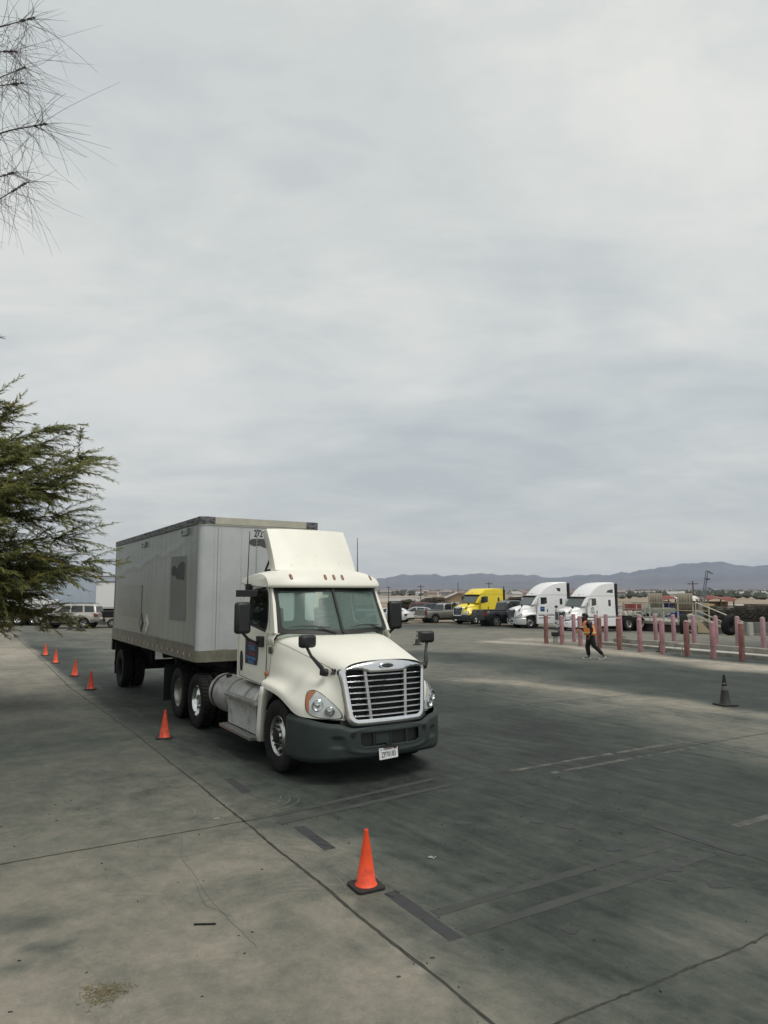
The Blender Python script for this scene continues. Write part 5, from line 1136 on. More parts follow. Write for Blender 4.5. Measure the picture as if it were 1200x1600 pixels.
RED = mat('tail_lamp_red', (.16, .016, .018), .25, coat=.5); LAMP = mat('head_lamp_clear', (.62, .63, .62), .15, .3); ALLOY = mat('alloy_wheel', (.42, .42, .42), .3, .8)
def road_wheel(parent, x, y, r, w, s, spokes=6):
    e = bpy.data.objects.new('wheel', None); COL.objects.link(e); e.parent = parent; e.location = (x, y, r); e.empty_display_size = .1
    mb = MB(); h = w / 2; mb.lathe([(r * .62, -h * .8), (r * .8, -h), (r * .95, -h * .9), (r, -h * .6), (r, h * .6), (r * .95, h * .9), (r * .8, h), (r * .62, h * .8)], axis='y', n=28); mb.build('tyre', RUB, e, smooth=40)
    mb = MB(); mb.lathe([(r * .64, s * h * .85), (r * .60, s * h * .8), (r * .56, s * h * .35), (r * .5, s * h * .3), (.001, s * h * .3)], axis='y', n=28)
    rim = mb.build('rim', DARK, e, smooth=40); mb = MB()
    mb.lathe([(r * .63, s * h * .86), (r * .585, s * h * .86), (r * .57, s * h * .6)], axis='y', n=28)
    for k in range(spokes):
        a = 2 * math.pi * k / spokes; rt = Matrix.Rotation(-a, 3, 'Y'); mb.box(rt @ Vector((r * .33, s * h * .62, 0)), (r * .52, h * .25, r * .17), rt)
    mb.lathe([(r * .14, s * h * .8), (.001, s * h * .82)], axis='y', n=14); mb.build('spokes', ALLOY, rim, smooth=30); return e
def wells(parent, wheels, wr, w):
    mb = MB()
    for x in wheels: mb.cyl((x, -w + .10, .40), (x, w - .10, .40), wr * 1.02, 20)
    mb.boxz(min(wheels) - .3, max(wheels) + .3, -w + .14, w - .14, .28, .62); return mb.build('wheel_wells', DARK, parent, smooth=30)
def pickup(name, label, loc, rz, paint, chrome_rear=False, group=None):
    e = thing(name, label, 'pickup truck', loc, rz, group); W = .99; r = .42; F, B = 0.0, -3.7
    top = [(-4.85, 1.20), (-1.9, 1.22), (-.3, 1.20), (.95, 1.08)]
    mb = MB(); lower_body(mb, -4.85, 1.0, W, top, .48, (F, B), .50); b = mb.build('body', paint, e, smooth=50)
    prof = [(-2.75, 1.20), (-2.62, 1.78), (-2.35, 1.93), (-1.1, 1.92), (-.15, 1.24), (-.3, 1.16), (-2.7, 1.14)]
    mb = MB(); greenhouse(mb, prof, .92, .74, 1.15, 1.93, .09); mb.build('cab', paint, e, smooth=40)
    wf = lambda z: .92 + (.74 - .92) * (z - 1.15) / .78
    side_plate('side_window', [(-2.56, 1.30), (-2.50, 1.76), (-2.36, 1.82), (-1.78, 1.82), (-1.78, 1.30)], wf, BGL, e); side_plate('side_window', [(-1.70, 1.30), (-1.70, 1.82), (-1.18, 1.81), (-.52, 1.32), (-.52, 1.30)], wf, BGL, e)
    cross_plate('windshield', (-.24, 1.29), (-1.02, 1.86), .80, .66, BGLB, e, .02); cross_plate('rear_window', (-2.735, 1.28), (-2.635, 1.74), .76, .66, BGL, e, .02)
    mb = MB(); mb.boxz(-4.72, -2.80, -.78, .78, 1.20, 1.262); mb.build('bed_opening', DARK, e, smooth=0)
    mb = MB(); mb.boxz(-4.80, -2.76, .80, .95, 1.20, 1.275); mb.boxz(-4.80, -2.76, -.95, -.80, 1.20, 1.275); mb.boxz(-4.86, -4.74, -.86, .86, .72, 1.28); tg = mb.build('tailgate_and_rails', paint, e, smooth=0, bevel=.02)
    mb = MB(); mb.boxz(-4.88, -4.85, -.12, .12, 1.12, 1.18); mb.build('tailgate_handle', BLACKP, tg, smooth=0)
    mb = MB(); mb.boxz(-5.03, -4.80, -.96, .96, .50, .70); bp = mb.build('rear_bumper', CHROME if chrome_rear else BLACKP, e, smooth=0, bevel=.03)
    mb = MB(); mb.boxz(-5.045, -5.02, -.16, .16, .54, .67); mb.build('licence_plate', WHITE, bp, smooth=0)
    for s in (-1, 1):
        mb = MB(); mb.boxz(-4.88, -4.68, s * .87, s * (W - .01), .80, 1.16); mb.build('tail_lamp', RED, e, smooth=0, bevel=.02)
        mb = MB(); mb.boxz(.72, .95, s * .60, s * .88, .78, .98); mb.build('headlight', LAMP, e, smooth=0, bevel=.02)
        mb = MB(); mb.box((-.62, s * 1.09, 1.36), (.12, .20, .22)); mb.build('mirror', paint if chrome_rear else BLACKP, e, smooth=0, bevel=.03)
        for x in (-1.55, -2.45): mb = MB(); mb.boxz(x, x + .16, s * (W - .01), s * (W + .02), 1.05, 1.09); mb.build('door_handle', ALU, e, smooth=0)
        for x in (-.55, -1.74, -2.70): mb = MB(); mb.boxz(x - .006, x + .006, s * (W - .02), s * (W + .004), .56, 1.12); mb.build('door_gap', DARK, e, smooth=0)
        mb = MB(); mb.boxz(-3.1, -.55, s * (W - .04), s * (W + .03), .42, .50); mb.build('running_board', BLACKP, e, smooth=0)
        for x in (F, B): road_wheel(e, x, s * (W - .13), r, .27, s)
    wells(e, (F, B), .46, W); return e
def wagon(name, label, cat, loc, rz, paint, kind='suv', two=None, group=None, spokes=5):
    e = thing(name, label, cat, loc, rz, group)
    if kind == 'suv':
        W, r, F, B, x0, x1 = .90, .37, 0, -2.69, -3.62, .90; top = [(x0, 1.10), (-2.6, 1.12), (-.5, 1.10), (x1, .98)]
        prof = [(-3.55, 1.10), (-3.42, 1.62), (-3.2, 1.74), (-1.3, 1.76), (-.98, 1.68), (-.30, 1.14), (-.35, 1.05), (-3.5, 1.05)]; zt = 1.76; wins = [[(-3.38, 1.18), (-3.28, 1.62), (-2.62, 1.64), (-2.70, 1.18)], [(-2.58, 1.18), (-2.50, 1.64), (-1.72, 1.65), (-1.72, 1.18)], [(-1.62, 1.18), (-1.62, 1.65), (-1.22, 1.63), (-.60, 1.18)]]
        wsd, rwd = ((-.40, 1.18), (-.94, 1.62)), ((-3.53, 1.18), (-3.42, 1.58)); sill = .42
    else:
        W, r, F, B, x0, x1 = .90, .32, 0, -2.70, -3.68, .92; top = [(x0, .98), (-2.9, 1.0), (-.45, .92), (x1, .72)]
        prof = [(-3.30, 1.0), (-2.75, 1.34), (-2.2, 1.44), (-1.3, 1.45), (-.95, 1.38), (-.10, .93), (-.2, .86), (-3.2, .90)]; zt = 1.45; wins = [[(-2.95, 1.03), (-2.62, 1.30), (-2.35, 1.35), (-2.35, 1.02)], [(-2.28, 1.02), (-2.28, 1.36), (-1.52, 1.38), (-1.50, .99)], [(-1.42, .99), (-1.42, 1.38), (-1.15, 1.36), (-.42, .98)]]
        wsd, rwd = ((-.22, .98), (-.86, 1.33)), ((-3.16, 1.07), (-2.74, 1.33)); sill = .28
    mb = MB(); lower_body(mb, x0, x1, W, top, sill, (F, B), r + .07, taper=.16); mb.build('body', paint, e, smooth=50)
    zb = top[1][1]; mb = MB(); greenhouse(mb, prof, .84, .64, zb, zt, .08); mb.build('cabin', paint, e, smooth=40)
    wf = lambda z: .84 + (.64 - .84) * (z - zb) / (zt - zb)
    for w_ in wins: side_plate('side_window', w_, wf, BGL, e)
    cross_plate('windshield', *wsd, .70, .58, BGLB, e, .025); cross_plate('rear_window', *rwd, .68, .56, BGL, e, .02)
    if two:      # contrasting lower cladding
        mb = MB()
        for s in (-1, 1): mb.boxz(F - r - .08, B + r + .08, s * (W - .05), s * (W + .018), sill, sill + .26); mb.boxz(x0 + .1, B - r - .1, s * (W - .10), s * (W + .012), sill + .05, sill + .26)
        mb.build('lower_cladding', two, e, smooth=0, bevel=.015)
    for s in (-1, 1):
        if kind == 'suv': mb = MB(); mb.tube([(-3.2, s * .58, 1.76), (-3.0, s * .58, 1.82), (-1.5, s * .58, 1.83), (-1.3, s * .58, 1.77)], .02, 6); mb.build('roof_rail', BLACKP, e)
        zl = .86 if kind == 'suv' else .72
        mb = MB(); mb.boxz(x0 - .01, x0 + .24, s * (W - .24), s * (W - .045), zl, zl + .18); mb.build('tail_lamp', RED, e, smooth=0, bevel=.02)
        mb = MB(); mb.boxz(x1 - .20, x1 - .02, s * .45, s * (W - .13), zl - .10, zl + .03); mb.build('headlight', LAMP, e, smooth=0, bevel=.02)
        mb = MB(); mb.box((-.62, s * (W + .06), zb + .10), (.10, .16, .13)); mb.build('mirror', paint, e, smooth=0, bevel=.02)
        for x in (-.48, -1.67, -2.60): mb = MB(); mb.boxz(x - .006, x + .006, s * (W - .02), s * (W + .004), sill + .1, zb - .12); mb.build('door_gap', DARK, e, smooth=0)
        for x in (-1.60, -2.50): mb = MB(); mb.boxz(x, x + .15, s * (W - .02), s * (W + .02), zb - .17, zb - .13); mb.build('door_handle', BLACKP, e, smooth=0)
        for x in (F, B): road_wheel(e, x, s * (W - .11), r, .23, s, spokes)
    mb = MB(); mb.boxz(x0 - .06, x0 + .1, -.74, .74, sill + .02, sill + .22); mb.build('rear_bumper', two or BLACKP, e, smooth=0, bevel=.03)
    mb = MB(); mb.boxz(x1 - .08, x1 + .05, -.70, .70, sill + .02, sill + .20); mb.build('front_bumper', two or paint, e, smooth=0, bevel=.03)
    mb = MB(); mb.boxz(x0 - .075, x0 - .01, -.16, .16, sill + .24, sill + .36); mb.build('licence_plate', WHITE, e, smooth=0)
    wells(e, (F, B), r + .05, W); return e
GM = mat('warm_grey_metallic', (.21, .212, .21), .35, .3, .1, 1, coat=.5); BK = mat('black_car_paint', (.016, .019, .024), .25, .2, .1, 1, coat=.7); SV = mat('silver_car_paint', (.42, .43, .43), .3, .5, .1, 1, coat=.4); WP = mat('white_car_paint', (.72, .73, .73), .3, 0, .05, 1, coat=.4)
MAROON = mat('maroon_car_paint', (.17, .03, .04), .3, .2, .1, 1, coat=.5); CHAMP = mat('champagne_paint', (.50, .48, .44), .35, .3, .08, 1, coat=.3); CLAD = mat('grey_cladding', (.15, .15, .145), .6, 0, .1, 4); DGR = mat('charcoal_car_paint', (.075, .075, .08), .3, .4, .1, 1, coat=.5)
CG = 'cars parked beyond the tractor'
def at(px, Yd): return (px - 600) / 1086.6 * Yd
pickup('pickup_truck', 'grey crew cab pickup parked left of the yellow tractor, tailgate towards the camera', G(4.55 + 3.35, 69.4 + 1.9), R(27), GM, True, CG)
pickup('pickup_truck', 'black pickup parked between the yellow and white tractors', G(9.85 + 3.43, 63.2 + 1.45), R(23), BK, False, CG).scale = (1.1, 1.12, 1.2)
wagon('sedan', 'silver sedan parked left of the grey pickup', 'car', G(2.0, 74.5), R(176), SV, 'sedan', group=CG)
wagon('sport_utility', 'maroon wagon with dark glass partly hidden behind the grey pickup', 'car', G(6.6, 84), R(172 + 180), MAROON, 'suv', group=CG)
wagon('sport_utility', 'charcoal wagon between the silver sedan and the grey pickup', 'car', G(4.0, 80.5), R(160), DGR, 'suv', group=CG)
wagon('sedan', 'white car seen just left of the large door mirror', 'car', G(-.6, 70), R(150), WP, 'sedan', group=CG)
wagon('sport_utility', 'pale grey wagon behind the white car near the door mirror', 'car', G(-.2, 78), R(15), SV, 'suv', group=CG)
YEL = mat('yellow_truck_paint', (.86, .66, .020), .35, 0, .06, 1, coat=.35); YELO = mat('amber_van_paint', (.78, .46, .02), .35, 0, .06, 1, coat=.35)
wagon('van', 'yellow van behind the grey pickup next to the tan house', 'van', G(9.2, 82), R(170), YELO, 'suv', group=CG)
wagon('sport_utility', 'champagne SUV with grey lower cladding parked at the left in front of the white trailers', 'car', (-24.85, 51.3, 0), R(182), CHAMP, 'suv', CLAD, 'vehicles along the left side', 5)
bpy.data.objects[-1] if False else None
wsuv = [o for o in COL.objects if o.get('label', '').startswith('champagne SUV')][0]; wsuv.location = (-24.55, 51.9, 0)

# sleeper tractors
WT = mat('white_truck_paint', (.82, .82, .82), .32, 0, .04, 1, coat=.35)
def recolour(src, name, parent, m, scale=None, loc=None):
    me = src.data.copy(); me.materials.clear(); me.materials.append(m); o = src.copy(); o.data = me; o.name = name; o.parent = parent; COL.objects.link(o)
    if scale: o.scale = scale
    if loc: o.location = loc
    return o
def findc(parent, nm): return [o for o in parent.children if o.name.split('.')[0] == nm]
def clone(src, parent, mats=None):
    """a copy of a part and its sub-parts; mats maps a material to its replacement"""
    o = src.copy(); COL.objects.link(o); o.parent = parent
    if mats and o.data and o.data.materials and o.data.materials[0] in mats: o.data = o.data.copy(); o.data.materials[0] = mats[o.data.materials[0]]
    for ch in src.children:
        c = ch.copy(); COL.objects.link(c); c.parent = o
        if mats and c.data and c.data.materials and c.data.materials[0] in mats: c.data = c.data.copy(); c.data.materials[0] = mats[c.data.materials[0]]
    return o
def sleeper(label, loc, rz, paint, bumper, kind, high, group):
    e = thing('semi_tractor', label, 'truck', loc, rz, group)
    hm = {CREAM: paint, GREYP: bumper, BLACKP: BLACKP}
    clone(HOOD, e, hm)
    for h in findc(tr, 'headlight'): clone(h, e)
    for h in findc(tr, 'front_bumper'):
        o = clone(h, e, {GREYP: bumper})
        for c in list(o.children):
            if c.name.split('.')[0] in ('licence_plate',):
                c.data = c.data.copy()
    if kind == 'slatted':
        gd = mat('dark_chrome', (.30, .31, .32), .25, .9)
        o = clone(findc(tr, 'grille')[0], e)
        for c in list(o.children):
            if c.name.split('.')[0] == 'grille_upright': bpy.data.objects.remove(c)
        for hmi in findc(tr, 'hood_mirror'): clone(hmi, e)
    else:
        o = clone(findc(tr, 'grille')[0], e)
        for c in list(o.children):
            if c.name.split('.')[0] in ('grille_bar', 'grille_upright', 'badge'): bpy.data.objects.remove(c)
        mb = MB()
        for s in (-1, 1): mb.grid([[(gx(y, z) - .01, y, z) for z in np.linspace(.88, 1.50, 4)] for y in np.linspace(s * .06, s * .58, 6)])
        mb.build('mesh_insert', mat('grey_grille_mesh', (.10, .10, .10), .5, .4, .5, 60), o, smooth=0); mb = MB(); mb.boxz(1.17, 1.30, -.045, .045, .82, 1.62); mb.build('grille_upright', CHROME, o, smooth=0, bevel=.02)
        for hmi in findc(tr, 'hood_mirror'): clone(hmi, e)
    zr = 3.93 if high else 3.36; xr = -3.72
    if high: prof = [(-.20, 1.96), (-.72, 2.72), (-.95, 2.95), (-1.3, 3.32), (-1.75, 3.62), (-2.3, 3.84), (-2.9, 3.92), (-3.6, zr), (xr, 3.88), (xr, 1.10), (-.66, 1.10), (-.60, 1.9)]
    else: prof = [(-.20, 1.96), (-.72, 2.72), (-.58, 2.78), (-.70, 2.92), (-1.0, 3.05), (-1.25, 3.27), (-1.6, 3.34), (-2.6, zr), (-3.55, 3.34), (xr, 3.22), (xr, 1.10), (-.66, 1.10), (-.60, 1.9)]
    mb = MB(); greenhouse(mb, prof, 1.13, 1.05 if high else 1.08, 1.1, zr, .16 if high else .12); mb.build('cab', paint, e, smooth=35)
    wf = lambda z: 1.13 + ((1.05 if high else 1.08) - 1.13) * (z - 1.1) / (zr - 1.1)
    cross_plate('windshield', (-.20 + .05, 2.0), (-.70 + .06, 2.68), .98, .94, mat('pale_reflecting_glass', (.055, .075, .07), .07, spec=.9), e, .02)
    mb = MB(); mb.boxz(-.78, -.52, -1.02, 1.02, 2.68, 2.76); mb.build('sun_visor', BLACKP if kind != 'slatted' or not high else BLACKP, e, smooth=0, bevel=.02)
    side_plate('side_window', [(-.74, 2.02), (-.72, 2.16), (-.98, 2.60), (-1.66, 2.62), (-1.68, 2.10), (-1.4, 2.02)], wf, BGL, e)
    side_plate('sleeper_window', rrect(-3.18, -2.92, 1.98, 2.50, .06, 3), wf, BGL, e)
    if high: side_plate('roof_window', [(-2.62, 3.42), (-2.75, 3.16), (-3.0, 3.10), (-3.05, 3.38)] if kind == 'slatted' else [(-2.75, 3.10), (-3.45, 3.05), (-3.45, 3.36), (-2.95, 3.28)], wf, BGL, e)
    for s in (-1, 1):
        for x in (-.70, -1.76, -3.55): mb = MB(); mb.boxz(x - .008, x + .008, s * (wf(1.9) - .02), s * (wf(1.9) + .005), 1.2, 2.0); mb.build('panel_gap', CLAD, e, smooth=0)
        mb = MB(); mb.boxz(-3.7, -.72, s * (wf(2.8) - .02), s * (wf(2.8) + .004), 2.80, 2.82); mb.build('panel_gap', CLAD, e, smooth=0)
        mb = MB(); mb.boxz(-1.72, -1.66, s * 1.13, s * 1.16, 1.36, 1.62); mb.build('door_handle', BLACKP, e, smooth=0)
        mb = MB(); mb.boxz(-3.9, -.62, s * 1.02, s * 1.24, .36, 1.04); mb.build('side_skirt', paint, e, smooth=0, bevel=.04)
        mb = MB(); mb.boxz(-1.9, -.8, s * 1.2, s * 1.26, .86, .90); mb.build('step', BLACKP, e, smooth=0)
        mb = MB(); mb.tube([(-.80, s * 1.10, 1.95), (-.72, s * 1.36, 2.02)], .03, 8); mb.box((-.74, s * 1.42, 2.26), (.16, .26, .56)); mb.build('door_mirror', WT if high else BLACKP, e, smooth=30, bevel=.05)
        mb = MB(); mb.boxz(-3.92, -3.74, s * .85, s * 1.12, 1.2, zr - .1); mb.build('cab_extender', BLACKP, e, smooth=0, bevel=.02)
        wheel(e, (0, s * 1.045, .515), s, 'steer', wd=.29)
        for x in (-4.95, -6.27): wheel(e, (x, s * 1.075, .515), s, 'drive', wd=.27, rim_m=ALU, dual=True)
        mb = MB(); mb.boxz(-.78, -.60, s * .85, s * 1.21, .36, 1.16); mb.build('fender_rear', paint, e, smooth=0, bevel=.03)
    for y in (-.55, -.12, 0, .12, .55):
        mb = MB(); mb.box((-.72 if not high else -.86, y, 2.93 if high else 2.955), (.05, .05, .035)); mb.build('marker_light', AMBER, e, smooth=0, bevel=.01)
    mb = MB(); mb.boxz(-6.9, .9, -.5, .5, .72, 1.0); mb.boxz(-3.6, 1.0, -1.0, 1.0, .55, .75) ; mb.boxz(-.6, 1.0, -.55, .55, .7, 1.5); mb.boxz(-6.0, -5.2, -.5, .5, 1.0, 1.15)
    A = [R(a) for a in range(-8, 189, 14)]
    for s in (-1, 1): mb.grid([[(.66 * math.cos(a), s * 1.13, .50 + .62 * math.sin(a)), (.66 * math.cos(a), s * .62, .50 + .62 * math.sin(a))] for a in A]); mb.grid([[(.66 * math.cos(a), s * .62, .50 + .62 * math.sin(a)), (0, s * .62, .5)] for a in A])
    mb.build('chassis', DARK, e, smooth=0)
    return e
STG = 'sleeper tractors parked in a row'
sleeper('bright yellow mid-roof sleeper tractor with grey bumper parked beyond the lane', G(7.9, 66.8), R(214), YEL, GREYP, 'slatted', False, STG)
t2 = sleeper('white high-roof sleeper tractor with slatted grille and small blue door panel', G(12.05, 60.7), R(197), WT, mat('polished_bumper', (.55, .56, .57), .3, .5), 'slatted', True, STG)
t3 = sleeper('white high-roof sleeper tractor with split mesh grille, rightmost, behind the walking man', G(15.3, 57.4), R(204), WT, WT, 'mesh', True, STG)
for s in (-1, 1):
    mb = MB(); mb.boxz(-1.42, -1.02, s * 1.128, s * 1.14, 1.42, 1.82); dp = mb.build('door_panel', mat('door_panel_blue', (.02, .05, .16), .4), t2, smooth=0); mb = MB(); mb.boxz(-1.34, -1.10, s * 1.138, s * 1.145, 1.60, 1.70); mb.build('panel_print', SBLU, dp, smooth=0)
    mb = MB(); mb.lathe([(.13, 0), (.13, .008), (.09, .01), (.09, .004)], (-1.25, s * 1.132, 1.78), 'y', 20); dp = mb.build('door_roundel', mat('roundel_navy', (.02, .03, .06), .4), t3, smooth=0); mb = MB(); mb.boxz(-1.50, -1.02, s * 1.13, s * 1.14, 1.52, 1.56); mb.boxz(-1.42, -1.10, s * 1.13, s * 1.14, 1.42, 1.45); mb.build('door_print', BLK, t3, smooth=0)

# white trailers along the left side behind the SUV
def white_trailer(label, x0, x1, y, z0, z1, m, ypan=None, wheels=()):
    e = thing('box_trailer', label, 'trailer', ((x0 + x1) / 2, y, 0), 0, 'white trailers along the left side'); L_ = (x1 - x0) / 2
    mb = MB(); mb.boxz(-L_, L_, 0, 2.6, z0, z1 - .08); mb.build('box', m, e, smooth=0, bevel=.02)
    mb = MB(); mb.boxz(-L_ - .02, L_ + .02, -.03, 2.62, z1 - .10, z1); mb.build('top_rail', RAIL, e, smooth=0); mb = MB(); mb.boxz(-L_ - .02, L_ + .02, -.03, 2.62, z0 - .10, z0 + .06); mb.build('bottom_rail', mat('pale_rail', (.45, .45, .43), .5), e, smooth=0)
    mb = MB()
    for x in np.arange(-L_ + .6, L_, 1.2): mb.boxz(x - .012, x + .012, -.012, .01, z0 + .06, z1 - .1)
    mb.build('seam', m, e, smooth=0)
    mb = MB(); mb.boxz(-L_ + .2, L_ - .2, .6, 2.0, z0 - .45, z0 - .10)
    for wx in wheels: mb.cyl((wx - (x0 + x1) / 2, .2, .51), (wx - (x0 + x1) / 2, 2.3, .51), .1, 10)
    mb.build('underframe', DARK, e, smooth=0)
    for wx in wheels: wheel(e, (wx - (x0 + x1) / 2, .14, .515), -1, 'drive', dual=True, rim_m=ALU); wheel(e, (wx - (x0 + x1) / 2, 2.46, .515), 1, 'drive', dual=True, rim_m=ALU)
    return e
white_trailer('long pale blue-white box trailer behind the champagne SUV', -31.5, -21.8, 60.5, 1.15, 4.05, mat('pale_blue_white', (.46, .52, .60), .4, 0, .12, .35), wheels=(-30.6, -29.3))
white_trailer('bright white box trailer just left of the grey trailer rear', -23.45, -14.5, 57.0, 1.40, 3.52, WT, wheels=(-16.2,))
# white service truck with a low body at the far left
e = thing('flatbed_truck', 'white low-bodied truck with black chassis and chrome wheel, left edge behind the foliage', 'truck', (-29.9, 55.5, 0), 0, 'vehicles along the left side')
mb = MB(); mb.boxz(-3.6, 3.1, 0, 2.3, 1.28, 2.05); mb.boxz(-3.6, 2.2, .3, 2.0, 2.05, 2.30); mb.build('body', WT, e, smooth=0, bevel=.08)
mb = MB(); mb.boxz(-3.6, 3.9, .3, 1.9, .72, 1.26); mb.boxz(-3.5, 3.4, .02, .18, .80, 1.24); mb.build('chassis', DARK, e, smooth=0)
for k, x in enumerate((-3.0, -2.0, -1.0, 0.0, 1.0, 2.0)): mb = MB(); mb.boxz(x - .01, x + .01, -.012, .0, 1.34, 1.98); mb.build('panel_gap', CLAD, e, smooth=0)
for x in (-3.0, .95, 2.25): wheel(e, (x, .16, .515), -1, 'drive', dual=True, rim_m=CHROME); wheel(e, (x, 2.0, .515), 1, 'drive', dual=True, rim_m=CHROME)
# small dark flatbed trailer and scraps at the tail of the SUV
e = thing('utility_trailer', 'low dark flatbed trailer behind the rear of the SUV', 'trailer', (-20.6, 52.2, 0), 0, 'vehicles along the left side')
mb = MB(); mb.boxz(-1.2, 3.2, 0, 1.9, .75, 1.22); mb.build('deck', DARK, e, smooth=0, bevel=.02); mb = MB(); mb.tube([(-1.2, .9, .7), (-2.0, .9, .55)], .05, 8); mb.build('tow_bar', BLACKP, e)
for x in (.4, 1.3): road_wheel(e, x, .1, .34, .22, -1); road_wheel(e, x, 1.8, .34, .22, 1)

# ---------------------------------------------------------------- loading platform, wall and the supply yard behind it
CRP = mat('cream_rail_paint', (.55, .51, .40), .55, 0, .2, 5)
PO, PD = Vector((20.6, 61.4)), Vector((5.9, -13.0)).normalized(); PN = Vector((-PD.y, PD.x))    # PD runs from the far left end towards the right
if PN.x < 0: PN = -PN
pang = math.atan2(PD.y, PD.x); z0 = -.62
plat = thing('loading_platform', 'long raised concrete platform with recessed dark base behind the rows of posts', 'platform', (PO.x, PO.y, z0), pang)
SG = 1 if (Vector((-math.sin(pang), math.cos(pang))).dot(PN) > 0) else -1
mb = MB(); mb.boxz(-4, 9.6, 0, SG * 5, .66, .90); mb.build('deck', CONC, plat, smooth=0, bevel=.02)
mb = MB(); mb.boxz(-4, 9.6, SG * .35, SG * 4.8, 0, .66); mb.build('base', mat('dark_plank_base', (.075, .065, .050), .9, 0, .4, 2, stretch=(.3, 1, 4)), plat, smooth=0)
rl = thing('platform_railing', 'cream painted pipe railing along the raised platform', 'railing', (PO.x, PO.y, z0 + .90), pang)
posts = np.arange(-1.2, 9.3, 1.48)
for x in posts: mb = MB(); mb.boxz(x - .035, x + .035, SG * .2, SG * .27, 0, 1.50); mb.build('post', CRP, rl, smooth=0)
for z in (1.50, .92, .30): mb = MB(); mb.boxz(-1.3, 9.2, SG * .20, SG * .26, z - .03, z + .03); mb.build('rail', CRP, rl, smooth=0)
# stair: two inclined rails, stringer, treads, legs and a brace; descends to the right
st = thing('metal_stair', 'cream metal stair with slanting handrails at the right end of the platform', 'stair', (PO.x + PD.x * 9.2 - PN.x * 1.2, PO.y + PD.y * 9.2 - PN.y * 1.2, z0 + .05), pang + R(40))
for y in (0, .95):
    mb = MB(); mb.tube([(0, y, 2.45), (3.3, y, .95)], .035, 6); mb.build('handrail', CRP, st); mb = MB(); mb.tube([(0, y, 1.85), (3.0, y, .45)], .025, 6); mb.build('midrail', CRP, st)
    mb = MB(); mb.box((1.3, y, .85), (3.1, .05, .16), Matrix.Rotation(R(25), 3, 'Y')); mb.build('stringer', CRP, st, smooth=0)
    for x, zt in ((0, 2.45), (.9, 2.05), (3.3, .95)): mb = MB(); mb.boxz(x - .03, x + .03, y - .03, y + .03, 0, zt); mb.build('post', CRP, st, smooth=0)
for k in range(6): mb = MB(); mb.boxz(.25 + k * .42, .52 + k * .42, .03, .92, 1.28 - k * .2, 1.31 - k * .2); mb.build('tread', CRP, st, smooth=0)
mb = MB(); mb.tube([(-1.3, 0, .9), (0, 0, .05)], .03, 6); mb.build('brace', CRP, st); mb = MB(); mb.plate([(.1, 1.3), (1.0, .2), (.1, .2)], (), lambda x, z: (x, -.02, z), .02, (0, 1, 0)); mb.build('gusset', mat('tan_plate', (.50, .42, .26), .6), st, smooth=0)
W0 = Vector((24.2, 53.6)); W1 = Vector((27.5, 46.2)); W2_ = Vector((34, 31.5))
mb = MB(); P = []
for a, b in ((W0, W1), (W1, W2_)):
    for k in range(8):
        p = a.lerp(b, k / 8); P.append([(p.x, p.y, gz(p.x, p.y) - .3), (p.x, p.y, gz(p.x, p.y) + .88), (p.x + .35, p.y + .15, gz(p.x, p.y) + .88), (p.x + .35, p.y + .15, gz(p.x, p.y) - .3)])
mb.grid(P); tag(mb.build('concrete_wall', WALLC, smooth=0, bevel=.015), 'low green-grey concrete wall with stains behind the rightmost posts', 'wall')
kerb('concrete_kerb', 'rough grey kerb at the foot of the low green-grey wall, right edge', [(24.6, 48.6), (26.0, 45.5), (31.5, 33)], .25, .14, CONC)
WEED = mat('dry_green_weed', (.085, .10, .045), .9, 0, .4, 3, col2=(.17, .155, .09)); 
mb = MB()
for k in range(1500):
    t = random.random(); p = Vector((25.6, 47.6)).lerp(Vector((31.0, 35.0)), t); x, y = p.x + random.uniform(-.35, .7), p.y + random.uniform(-.3, .3); h = random.uniform(.08, .28); a = random.uniform(0, 3.14)
    mb.add([(x - .02 * math.cos(a), y - .02 * math.sin(a), gz(x, y)), (x + .02 * math.cos(a), y + .02 * math.sin(a), gz(x, y)), (x + random.uniform(-.1, .1), y + random.uniform(-.1, .1), gz(x, y) + h)], [(0, 1, 2)])
o = mb.build('weeds', WEED, smooth=0, recalc=False); o['kind'] = 'stuff'; tag(o, 'dry green weeds growing along the foot of the low wall', 'weeds')
def tyre_thing(label, loc, r, wd, rot):
    e = thing('truck_tyre', label, 'tyre', loc, 0); e.rotation_euler = rot; h = wd / 2
    mb = MB(); mb.lathe([(r * .52, -h * .7), (r * .6, -h), (r * .85, -h), (r * .97, -h * .8), (r, -h * .5), (r, h * .5), (r * .97, h * .8), (r * .85, h), (r * .6, h), (r * .52, h * .7)], axis='y', n=36, close=True); mb.build('tread', RUB, e, smooth=40)
    mb = MB(); mb.lathe([(r * .53, -h * .4), (r * .3, -h * .1), (r * .28, h * .5), (r * .12, h * .5), (r * .1, h * .7), (.001, h * .7)], axis='y', n=24); mb.build('rim', mat('dark_rim', (.05, .05, .05), .6, .3), e, smooth=40); return e
p = at(1135, 47.5); tyre_thing('large worn black tyre leaning beside the blue drum', (p, 47.5, gz(p, 47.5) + .70), .72, .45, (R(14), 0, R(25)))
p = at(1063, 52.5); tyre_thing('large dark tyre standing on edge against the platform', (p, 52.5, gz(p, 52.5) + .66), .78, .5, (R(0), 0, R(62)))
p = at(1148, 46.8); e = thing('blue_drum', 'small bright blue drum next to the large tyre', 'drum', (p, 46.8, gz(p, 46.8)), 0)
mb = MB(); mb.lathe([(.001, 0), (.24, 0), (.25, .03), (.25, .2), (.262, .22), (.25, .24), (.25, .42), (.262, .44), (.25, .46), (.245, .60), (.001, .60)], n=24); mb.build('shell', mat('drum_blue', (.03, .14, .42), .45), e, smooth=40)
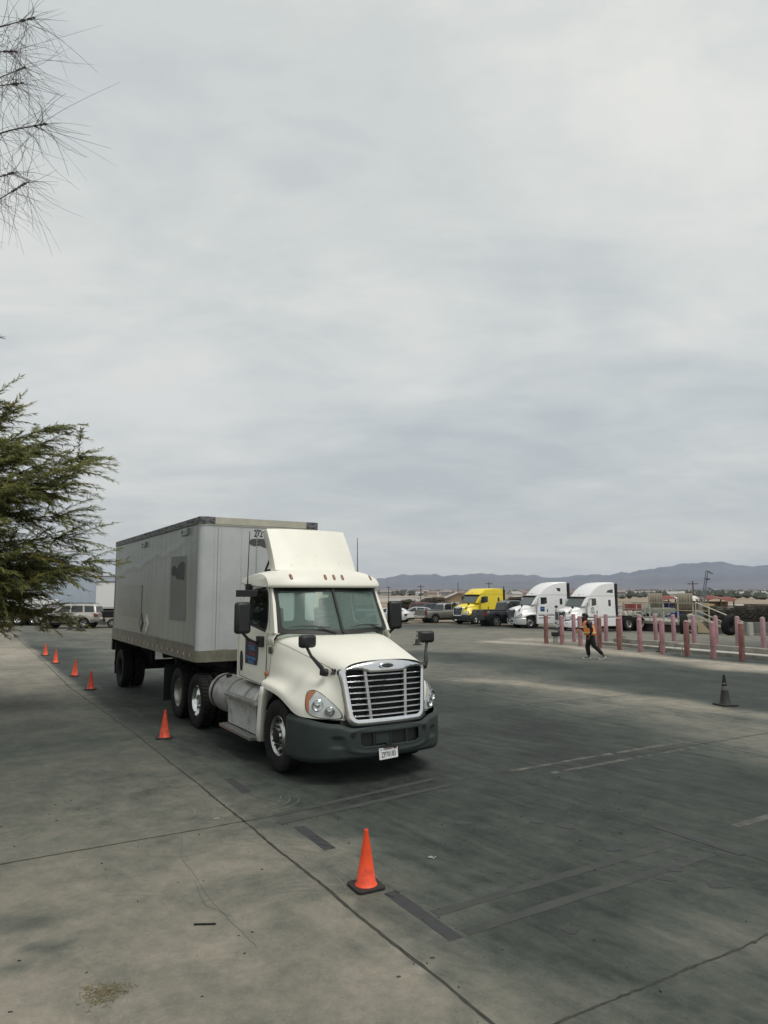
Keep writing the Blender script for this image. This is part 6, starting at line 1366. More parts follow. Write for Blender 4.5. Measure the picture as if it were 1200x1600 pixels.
mb = MB(); mb.lathe([(.045, .60), (.04, .68), (.001, .68)], (.1, 0, 0), n=10); mb.build('bung', BLACKP, e)
p = at(1165, 46.0); mb = MB(); mb.boxz(-.15, .15, -.15, .15, 0, .85); tag(mb.build('concrete_block', CONCL, smooth=0, bevel=.03, loc=(p, 46.0, gz(p, 46))), 'pale square concrete block post just right of the blue drum', 'block')
# telescoping conveyor mast
def mast():
    z = z0 + .3; x, y = at(1086, 62), 62
    e = thing('ladder_lift', 'tall blue-grey leaning lattice lift with bent top arm rising above the yard', 'lift', (x, y, z), 0); M_ = mat('blue_grey_steel', (.17, .20, .22), .5, .3, .2, 5)
    def lat(a, b, wd, nm, r=.03):
        a, b = Vector(a), Vector(b); mb = MB(); d = b - a; sx = Vector((wd, 0, 0)); n = max(3, int(d.length / .35))
        for s in (-1, 1): mb.tube([a + sx * s, b + sx * s], r, 5)
        for k in range(n):
            p, q = a + d * (k / n), a + d * ((k + 1) / n); mb.tube([p - sx, q + sx], r * .6, 4); mb.tube([p + sx, p - sx], r * .6, 4)
        return mb.build(nm, M_, e, smooth=30)
    lat((-.1, 0, .3), (.65, 0, 3.05), .22, 'lower_mast', .05); lat((.62, .02, 2.9), (1.0, .02, 4.85), .10, 'upper_mast', .035)
    lat((1.0, .02, 4.85), (1.45, .0, 4.55), .09, 'bent_arm', .03); lat((.95, .0, 3.35), (1.65, .0, 3.0), .10, 'side_arm', .03)
    mb = MB(); mb.boxz(.85, 1.15, -.12, .12, 4.05, 4.15); mb.build('collar', BLACKP, e, smooth=0); mb = MB(); mb.boxz(-.7, .9, -.5, .6, .0, .75); mb.boxz(-.3, .4, -.4, .4, .75, 1.25); mb.build('base', M_, e, smooth=0, bevel=.04)
mast()
# stacks of dark timber pallets
PAL = mat('dark_weathered_timber', (.075, .064, .052), .95, 0, .5, 3, col2=(.15, .13, .105), thr=(.35, .7)); PALL = mat('grey_timber', (.15, .135, .11), .95, 0, .4, 3)
def pallet_stack():
    mb = MB(); H = .14
    for k in range(15):
        z = k * H; jx = random.uniform(-.09, .09); jy = random.uniform(-.09, .09)
        for s in (-.55, 0, .55): mb.boxz(-.6 + jx, .6 + jx, s - .04 + jy, s + .04 + jy, z + .02, z + .10)
        for q in np.linspace(-.54, .54, 6): mb.boxz(q - .05 + jx, q + .05 + jx, -.6 + jy, .6 + jy, z + .10, z + .125)
        mb.boxz(-.6 + jx, -.5 + jx, -.6 + jy, .6 + jy, z, z + .02); mb.boxz(.5 + jx, .6 + jx, -.6 + jy, .6 + jy, z, z + .02)
    return mb
PS = pallet_stack(); ps0 = None; rows_ = 0
desc = ['first from the left', 'second from the left', 'third from the left', 'fourth from the left', 'fifth from the left', 'sixth from the left', 'seventh from the left', 'eighth from the left', 'ninth from the left']
for r_ in range(2):
    for k in range(9):
        px = 1112 + k * 16; Y = 55.5 - k * .9 + r_ * 1.6; x = at(px, Y)
        lb = 'tall dark stack of timber pallets behind the wall, %s, %s row' % (desc[k], ('front', 'back')[r_])
        if ps0 is None: ps0 = PS.build('pallet_stack', PAL, smooth=0, loc=(x, Y, gz(x, Y)), rot=(0, 0, R(30))); tag(ps0, lb, 'pallets', 'stacks of pallets behind the wall')
        else:
            o = dupmesh(ps0, (x, Y, gz(x, Y)), R(30 + random.uniform(-4, 4)), lb); o.scale = (1, 1, random.choice((.86, .93, 1.0, 1.06)))
# far stock: containers, sheds with tarpaulin roofs, hung cloths, drums and bundles
def box_thing(name, label, cat, px, Y, wpx, h, dep, m, zb=None, roof=None, ribs=0, group=None, rz=0):
    x = at(px, Y); wd = wpx / 1086.6 * Y; zb = gz(x, Y) if zb is None else zb
    e = thing(name, label, cat, (x, Y, zb), R(rz), group); mb = MB(); mb.boxz(-wd / 2, wd / 2, 0, dep, 0, h); b = mb.build('body', m, e, smooth=0, bevel=.02)
    if ribs:
        mb = MB()
        for q in np.linspace(-wd / 2 + .1, wd / 2 - .1, ribs): mb.boxz(q - .04, q + .04, -.03, 0, .05, h - .05)
        mb.build('ribs', m, b, smooth=0)
    if roof: mb = MB(); mb.boxz(-wd / 2 - .15, wd / 2 + .15, -.15, dep + .15, h, h + .12); mb.build('roof', roof, e, smooth=0)
    return e
REDC = mat('faded_red_steel', (.30, .075, .06), .6, 0, .3, 1.5); OFFW = mat('off_white_sheet', (.62, .60, .55), .6, 0, .2, 1.2); TAN = mat('tan_stucco', (.36, .27, .185), .9, 0, .15, 1); GRN = mat('sage_steel', (.28, .31, .26), .6, 0, .2, 1); BLU = mat('royal_blue_tarp', (.02, .035, .20), .6, 0, .3, 2); TARP = mat('white_tarp', (.70, .69, .66), .7, 0, .15, 1); RTARP = mat('red_tarp', (.22, .06, .045), .7, 0, .3, 1.5); BRN = mat('brown_timber_store', (.09, .060, .042), .9, 0, .5, 2.5, col2=(.20, .15, .10)); YLB = mat('ochre_box', (.48, .34, .13), .7, 0, .2, 2); GRY = mat('mid_grey_sheet', (.30, .30, .29), .6, 0, .2, 1)
SY = 'containers and sheds in the supply yard'
box_thing('storage_container', 'faded red steel container behind the railing left part', 'container', 989, 92, 20, 1.9, 2.4, REDC, ribs=12, group=SY)
box_thing('storage_container', 'pale sage container with small openings behind the red one', 'container', 1005, 130, 28, 2.7, 2.6, mat('pale_sage', (.42, .43, .37), .6, 0, .2, 1), ribs=14, group=SY)
box_thing('storage_container', 'long low sage green container behind the middle of the railing', 'container', 1034, 84, 34, 1.35, 2.4, GRN, group=SY, ribs=16)
box_thing('storage_shed', 'long low white shed left of the containers, just right of the last truck', 'shed', 972, 150, 34, 1.6, 4, OFFW, roof=GRY, group=SY)
box_thing('storage_shed', 'white flat-roofed office shed above the pallet stacks', 'shed', 1163, 120, 30, 2.3, 5, mat('shed_beige', (.40, .39, .35), .7, 0, .1, 1), roof=WP, group=SY)
box_thing('storage_shed', 'pale shed with small square window at the far right above the pallets', 'shed', 1190, 110, 12, 2.0, 4, OFFW, roof=OFFW, group=SY)
box_thing('storage_container', 'rust red container end at the right edge above the pallets', 'container', 1207, 105, 18, 2.1, 3, REDC, group=SY, ribs=8)
box_thing('storage_container', 'white bundle of panels on top line behind the pallet stacks', 'panels', 1140, 78, 18, 1.5, 2, TARP, group=SY)
box_thing('storage_container', 'low white sheeted load right behind the pallet stacks', 'load', 1165, 82, 24, 1.45, 2, OFFW, group=SY)
box_thing('wooden_crate', 'ochre plywood crate just above the stair platform', 'crate', 1104, 72, 16, 2.05, 1.5, YLB, group=SY)
box_thing('wooden_crate', 'pale long crate right of the ochre crate', 'crate', 1121, 74, 18, 1.75, 1.5, mat('pale_crate', (.52, .49, .40), .8, 0, .15, 3), group=SY)
def stall(label, px0, px1, Y, h, roofm, fillm, seed):
    rr = random.Random(seed); x0, x1 = at(px0, Y), at(px1, Y); zb = gz(x0, Y); e = thing('market_stall', label, 'stall', ((x0 + x1) / 2, Y, zb), 0, 'covered stalls in the supply yard'); wd = (x1 - x0) / 2
    n = max(3, int(wd * 2 / 2.2))
    for q in np.linspace(-wd, wd, n): mb = MB(); mb.boxz(q - .07, q + .07, -.07, .07, 0, h); mb.build('post', BRN, e, smooth=0)
    P = [[(x, y, h + .18 * math.sin(x * 1.7 + seed) * (1 if y < 2 else .4) + (.35 if y > 1 else -.05)) for y in (-.5, 1.2, 3)] for x in np.linspace(-wd - .2, wd + .2, 22)]
    mb = MB(); mb.grid(P); mb.build('canopy', roofm, e, smooth=60, solid=.04)
    mb = MB(); mb.boxz(-wd, wd, 1.6, 2.6, 0, h - .3)
    for k in range(14): q = rr.uniform(-wd, wd - .5); mb.boxz(q, q + rr.uniform(.2, .6), rr.uniform(.2, 1), 1.6, 0, rr.uniform(.6, h - .2))
    mb.build('stacked_goods', fillm, e, smooth=0)
stall('stall with sagging red canopy and blue goods behind the railing', 1030, 1052, 98, 2.85, RTARP, BLU, 1)
stall('dark open stall with white canopy left of the leaning lift', 1078, 1092, 96, 2.7, TARP, BRN, 2)
stall('long stall with red and white scalloped canopy right of the leaning lift', 1102, 1142, 94, 2.6, RTARP, BRN, 3)
stall('short stall with white canopy strip between the curtains', 1052, 1080, 104, 3.1, TARP, DGR, 4)
CLO = mat('beige_hung_cloth', (.38, .35, .28), .9, 0, .25, 4, col2=(.30, .27, .21), stretch=(1, 1, .15))
for px0, px1, Y, lb in ((1010, 1031, 86, 'beige pleated cloths hung in a row, left group behind the railing'), (1055, 1078, 86, 'beige pleated cloths hung in a row, right group behind the railing')):
    x0, x1 = at(px0, Y), at(px1, Y); mb = MB(); xs = np.linspace(x0, x1, 60)
    mb.grid([[(x, Y + .12 * math.sin(i * 1.9) , gz(x, Y) + z - (.06 * math.sin(i * .9) if z < 2 else 0)) for z in (1.25, 2.0, 3.12)] for i, x in enumerate(xs)]); tag(mb.build('hung_cloth', CLO, smooth=30, solid=.03), lb, 'cloth', 'cloths hung in the supply yard')
# heaps of odds and ends in front of the stalls
def heap(label, px, Y, wpx, h, mats_, seed, n=26):
    rr = random.Random(seed); x = at(px, Y); wd = wpx / 1086.6 * Y / 2; e = thing('scrap_heap', label, 'heap', (x, Y, gz(x, Y)), 0, 'heaps of stock in the supply yard')
    for j, m_ in enumerate(mats_):
        mb = MB()
        for k in range(n):
            q = rr.uniform(-wd, wd); s_ = rr.uniform(.08, .35); z = rr.uniform(0, h) * (1 - (abs(q) / wd) ** 3 * .6)
            if k % 3 == 0: mb.cyl((q, rr.uniform(-.6, .6), z), (q + rr.uniform(-.8, .8), rr.uniform(-.6, .6), z + rr.uniform(-.1, .2)), .05 + s_ * .2, 7)
            else: mb.box((q, rr.uniform(-.8, .8), z), (s_ * 2, s_, s_ * rr.uniform(.5, 1.3)), Matrix.Rotation(rr.uniform(0, 3), 3, 'Z') @ Matrix.Rotation(rr.uniform(-.4, .4), 3, 'X'))
        mb.build('scrap', m_, e, smooth=0)
WHT = OFFW
for px, Y, wpx, h, ms, lb in ((985, 68, 30, 1.5, (GRY, WHT, BRN), 'chest-high grey and pale heap behind the left end of the railing'), (1018, 66, 28, 1.35, (GRY, GRN, DARK), 'grey-green heap close behind the railing under the left cloths'), (1050, 65, 30, 1.45, (GRY, BLU, WHT), 'grey, blue and white heap close behind the railing middle'), (1078, 63, 22, 1.3, (DARK, GRY, WHT), 'dark and white heap at the foot of the leaning lift'), (1000, 120, 40, 2.2, (WHT, GRY, GRN), 'far wide pale heap left of the market stalls'), (1160, 98, 60, 1.6, (WHT, GRY, BRN), 'wide pale heap beyond the pallet stacks'), (972, 80, 22, 1.0, (WHT, BRN, GRY), 'low mixed heap of pale and brown scrap just right of the last white truck'), (995, 76, 30, .8, (GRN, GRY, DARK), 'low grey-green heap under the red container'), (1020, 74, 26, .7, (WHT, GRY, GRN), 'low pale heap below the left hung cloths'),
                          (1045, 72, 28, .75, (DARK, BLU, GRY), 'low dark and blue heap below the right hung cloths'), (1068, 72, 24, .8, (WHT, DARK, GRY), 'low black and white heap left of the leaning lift'), (965, 110, 20, 1.2, (WHT, GRY, BRN), 'far pale heap beside the white shed'), (1008, 105, 20, 1.4, (WHT, TAN, GRY), 'far pale heap behind the red container'), (1125, 88, 30, 1.1, (BRN, GRY, WHT), 'brown heap under the scalloped canopy')):
    heap(lb, px, Y, wpx, h, ms, int(px))
def brush(label, px, Y, wpx, h, m, seed, n=420, group='dark brush piles beyond the cars'):
    rr = random.Random(seed); x = at(px, Y); wd = wpx / 1086.6 * Y / 2; mb = MB()
    for k in range(n):
        q = rr.uniform(-wd, wd); z = rr.random() * h * (1 - (q / wd) ** 2 * .55); a = rr.uniform(-.35, .35); L_ = rr.uniform(.6, 2.4)
        mb.tube([(q, rr.uniform(-1.2, 1.2), z), (q + L_ * math.cos(a), rr.uniform(-1.2, 1.2), z + L_ * math.sin(a) * .5)], rr.uniform(.02, .06), 4)
    o = mb.build('brush_pile', m, smooth=0, loc=(x, Y, gz(x, Y))); tag(o, label, 'brush pile', group)
BRUSH = mat('dark_brush', (.045, .042, .030), .95, 0, .4, 4, col2=(.085, .07, .05))
brush('long low dark brush pile beyond the maroon wagon', 627, 96, 32, 2.35, BRUSH, 1); brush('dark brush pile with sloping poles beyond the grey pickup', 668, 94, 46, 2.55, BRUSH, 2, 700)
brush('brown-black brush pile between the yellow and white tractors', 797, 86, 34, 2.55, BRUSH, 3, 600)
mb = MB(); Yt = 92; P = [[(at(641, Yt) + k * .3, Yt + j * .9, gz(at(641, Yt), Yt) + .9 + .85 * math.sin(math.pi * min(1, k / 5.0)) * (1 - j * .25) + .12 * math.sin(k * 2.1 + j)) for j in range(3)] for k in range(6)]
mb.grid(P); tag(mb.build('white_tarp', TARP, smooth=0, solid=.05), 'crumpled white tarp between the two brush piles', 'tarp')
# tan house with gable roof and white-framed windows
def house():
    Y = 185; x = at(716, Y); e = thing('house', 'tan stucco house with low gable roof and white windows left of the yellow tractor', 'house', (x, Y, gz(x, Y)), R(0))
    hw = 4.5; mb = MB(); mb.plate([(-hw, 0), (hw, 0), (hw, 2.45), (0, 4.35), (-hw, 2.45)], (), lambda a, z: (a, 0, z), 9, (0, -1, 0)); mb.build('wall', TAN, e, smooth=0)
    for s in (-1, 1): mb = MB(); mb.add([(0, -.5, 4.42), (s * (hw + .6), -.5, 2.28), (s * (hw + .6), 9.5, 2.28), (0, 9.5, 4.42), (0, -.5, 4.58), (s * (hw + .6), -.5, 2.44), (s * (hw + .6), 9.5, 2.44), (0, 9.5, 4.58)], [(0, 1, 2, 3), (4, 7, 6, 5), (0, 4, 5, 1), (1, 5, 6, 2), (2, 6, 7, 3), (3, 7, 4, 0)]); mb.build('roof', mat('pale_grey_roof', (.42, .40, .37), .8, 0, .2, 1), e, smooth=0)
    for a in (-1.75, -.55, 2.3):
        mb = MB(); mb.boxz(a - .62, a + .62, -.08, 0, .75, 1.95); w_ = mb.build('window', WP, e, smooth=0); mb = MB(); mb.boxz(a - .36, a + .36, -.10, -.07, .95, 1.75); mb.build('pane', BGL, w_, smooth=0)
house()
# white low structures at the rim of the sandy field and utility poles
for k, (px, wpx, Y) in enumerate(((608, 30, 330), (640, 34, 350), (668, 26, 340), (655, 8, 250))):
    box_thing('low_white_building', ['long low white building at the rim of the sandy field, left of three', 'long low white building at the rim of the sandy field, middle of three', 'long low white building at the rim of the sandy field, right of three', 'small white roof in the sandy field behind the brush pile'][k], 'building', px, Y, wpx, 2.1 if k < 3 else 1.5, 12, TARP, roof=WP, group='low white buildings across the field')
def pole(label, px, Y, h, arm=True, lean=0):
    x = at(px, Y); e = thing('utility_pole', label, 'utility pole', (x, Y, gz(x, Y)), 0, 'utility poles beyond the yard'); WD = mat('pole_timber', (.085, .065, .05), .9)
    mb = MB(); mb.tube([(0, 0, 0), (lean, 0, h)], [.19, .13], 7); mb.build('mast', WD, e)
    if arm: mb = MB(); mb.boxz(-1.2, 1.2, -.08, .08, h - .8, h - .6); mb.build('crossarm', WD, e, smooth=0)
for px, Y, h, lb in ((607, 300, 7.0, 'leftmost, beside the cab mirror'), (657, 240, 7.0, 'above the brush piles'), (715, 300, 8.8, 'behind the peak of the tan house'), (763, 230, 8.1, 'above the yellow tractor'), (786, 180, 6.2, 'right behind the yellow tractor roof'), (1080, 160, 7.2, 'left of the leaning lift')):
    pole('dark timber utility pole ' + lb, px, Y, h, px in (607, 657, 763, 1080))

# ---------------------------------------------------------------- the far town below the mountains
HM = [mat('town_white', (.66, .64, .60), .8), mat('town_tan', (.42, .36, .30), .8), mat('town_grey', (.34, .34, .33), .8), mat('town_red_roof', (.21, .15, .13), .8), mat('town_brown_roof', (.24, .21, .19), .8)]
hs = []
for q in range(6):
    e = bpy.data.objects.new('town_house', None); COL.objects.link(e); wd = 9 + q * 2.2; h = 3.2 + (q % 3) * .8
    mb = MB(); mb.boxz(-wd / 2, wd / 2, 0, 9, -1, h); mb.build('wall', HM[q % 3], e, smooth=0)
    mb = MB(); mb.add([(-wd / 2 - .6, -.8, h), (wd / 2 + .6, -.8, h), (wd / 2 + .6, 9.8, h), (-wd / 2 - .6, 9.8, h), (-wd / 2, 4.5, h + 2.2), (wd / 2, 4.5, h + 2.2)], [(0, 1, 2, 3), (0, 1, 5, 4), (2, 3, 4, 5), (1, 2, 5), (0, 3, 4)]); mb.build('roof', HM[2 + q % 3], e, smooth=0); hs.append(e)
k = 0
for i in range(190):
    a = R(rng.uniform(-1, 31)); d = rng.uniform(1000, 4600) if i > 25 else rng.uniform(600, 1100)
    if math.degrees(a) < 9 and d < 700: d += 900
    x, y = d * math.sin(a), d * math.cos(a)
    src = hs[i % 6]; lb = 'small distant house of the town on the plain below the mountains'
    if i < 6: o = src; tag(o, lb, 'house', 'distant town houses'); o.location = (x, y, gz(x, y)); o.rotation_euler = (0, 0, rng.uniform(-.5, .5))
    else: o = dup(src, (x, y, gz(x, y)), rng.uniform(-.5, .5), lb); o['category'] = 'house'; o['group'] = 'distant town houses'
mb = MB()
for i in range(5200):
    a = R(rng.uniform(-1.5, 31)); d = 500 + 4600 * rng.random() ** .8; x, y = d * math.sin(a), d * math.cos(a)
    if math.degrees(a) < 9 and d < 900: continue
    if mnoise.noise(Vector((x * .004, y * .0015, 2))) < -.12: continue
    s_ = rng.uniform(1.5, 4.5); h = rng.uniform(2, 7); z = gz(x, y); vs = []
    for q in range(5): t = q * 1.2566; vs.append((x + s_ * math.cos(t), y + s_ * math.sin(t), z + h * .35))
    mb.add(vs + [(x, y, z - .5), (x + s_ * .2, y, z + h)], [(0, 1, 6), (1, 2, 6), (2, 3, 6), (3, 4, 6), (4, 0, 6), (0, 1, 5), (1, 2, 5), (2, 3, 5), (3, 4, 5), (4, 0, 5)])
o = mb.build('town_trees', mat('far_tree_green', (.055, .062, .040), .95, 0, .4, .01), smooth=0, recalc=False); o['kind'] = 'stuff'; tag(o, 'scattered dark trees among the far town below the mountains', 'trees')

# ---------------------------------------------------------------- trees at the left edge
LEAF = [mat('olive_leaf', (.34, .345, .115), .75, 0, .3, 2.0, col2=(.23, .25, .085)), mat('dark_olive_leaf', (.17, .19, .075), .8, 0, .3, 2), mat('yellow_tipped_leaf', (.42, .35, .11), .75, 0, .3, 3, col2=(.28, .25, .08))]
for m_ in LEAF:      # thin leaves let part of the light through
    T_ = m_.node_tree; b_ = T_.nodes['Principled BSDF']; o_ = T_.nodes['Material Output']; tl = T_.nodes.new('ShaderNodeBsdfTranslucent'); mxs = T_.nodes.new('ShaderNodeMixShader'); mxs.inputs[0].default_value = .42
    src = b_.inputs['Base Color'].links[0].from_socket; T_.links.new(src, tl.inputs[0]); T_.links.new(b_.outputs[0], mxs.inputs[1]); T_.links.new(tl.outputs[0], mxs.inputs[2]); T_.links.new(mxs.outputs[0], o_.inputs[0])
def mesh_np(name, V, F, mi, mats, parent):
    me = bpy.data.meshes.new(name); me.vertices.add(len(V)); me.vertices.foreach_set('co', V.astype(np.float32).ravel()); k = F.shape[1]
    me.loops.add(F.size); me.loops.foreach_set('vertex_index', F.astype(np.int32).ravel()); me.polygons.add(len(F)); me.polygons.foreach_set('loop_start', np.arange(0, F.size, k, dtype=np.int32)); me.update(calc_edges=True)
    for m_ in mats: me.materials.append(m_)
    me.polygons.foreach_set('material_index', mi.astype(np.int32)); o = bpy.data.objects.new(name, me); COL.objects.link(o); o.parent = parent; return o
def green_tree():
    base = Vector((-11.2, 15.2, 0)); e = thing('desert_tree', 'feathery olive green tree reaching in from the left edge beside the lane', 'tree', base, 0)
    r = random.Random(11); mb = MB(); 
    mb.tube([(0, 0, -.1), (.1, 0, .8), (.25, -.1, 1.6)], [.26, .20, .17], 12)
    forks = []
    boughs = []     # end points in local coordinates (px, py targets turned into real positions by hand)
    tg = [(2.2, 8.2), (2.9, 6.9), (3.1, 6.55), (4.35, 6.2), (4.75, 5.75), (4.9, 5.35), (4.55, 4.8), (4.65, 4.35), (4.85, 3.85), (5.0, 3.35), (4.8, 3.1), (3.7, 2.65), (3.3, 2.35), (2.9, 2.0), (2.6, 2.1), (4.2, 5.0), (4.0, 3.5), (4.3, 3.15)]
    for (dx, z) in tg:
        for q in range(2): boughs.append((dx - .55 - (0 if q == 0 else r.uniform(.3, 1.1)), r.uniform(-1.3, 1.3) if q else r.uniform(-.5, .5), z + (0 if q == 0 else r.uniform(-.3, .3))))
    for k in range(60):
        a = r.uniform(0, 6.28); rad = r.uniform(1.6, 4.4); z = r.uniform(1.9, 7.4); rad *= math.sqrt(max(.1, 1 - ((z - 4) / 4.2) ** 2)); boughs.append((rad * math.cos(a), rad * math.sin(a), z))
    tips = []
    for (x, y, z) in boughs:
        s0 = Vector((.25, -.1, 1.5 + min(2.6, max(0, z - 2.5) * .55))); e0 = Vector((x, y, z)); mid = s0.lerp(e0, .5) + Vector((0, 0, .35)); pts = [s0, s0.lerp(mid, .5), mid, mid.lerp(e0, .5) + Vector((0, 0, .12)), e0 + Vector((.0, 0, -.05))]
        mb.tube(pts, [.045, .032, .020, .011, .004], 6); tips.append(pts)
    mb.tube([(.25, -.1, 1.5), (.2, 0, 3.0), (.1, .1, 5.0), (.0, 0, 6.6)], [.16, .12, .07, .02], 10)
    mb.build('trunk', TREEB, e, smooth=60)
    # each bough carries secondary sprays; each spray is a run of narrow drooping leaves
    V = []; MI = []; tw = MB()
    for bi, pts in enumerate(tips):
        near = pts[-1].x > 1.6
        ns = 42 if near else 18
        for k in range(ns):
            t = r.uniform(.32, 1.0) if k > 2 else 1.0; f = t * (len(pts) - 1); i = min(int(f), len(pts) - 2); p = pts[i].lerp(pts[i + 1], f - i)
            out = (pts[-1] - pts[0]); out.z *= .25; out = (out.normalized() + Vector((r.gauss(0, .45), r.gauss(0, .6), r.gauss(.02, .26)))).normalized()
            L_ = r.uniform(.45, 1.15) * (1.0 if near else 1.2); q = []
            for s_ in range(8): u = s_ / 7; q.append(p + out * L_ * u + Vector((0, 0, -.16 * L_ * u * u)))
            if near: tw.tube([q[0], q[3], q[7]], [.006, .004, .0015], 3, cap=False)
            nl = 84 if near else 28; ml = 0 if r.random() < .62 else (1 if r.random() < .7 else 2)
            if p.z < 2.3 and r.random() < .5: ml = 2
            for j in range(nl):
                u = r.random() * 7; ii = min(int(u), 6); c = q[ii].lerp(q[ii + 1], u - ii); side = r.choice((-1, 1))
                d = (out * r.uniform(.75, 1.15) + Vector((r.gauss(0, .34), r.gauss(0, .45), r.uniform(-.75, .10)))).normalized() * r.uniform(.08, .20) * (1 if near else 1.6)
                wv = d.cross(Vector((r.gauss(0, .5), r.gauss(0, .5), 1))).normalized() * r.uniform(.006, .012) * (1 if near else 2.2)
                V.append((c, c + d * .45 + wv, c + d, c + d * .45 - wv)); MI.append(ml if r.random() < .8 else 1)
    tw.build('twigs', TREEB, e, smooth=0, recalc=False)
    V = np.array([[tuple(p) for p in q] for q in V]).reshape(-1, 3); F = np.arange(len(V)).reshape(-1, 4); mesh_np('crown', V, F, np.array(MI), LEAF, e); print('leaves', len(F))
green_tree()
def bare_tree():
    base = Vector((-4.9, 5.3, 0)); e = thing('bare_tree', 'leafless tree with long thin curved twigs hanging in from the upper left corner', 'tree', base, 0)
    r = random.Random(5); mb = MB(); mb.tube([(0, 0, -.1), (.05, 0, 1.5), (.1, .05, 3.2), (.25, 0, 4.6), (.3, .1, 6.4), (.4, 0, 8.0)], [.17, .14, .12, .09, .06, .02], 12)
    mb.build('trunk', TREEB, e, smooth=60); br = MB(); tw = MB()
    # main branches: from the trunk out towards the frame; world x of the frame edge is about -2.8 at this distance
    ends = [((.25, 0, 5.2), (1.55, 0, 6.28), (2.16, -.05, 6.40)), ((.22, 0, 4.9), (1.3, .1, 5.85), (1.92, .0, 6.02)), ((.3, 0, 5.6), (1.35, -.1, 6.60), (1.95, -.05, 6.76)), ((.3, 0, 6.0), (1.2, 0, 7.05), (1.84, 0, 7.08)), ((.3, 0, 6.3), (1.3, .1, 7.25), (1.92, .1, 7.48)),
            ((.2, 0, 5.0), (1.0, .5, 5.7), (1.75, .5, 6.25)), ((.3, 0, 5), (-1.2, .5, 6), (-2, .6, 6.4)), ((.3, 0, 5.4), (-.8, -.9, 6.4), (-1.3, -1.4, 7)), ((.3, 0, 6.2), (.9, .9, 7.4), (1.2, 1.3, 8))]
    for a, b, c in ends:
        a, b, c = Vector(a), Vector(b), Vector(c); P = [a, a.lerp(b, .5) + Vector((0, 0, .12)), b, b.lerp(c, .5) + Vector((0, 0, .02)), c]; br.tube(P, [.028, .016, .008, .006, .003], 7)
        for k in range(62):
            t = r.uniform(.42, 1.0) if k % 3 else r.uniform(.9, 1.0); f = t * 4; i = min(int(f), 3); p = P[i].lerp(P[i + 1], f - i); L_ = r.uniform(.14, .50)
            if k % 9 == 0: br.lathe([(.001, -.012), (.014, 0), (.001, .012)], tuple(p), 'z', 6)
            d = Vector((r.gauss(.42, .55), r.gauss(0, .45), r.gauss(-.12, .62))).normalized(); cv = Vector((r.gauss(.05, .38), r.gauss(0, .3), r.gauss(-.30, .38))); q = [p + d * L_ * u + cv * L_ * u * u for u in (0, .25, .5, .75, 1)]
            w_ = r.uniform(.0012, .0022); tw.tube(q, [w_, w_ * .95, w_ * .85, w_ * .7, w_ * .45], 4, cap=False)
            if k % 5 == 0:
                m0 = q[2]; d2 = (d + Vector((r.gauss(0, .5), r.gauss(0, .4), r.gauss(0, .5)))).normalized(); tw.tube([m0, m0 + d2 * .12, m0 + d2 * .25 + Vector((0, 0, -.02))], [w_ * .7, w_ * .6, w_ * .3], 3, cap=False)
    br.build('branch', TWIG, e, smooth=60); tw.build('crown', TWIG, e, smooth=0, recalc=False)
bare_tree()

# ---------------------------------------------------------------- litter on the slab
LIT = mat('litter_white', (.30, .29, .26), .8, 0, .3, 30)
mb = MB(); mb.plate([(-.05, .0), (-.02, .05), (.03, .04), (.06, -.01), (.02, -.05), (-.03, -.03)], (), lambda x, y: (x, y, .012 + .15 * x * y / .05), .004); mb.v = [(x * .55, y * .55, z * .7) for x, y, z in mb.v]; mb.box((.03, -.03, .006), (.07, .008, .008), Matrix.Rotation(.6, 3, 'Z')); tag(mb.build('litter', LIT, smooth=0, loc=(.46, 7.25, 0), rot=(0, 0, .5)), 'crumpled pale scrap of litter on the dark concrete behind the near cone', 'litter')
mb = MB(); mb.box((0, 0, .006), (.17, .016, .010)); tag(mb.build('stick', DARK, smooth=0, loc=(-1.42, 5.85, 0), rot=(0, 0, .05)), 'short dark stick lying on the pale apron', 'stick')
mb = MB(); mb.box((0, 0, .004), (.07, .035, .004)); tag(mb.build('paper_scrap', LIT, smooth=0, loc=(-1.95, 8.45, .0), rot=(0, 0, .3)), 'small white paper scrap on the apron near the slab joint', 'paper')
DRY = mat('dry_grass_clump', (.19, .155, .075), .95, 0, .4, 30, col2=(.10, .085, .045))
mb = MB(); r_ = random.Random(3)
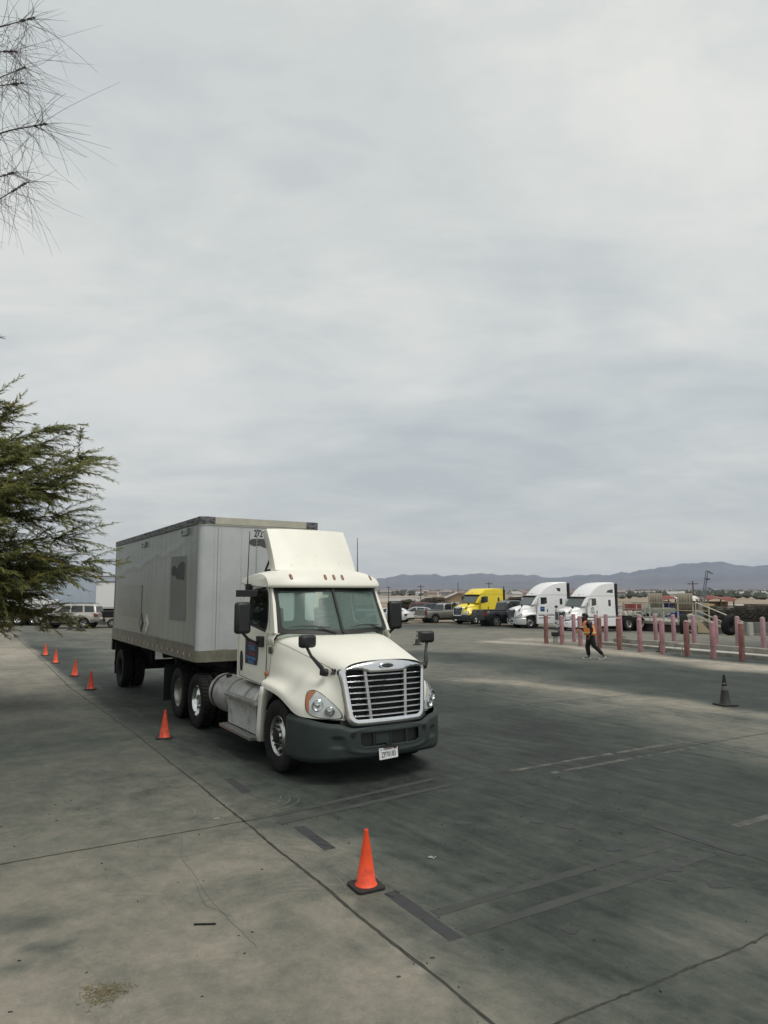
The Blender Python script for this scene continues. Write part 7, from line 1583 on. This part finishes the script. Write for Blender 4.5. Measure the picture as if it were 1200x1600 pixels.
for k in range(560):
    a = r_.uniform(0, 6.28); q = .15 * r_.random() ** 1.1 + .03 * math.sin(a * 3); x, y = q * math.cos(a) * 1.15, q * math.sin(a) * .8 - (.16 if k % 4 == 0 else 0) * r_.random(); h = r_.uniform(.003, .010); b = r_.uniform(0, 3.14); l_ = r_.uniform(.01, .03)
    mb.add([(x, y, .002), (x + l_ * math.cos(b), y + l_ * math.sin(b), h), (x + l_ * .6 * math.cos(b + .5), y + l_ * .6 * math.sin(b + .5), .003)], [(0, 1, 2)])
o = mb.build('dry_debris', DRY, smooth=0, recalc=False, loc=(-1.84, 4.92, 0)); o['kind'] = 'stuff'; tag(o, 'small brown patch of dry plant debris on the near apron', 'debris')
mb = MB(); r_ = random.Random(8)
for k in range(230):
    x, y = r_.uniform(-4.5, 3.8), r_.uniform(4.4, 13) ; s_ = r_.uniform(.003, .009); b = r_.uniform(0, 3.14); l_ = s_ * r_.uniform(1, 4)
    if -3.5 < x < 1.6 and y > 8.5: continue
    mb.box((x, y, s_ * .4), (l_, s_, s_ * .8), Matrix.Rotation(b, 3, 'Z'))
o = mb.build('grit', mat('dark_grit', (.05, .046, .04), .95, 0, .6, 9), smooth=0); o['kind'] = 'stuff'; tag(o, 'tiny dark twigs and grit scattered over the concrete', 'grit')

# ---------------------------------------------------------------- haze
mb = MB(); mb.boxz(-14900, 14900, -2900, 15900, -3.5, 720); hz = mb.build('haze', None or mat('haze_dummy', (1, 1, 1)), smooth=0); hz['kind'] = 'stuff'; tag(hz, 'pale blue haze that softens the far mountains', 'haze')
hm = bpy.data.materials.new('haze_air'); hm.use_nodes = True; t = hm.node_tree; t.nodes.clear(); oo = t.nodes.new('ShaderNodeOutputMaterial'); pv = t.nodes.new('ShaderNodeVolumePrincipled')
pv.inputs['Color'].default_value = (.62, .76, 1.0, 1); pv.inputs['Density'].default_value = .000072; pv.inputs['Anisotropy'].default_value = .1
t.links.new(pv.outputs[0], oo.inputs['Volume']); hz.data.materials.clear(); hz.data.materials.append(hm)
SC.cycles.volume_bounces = 0
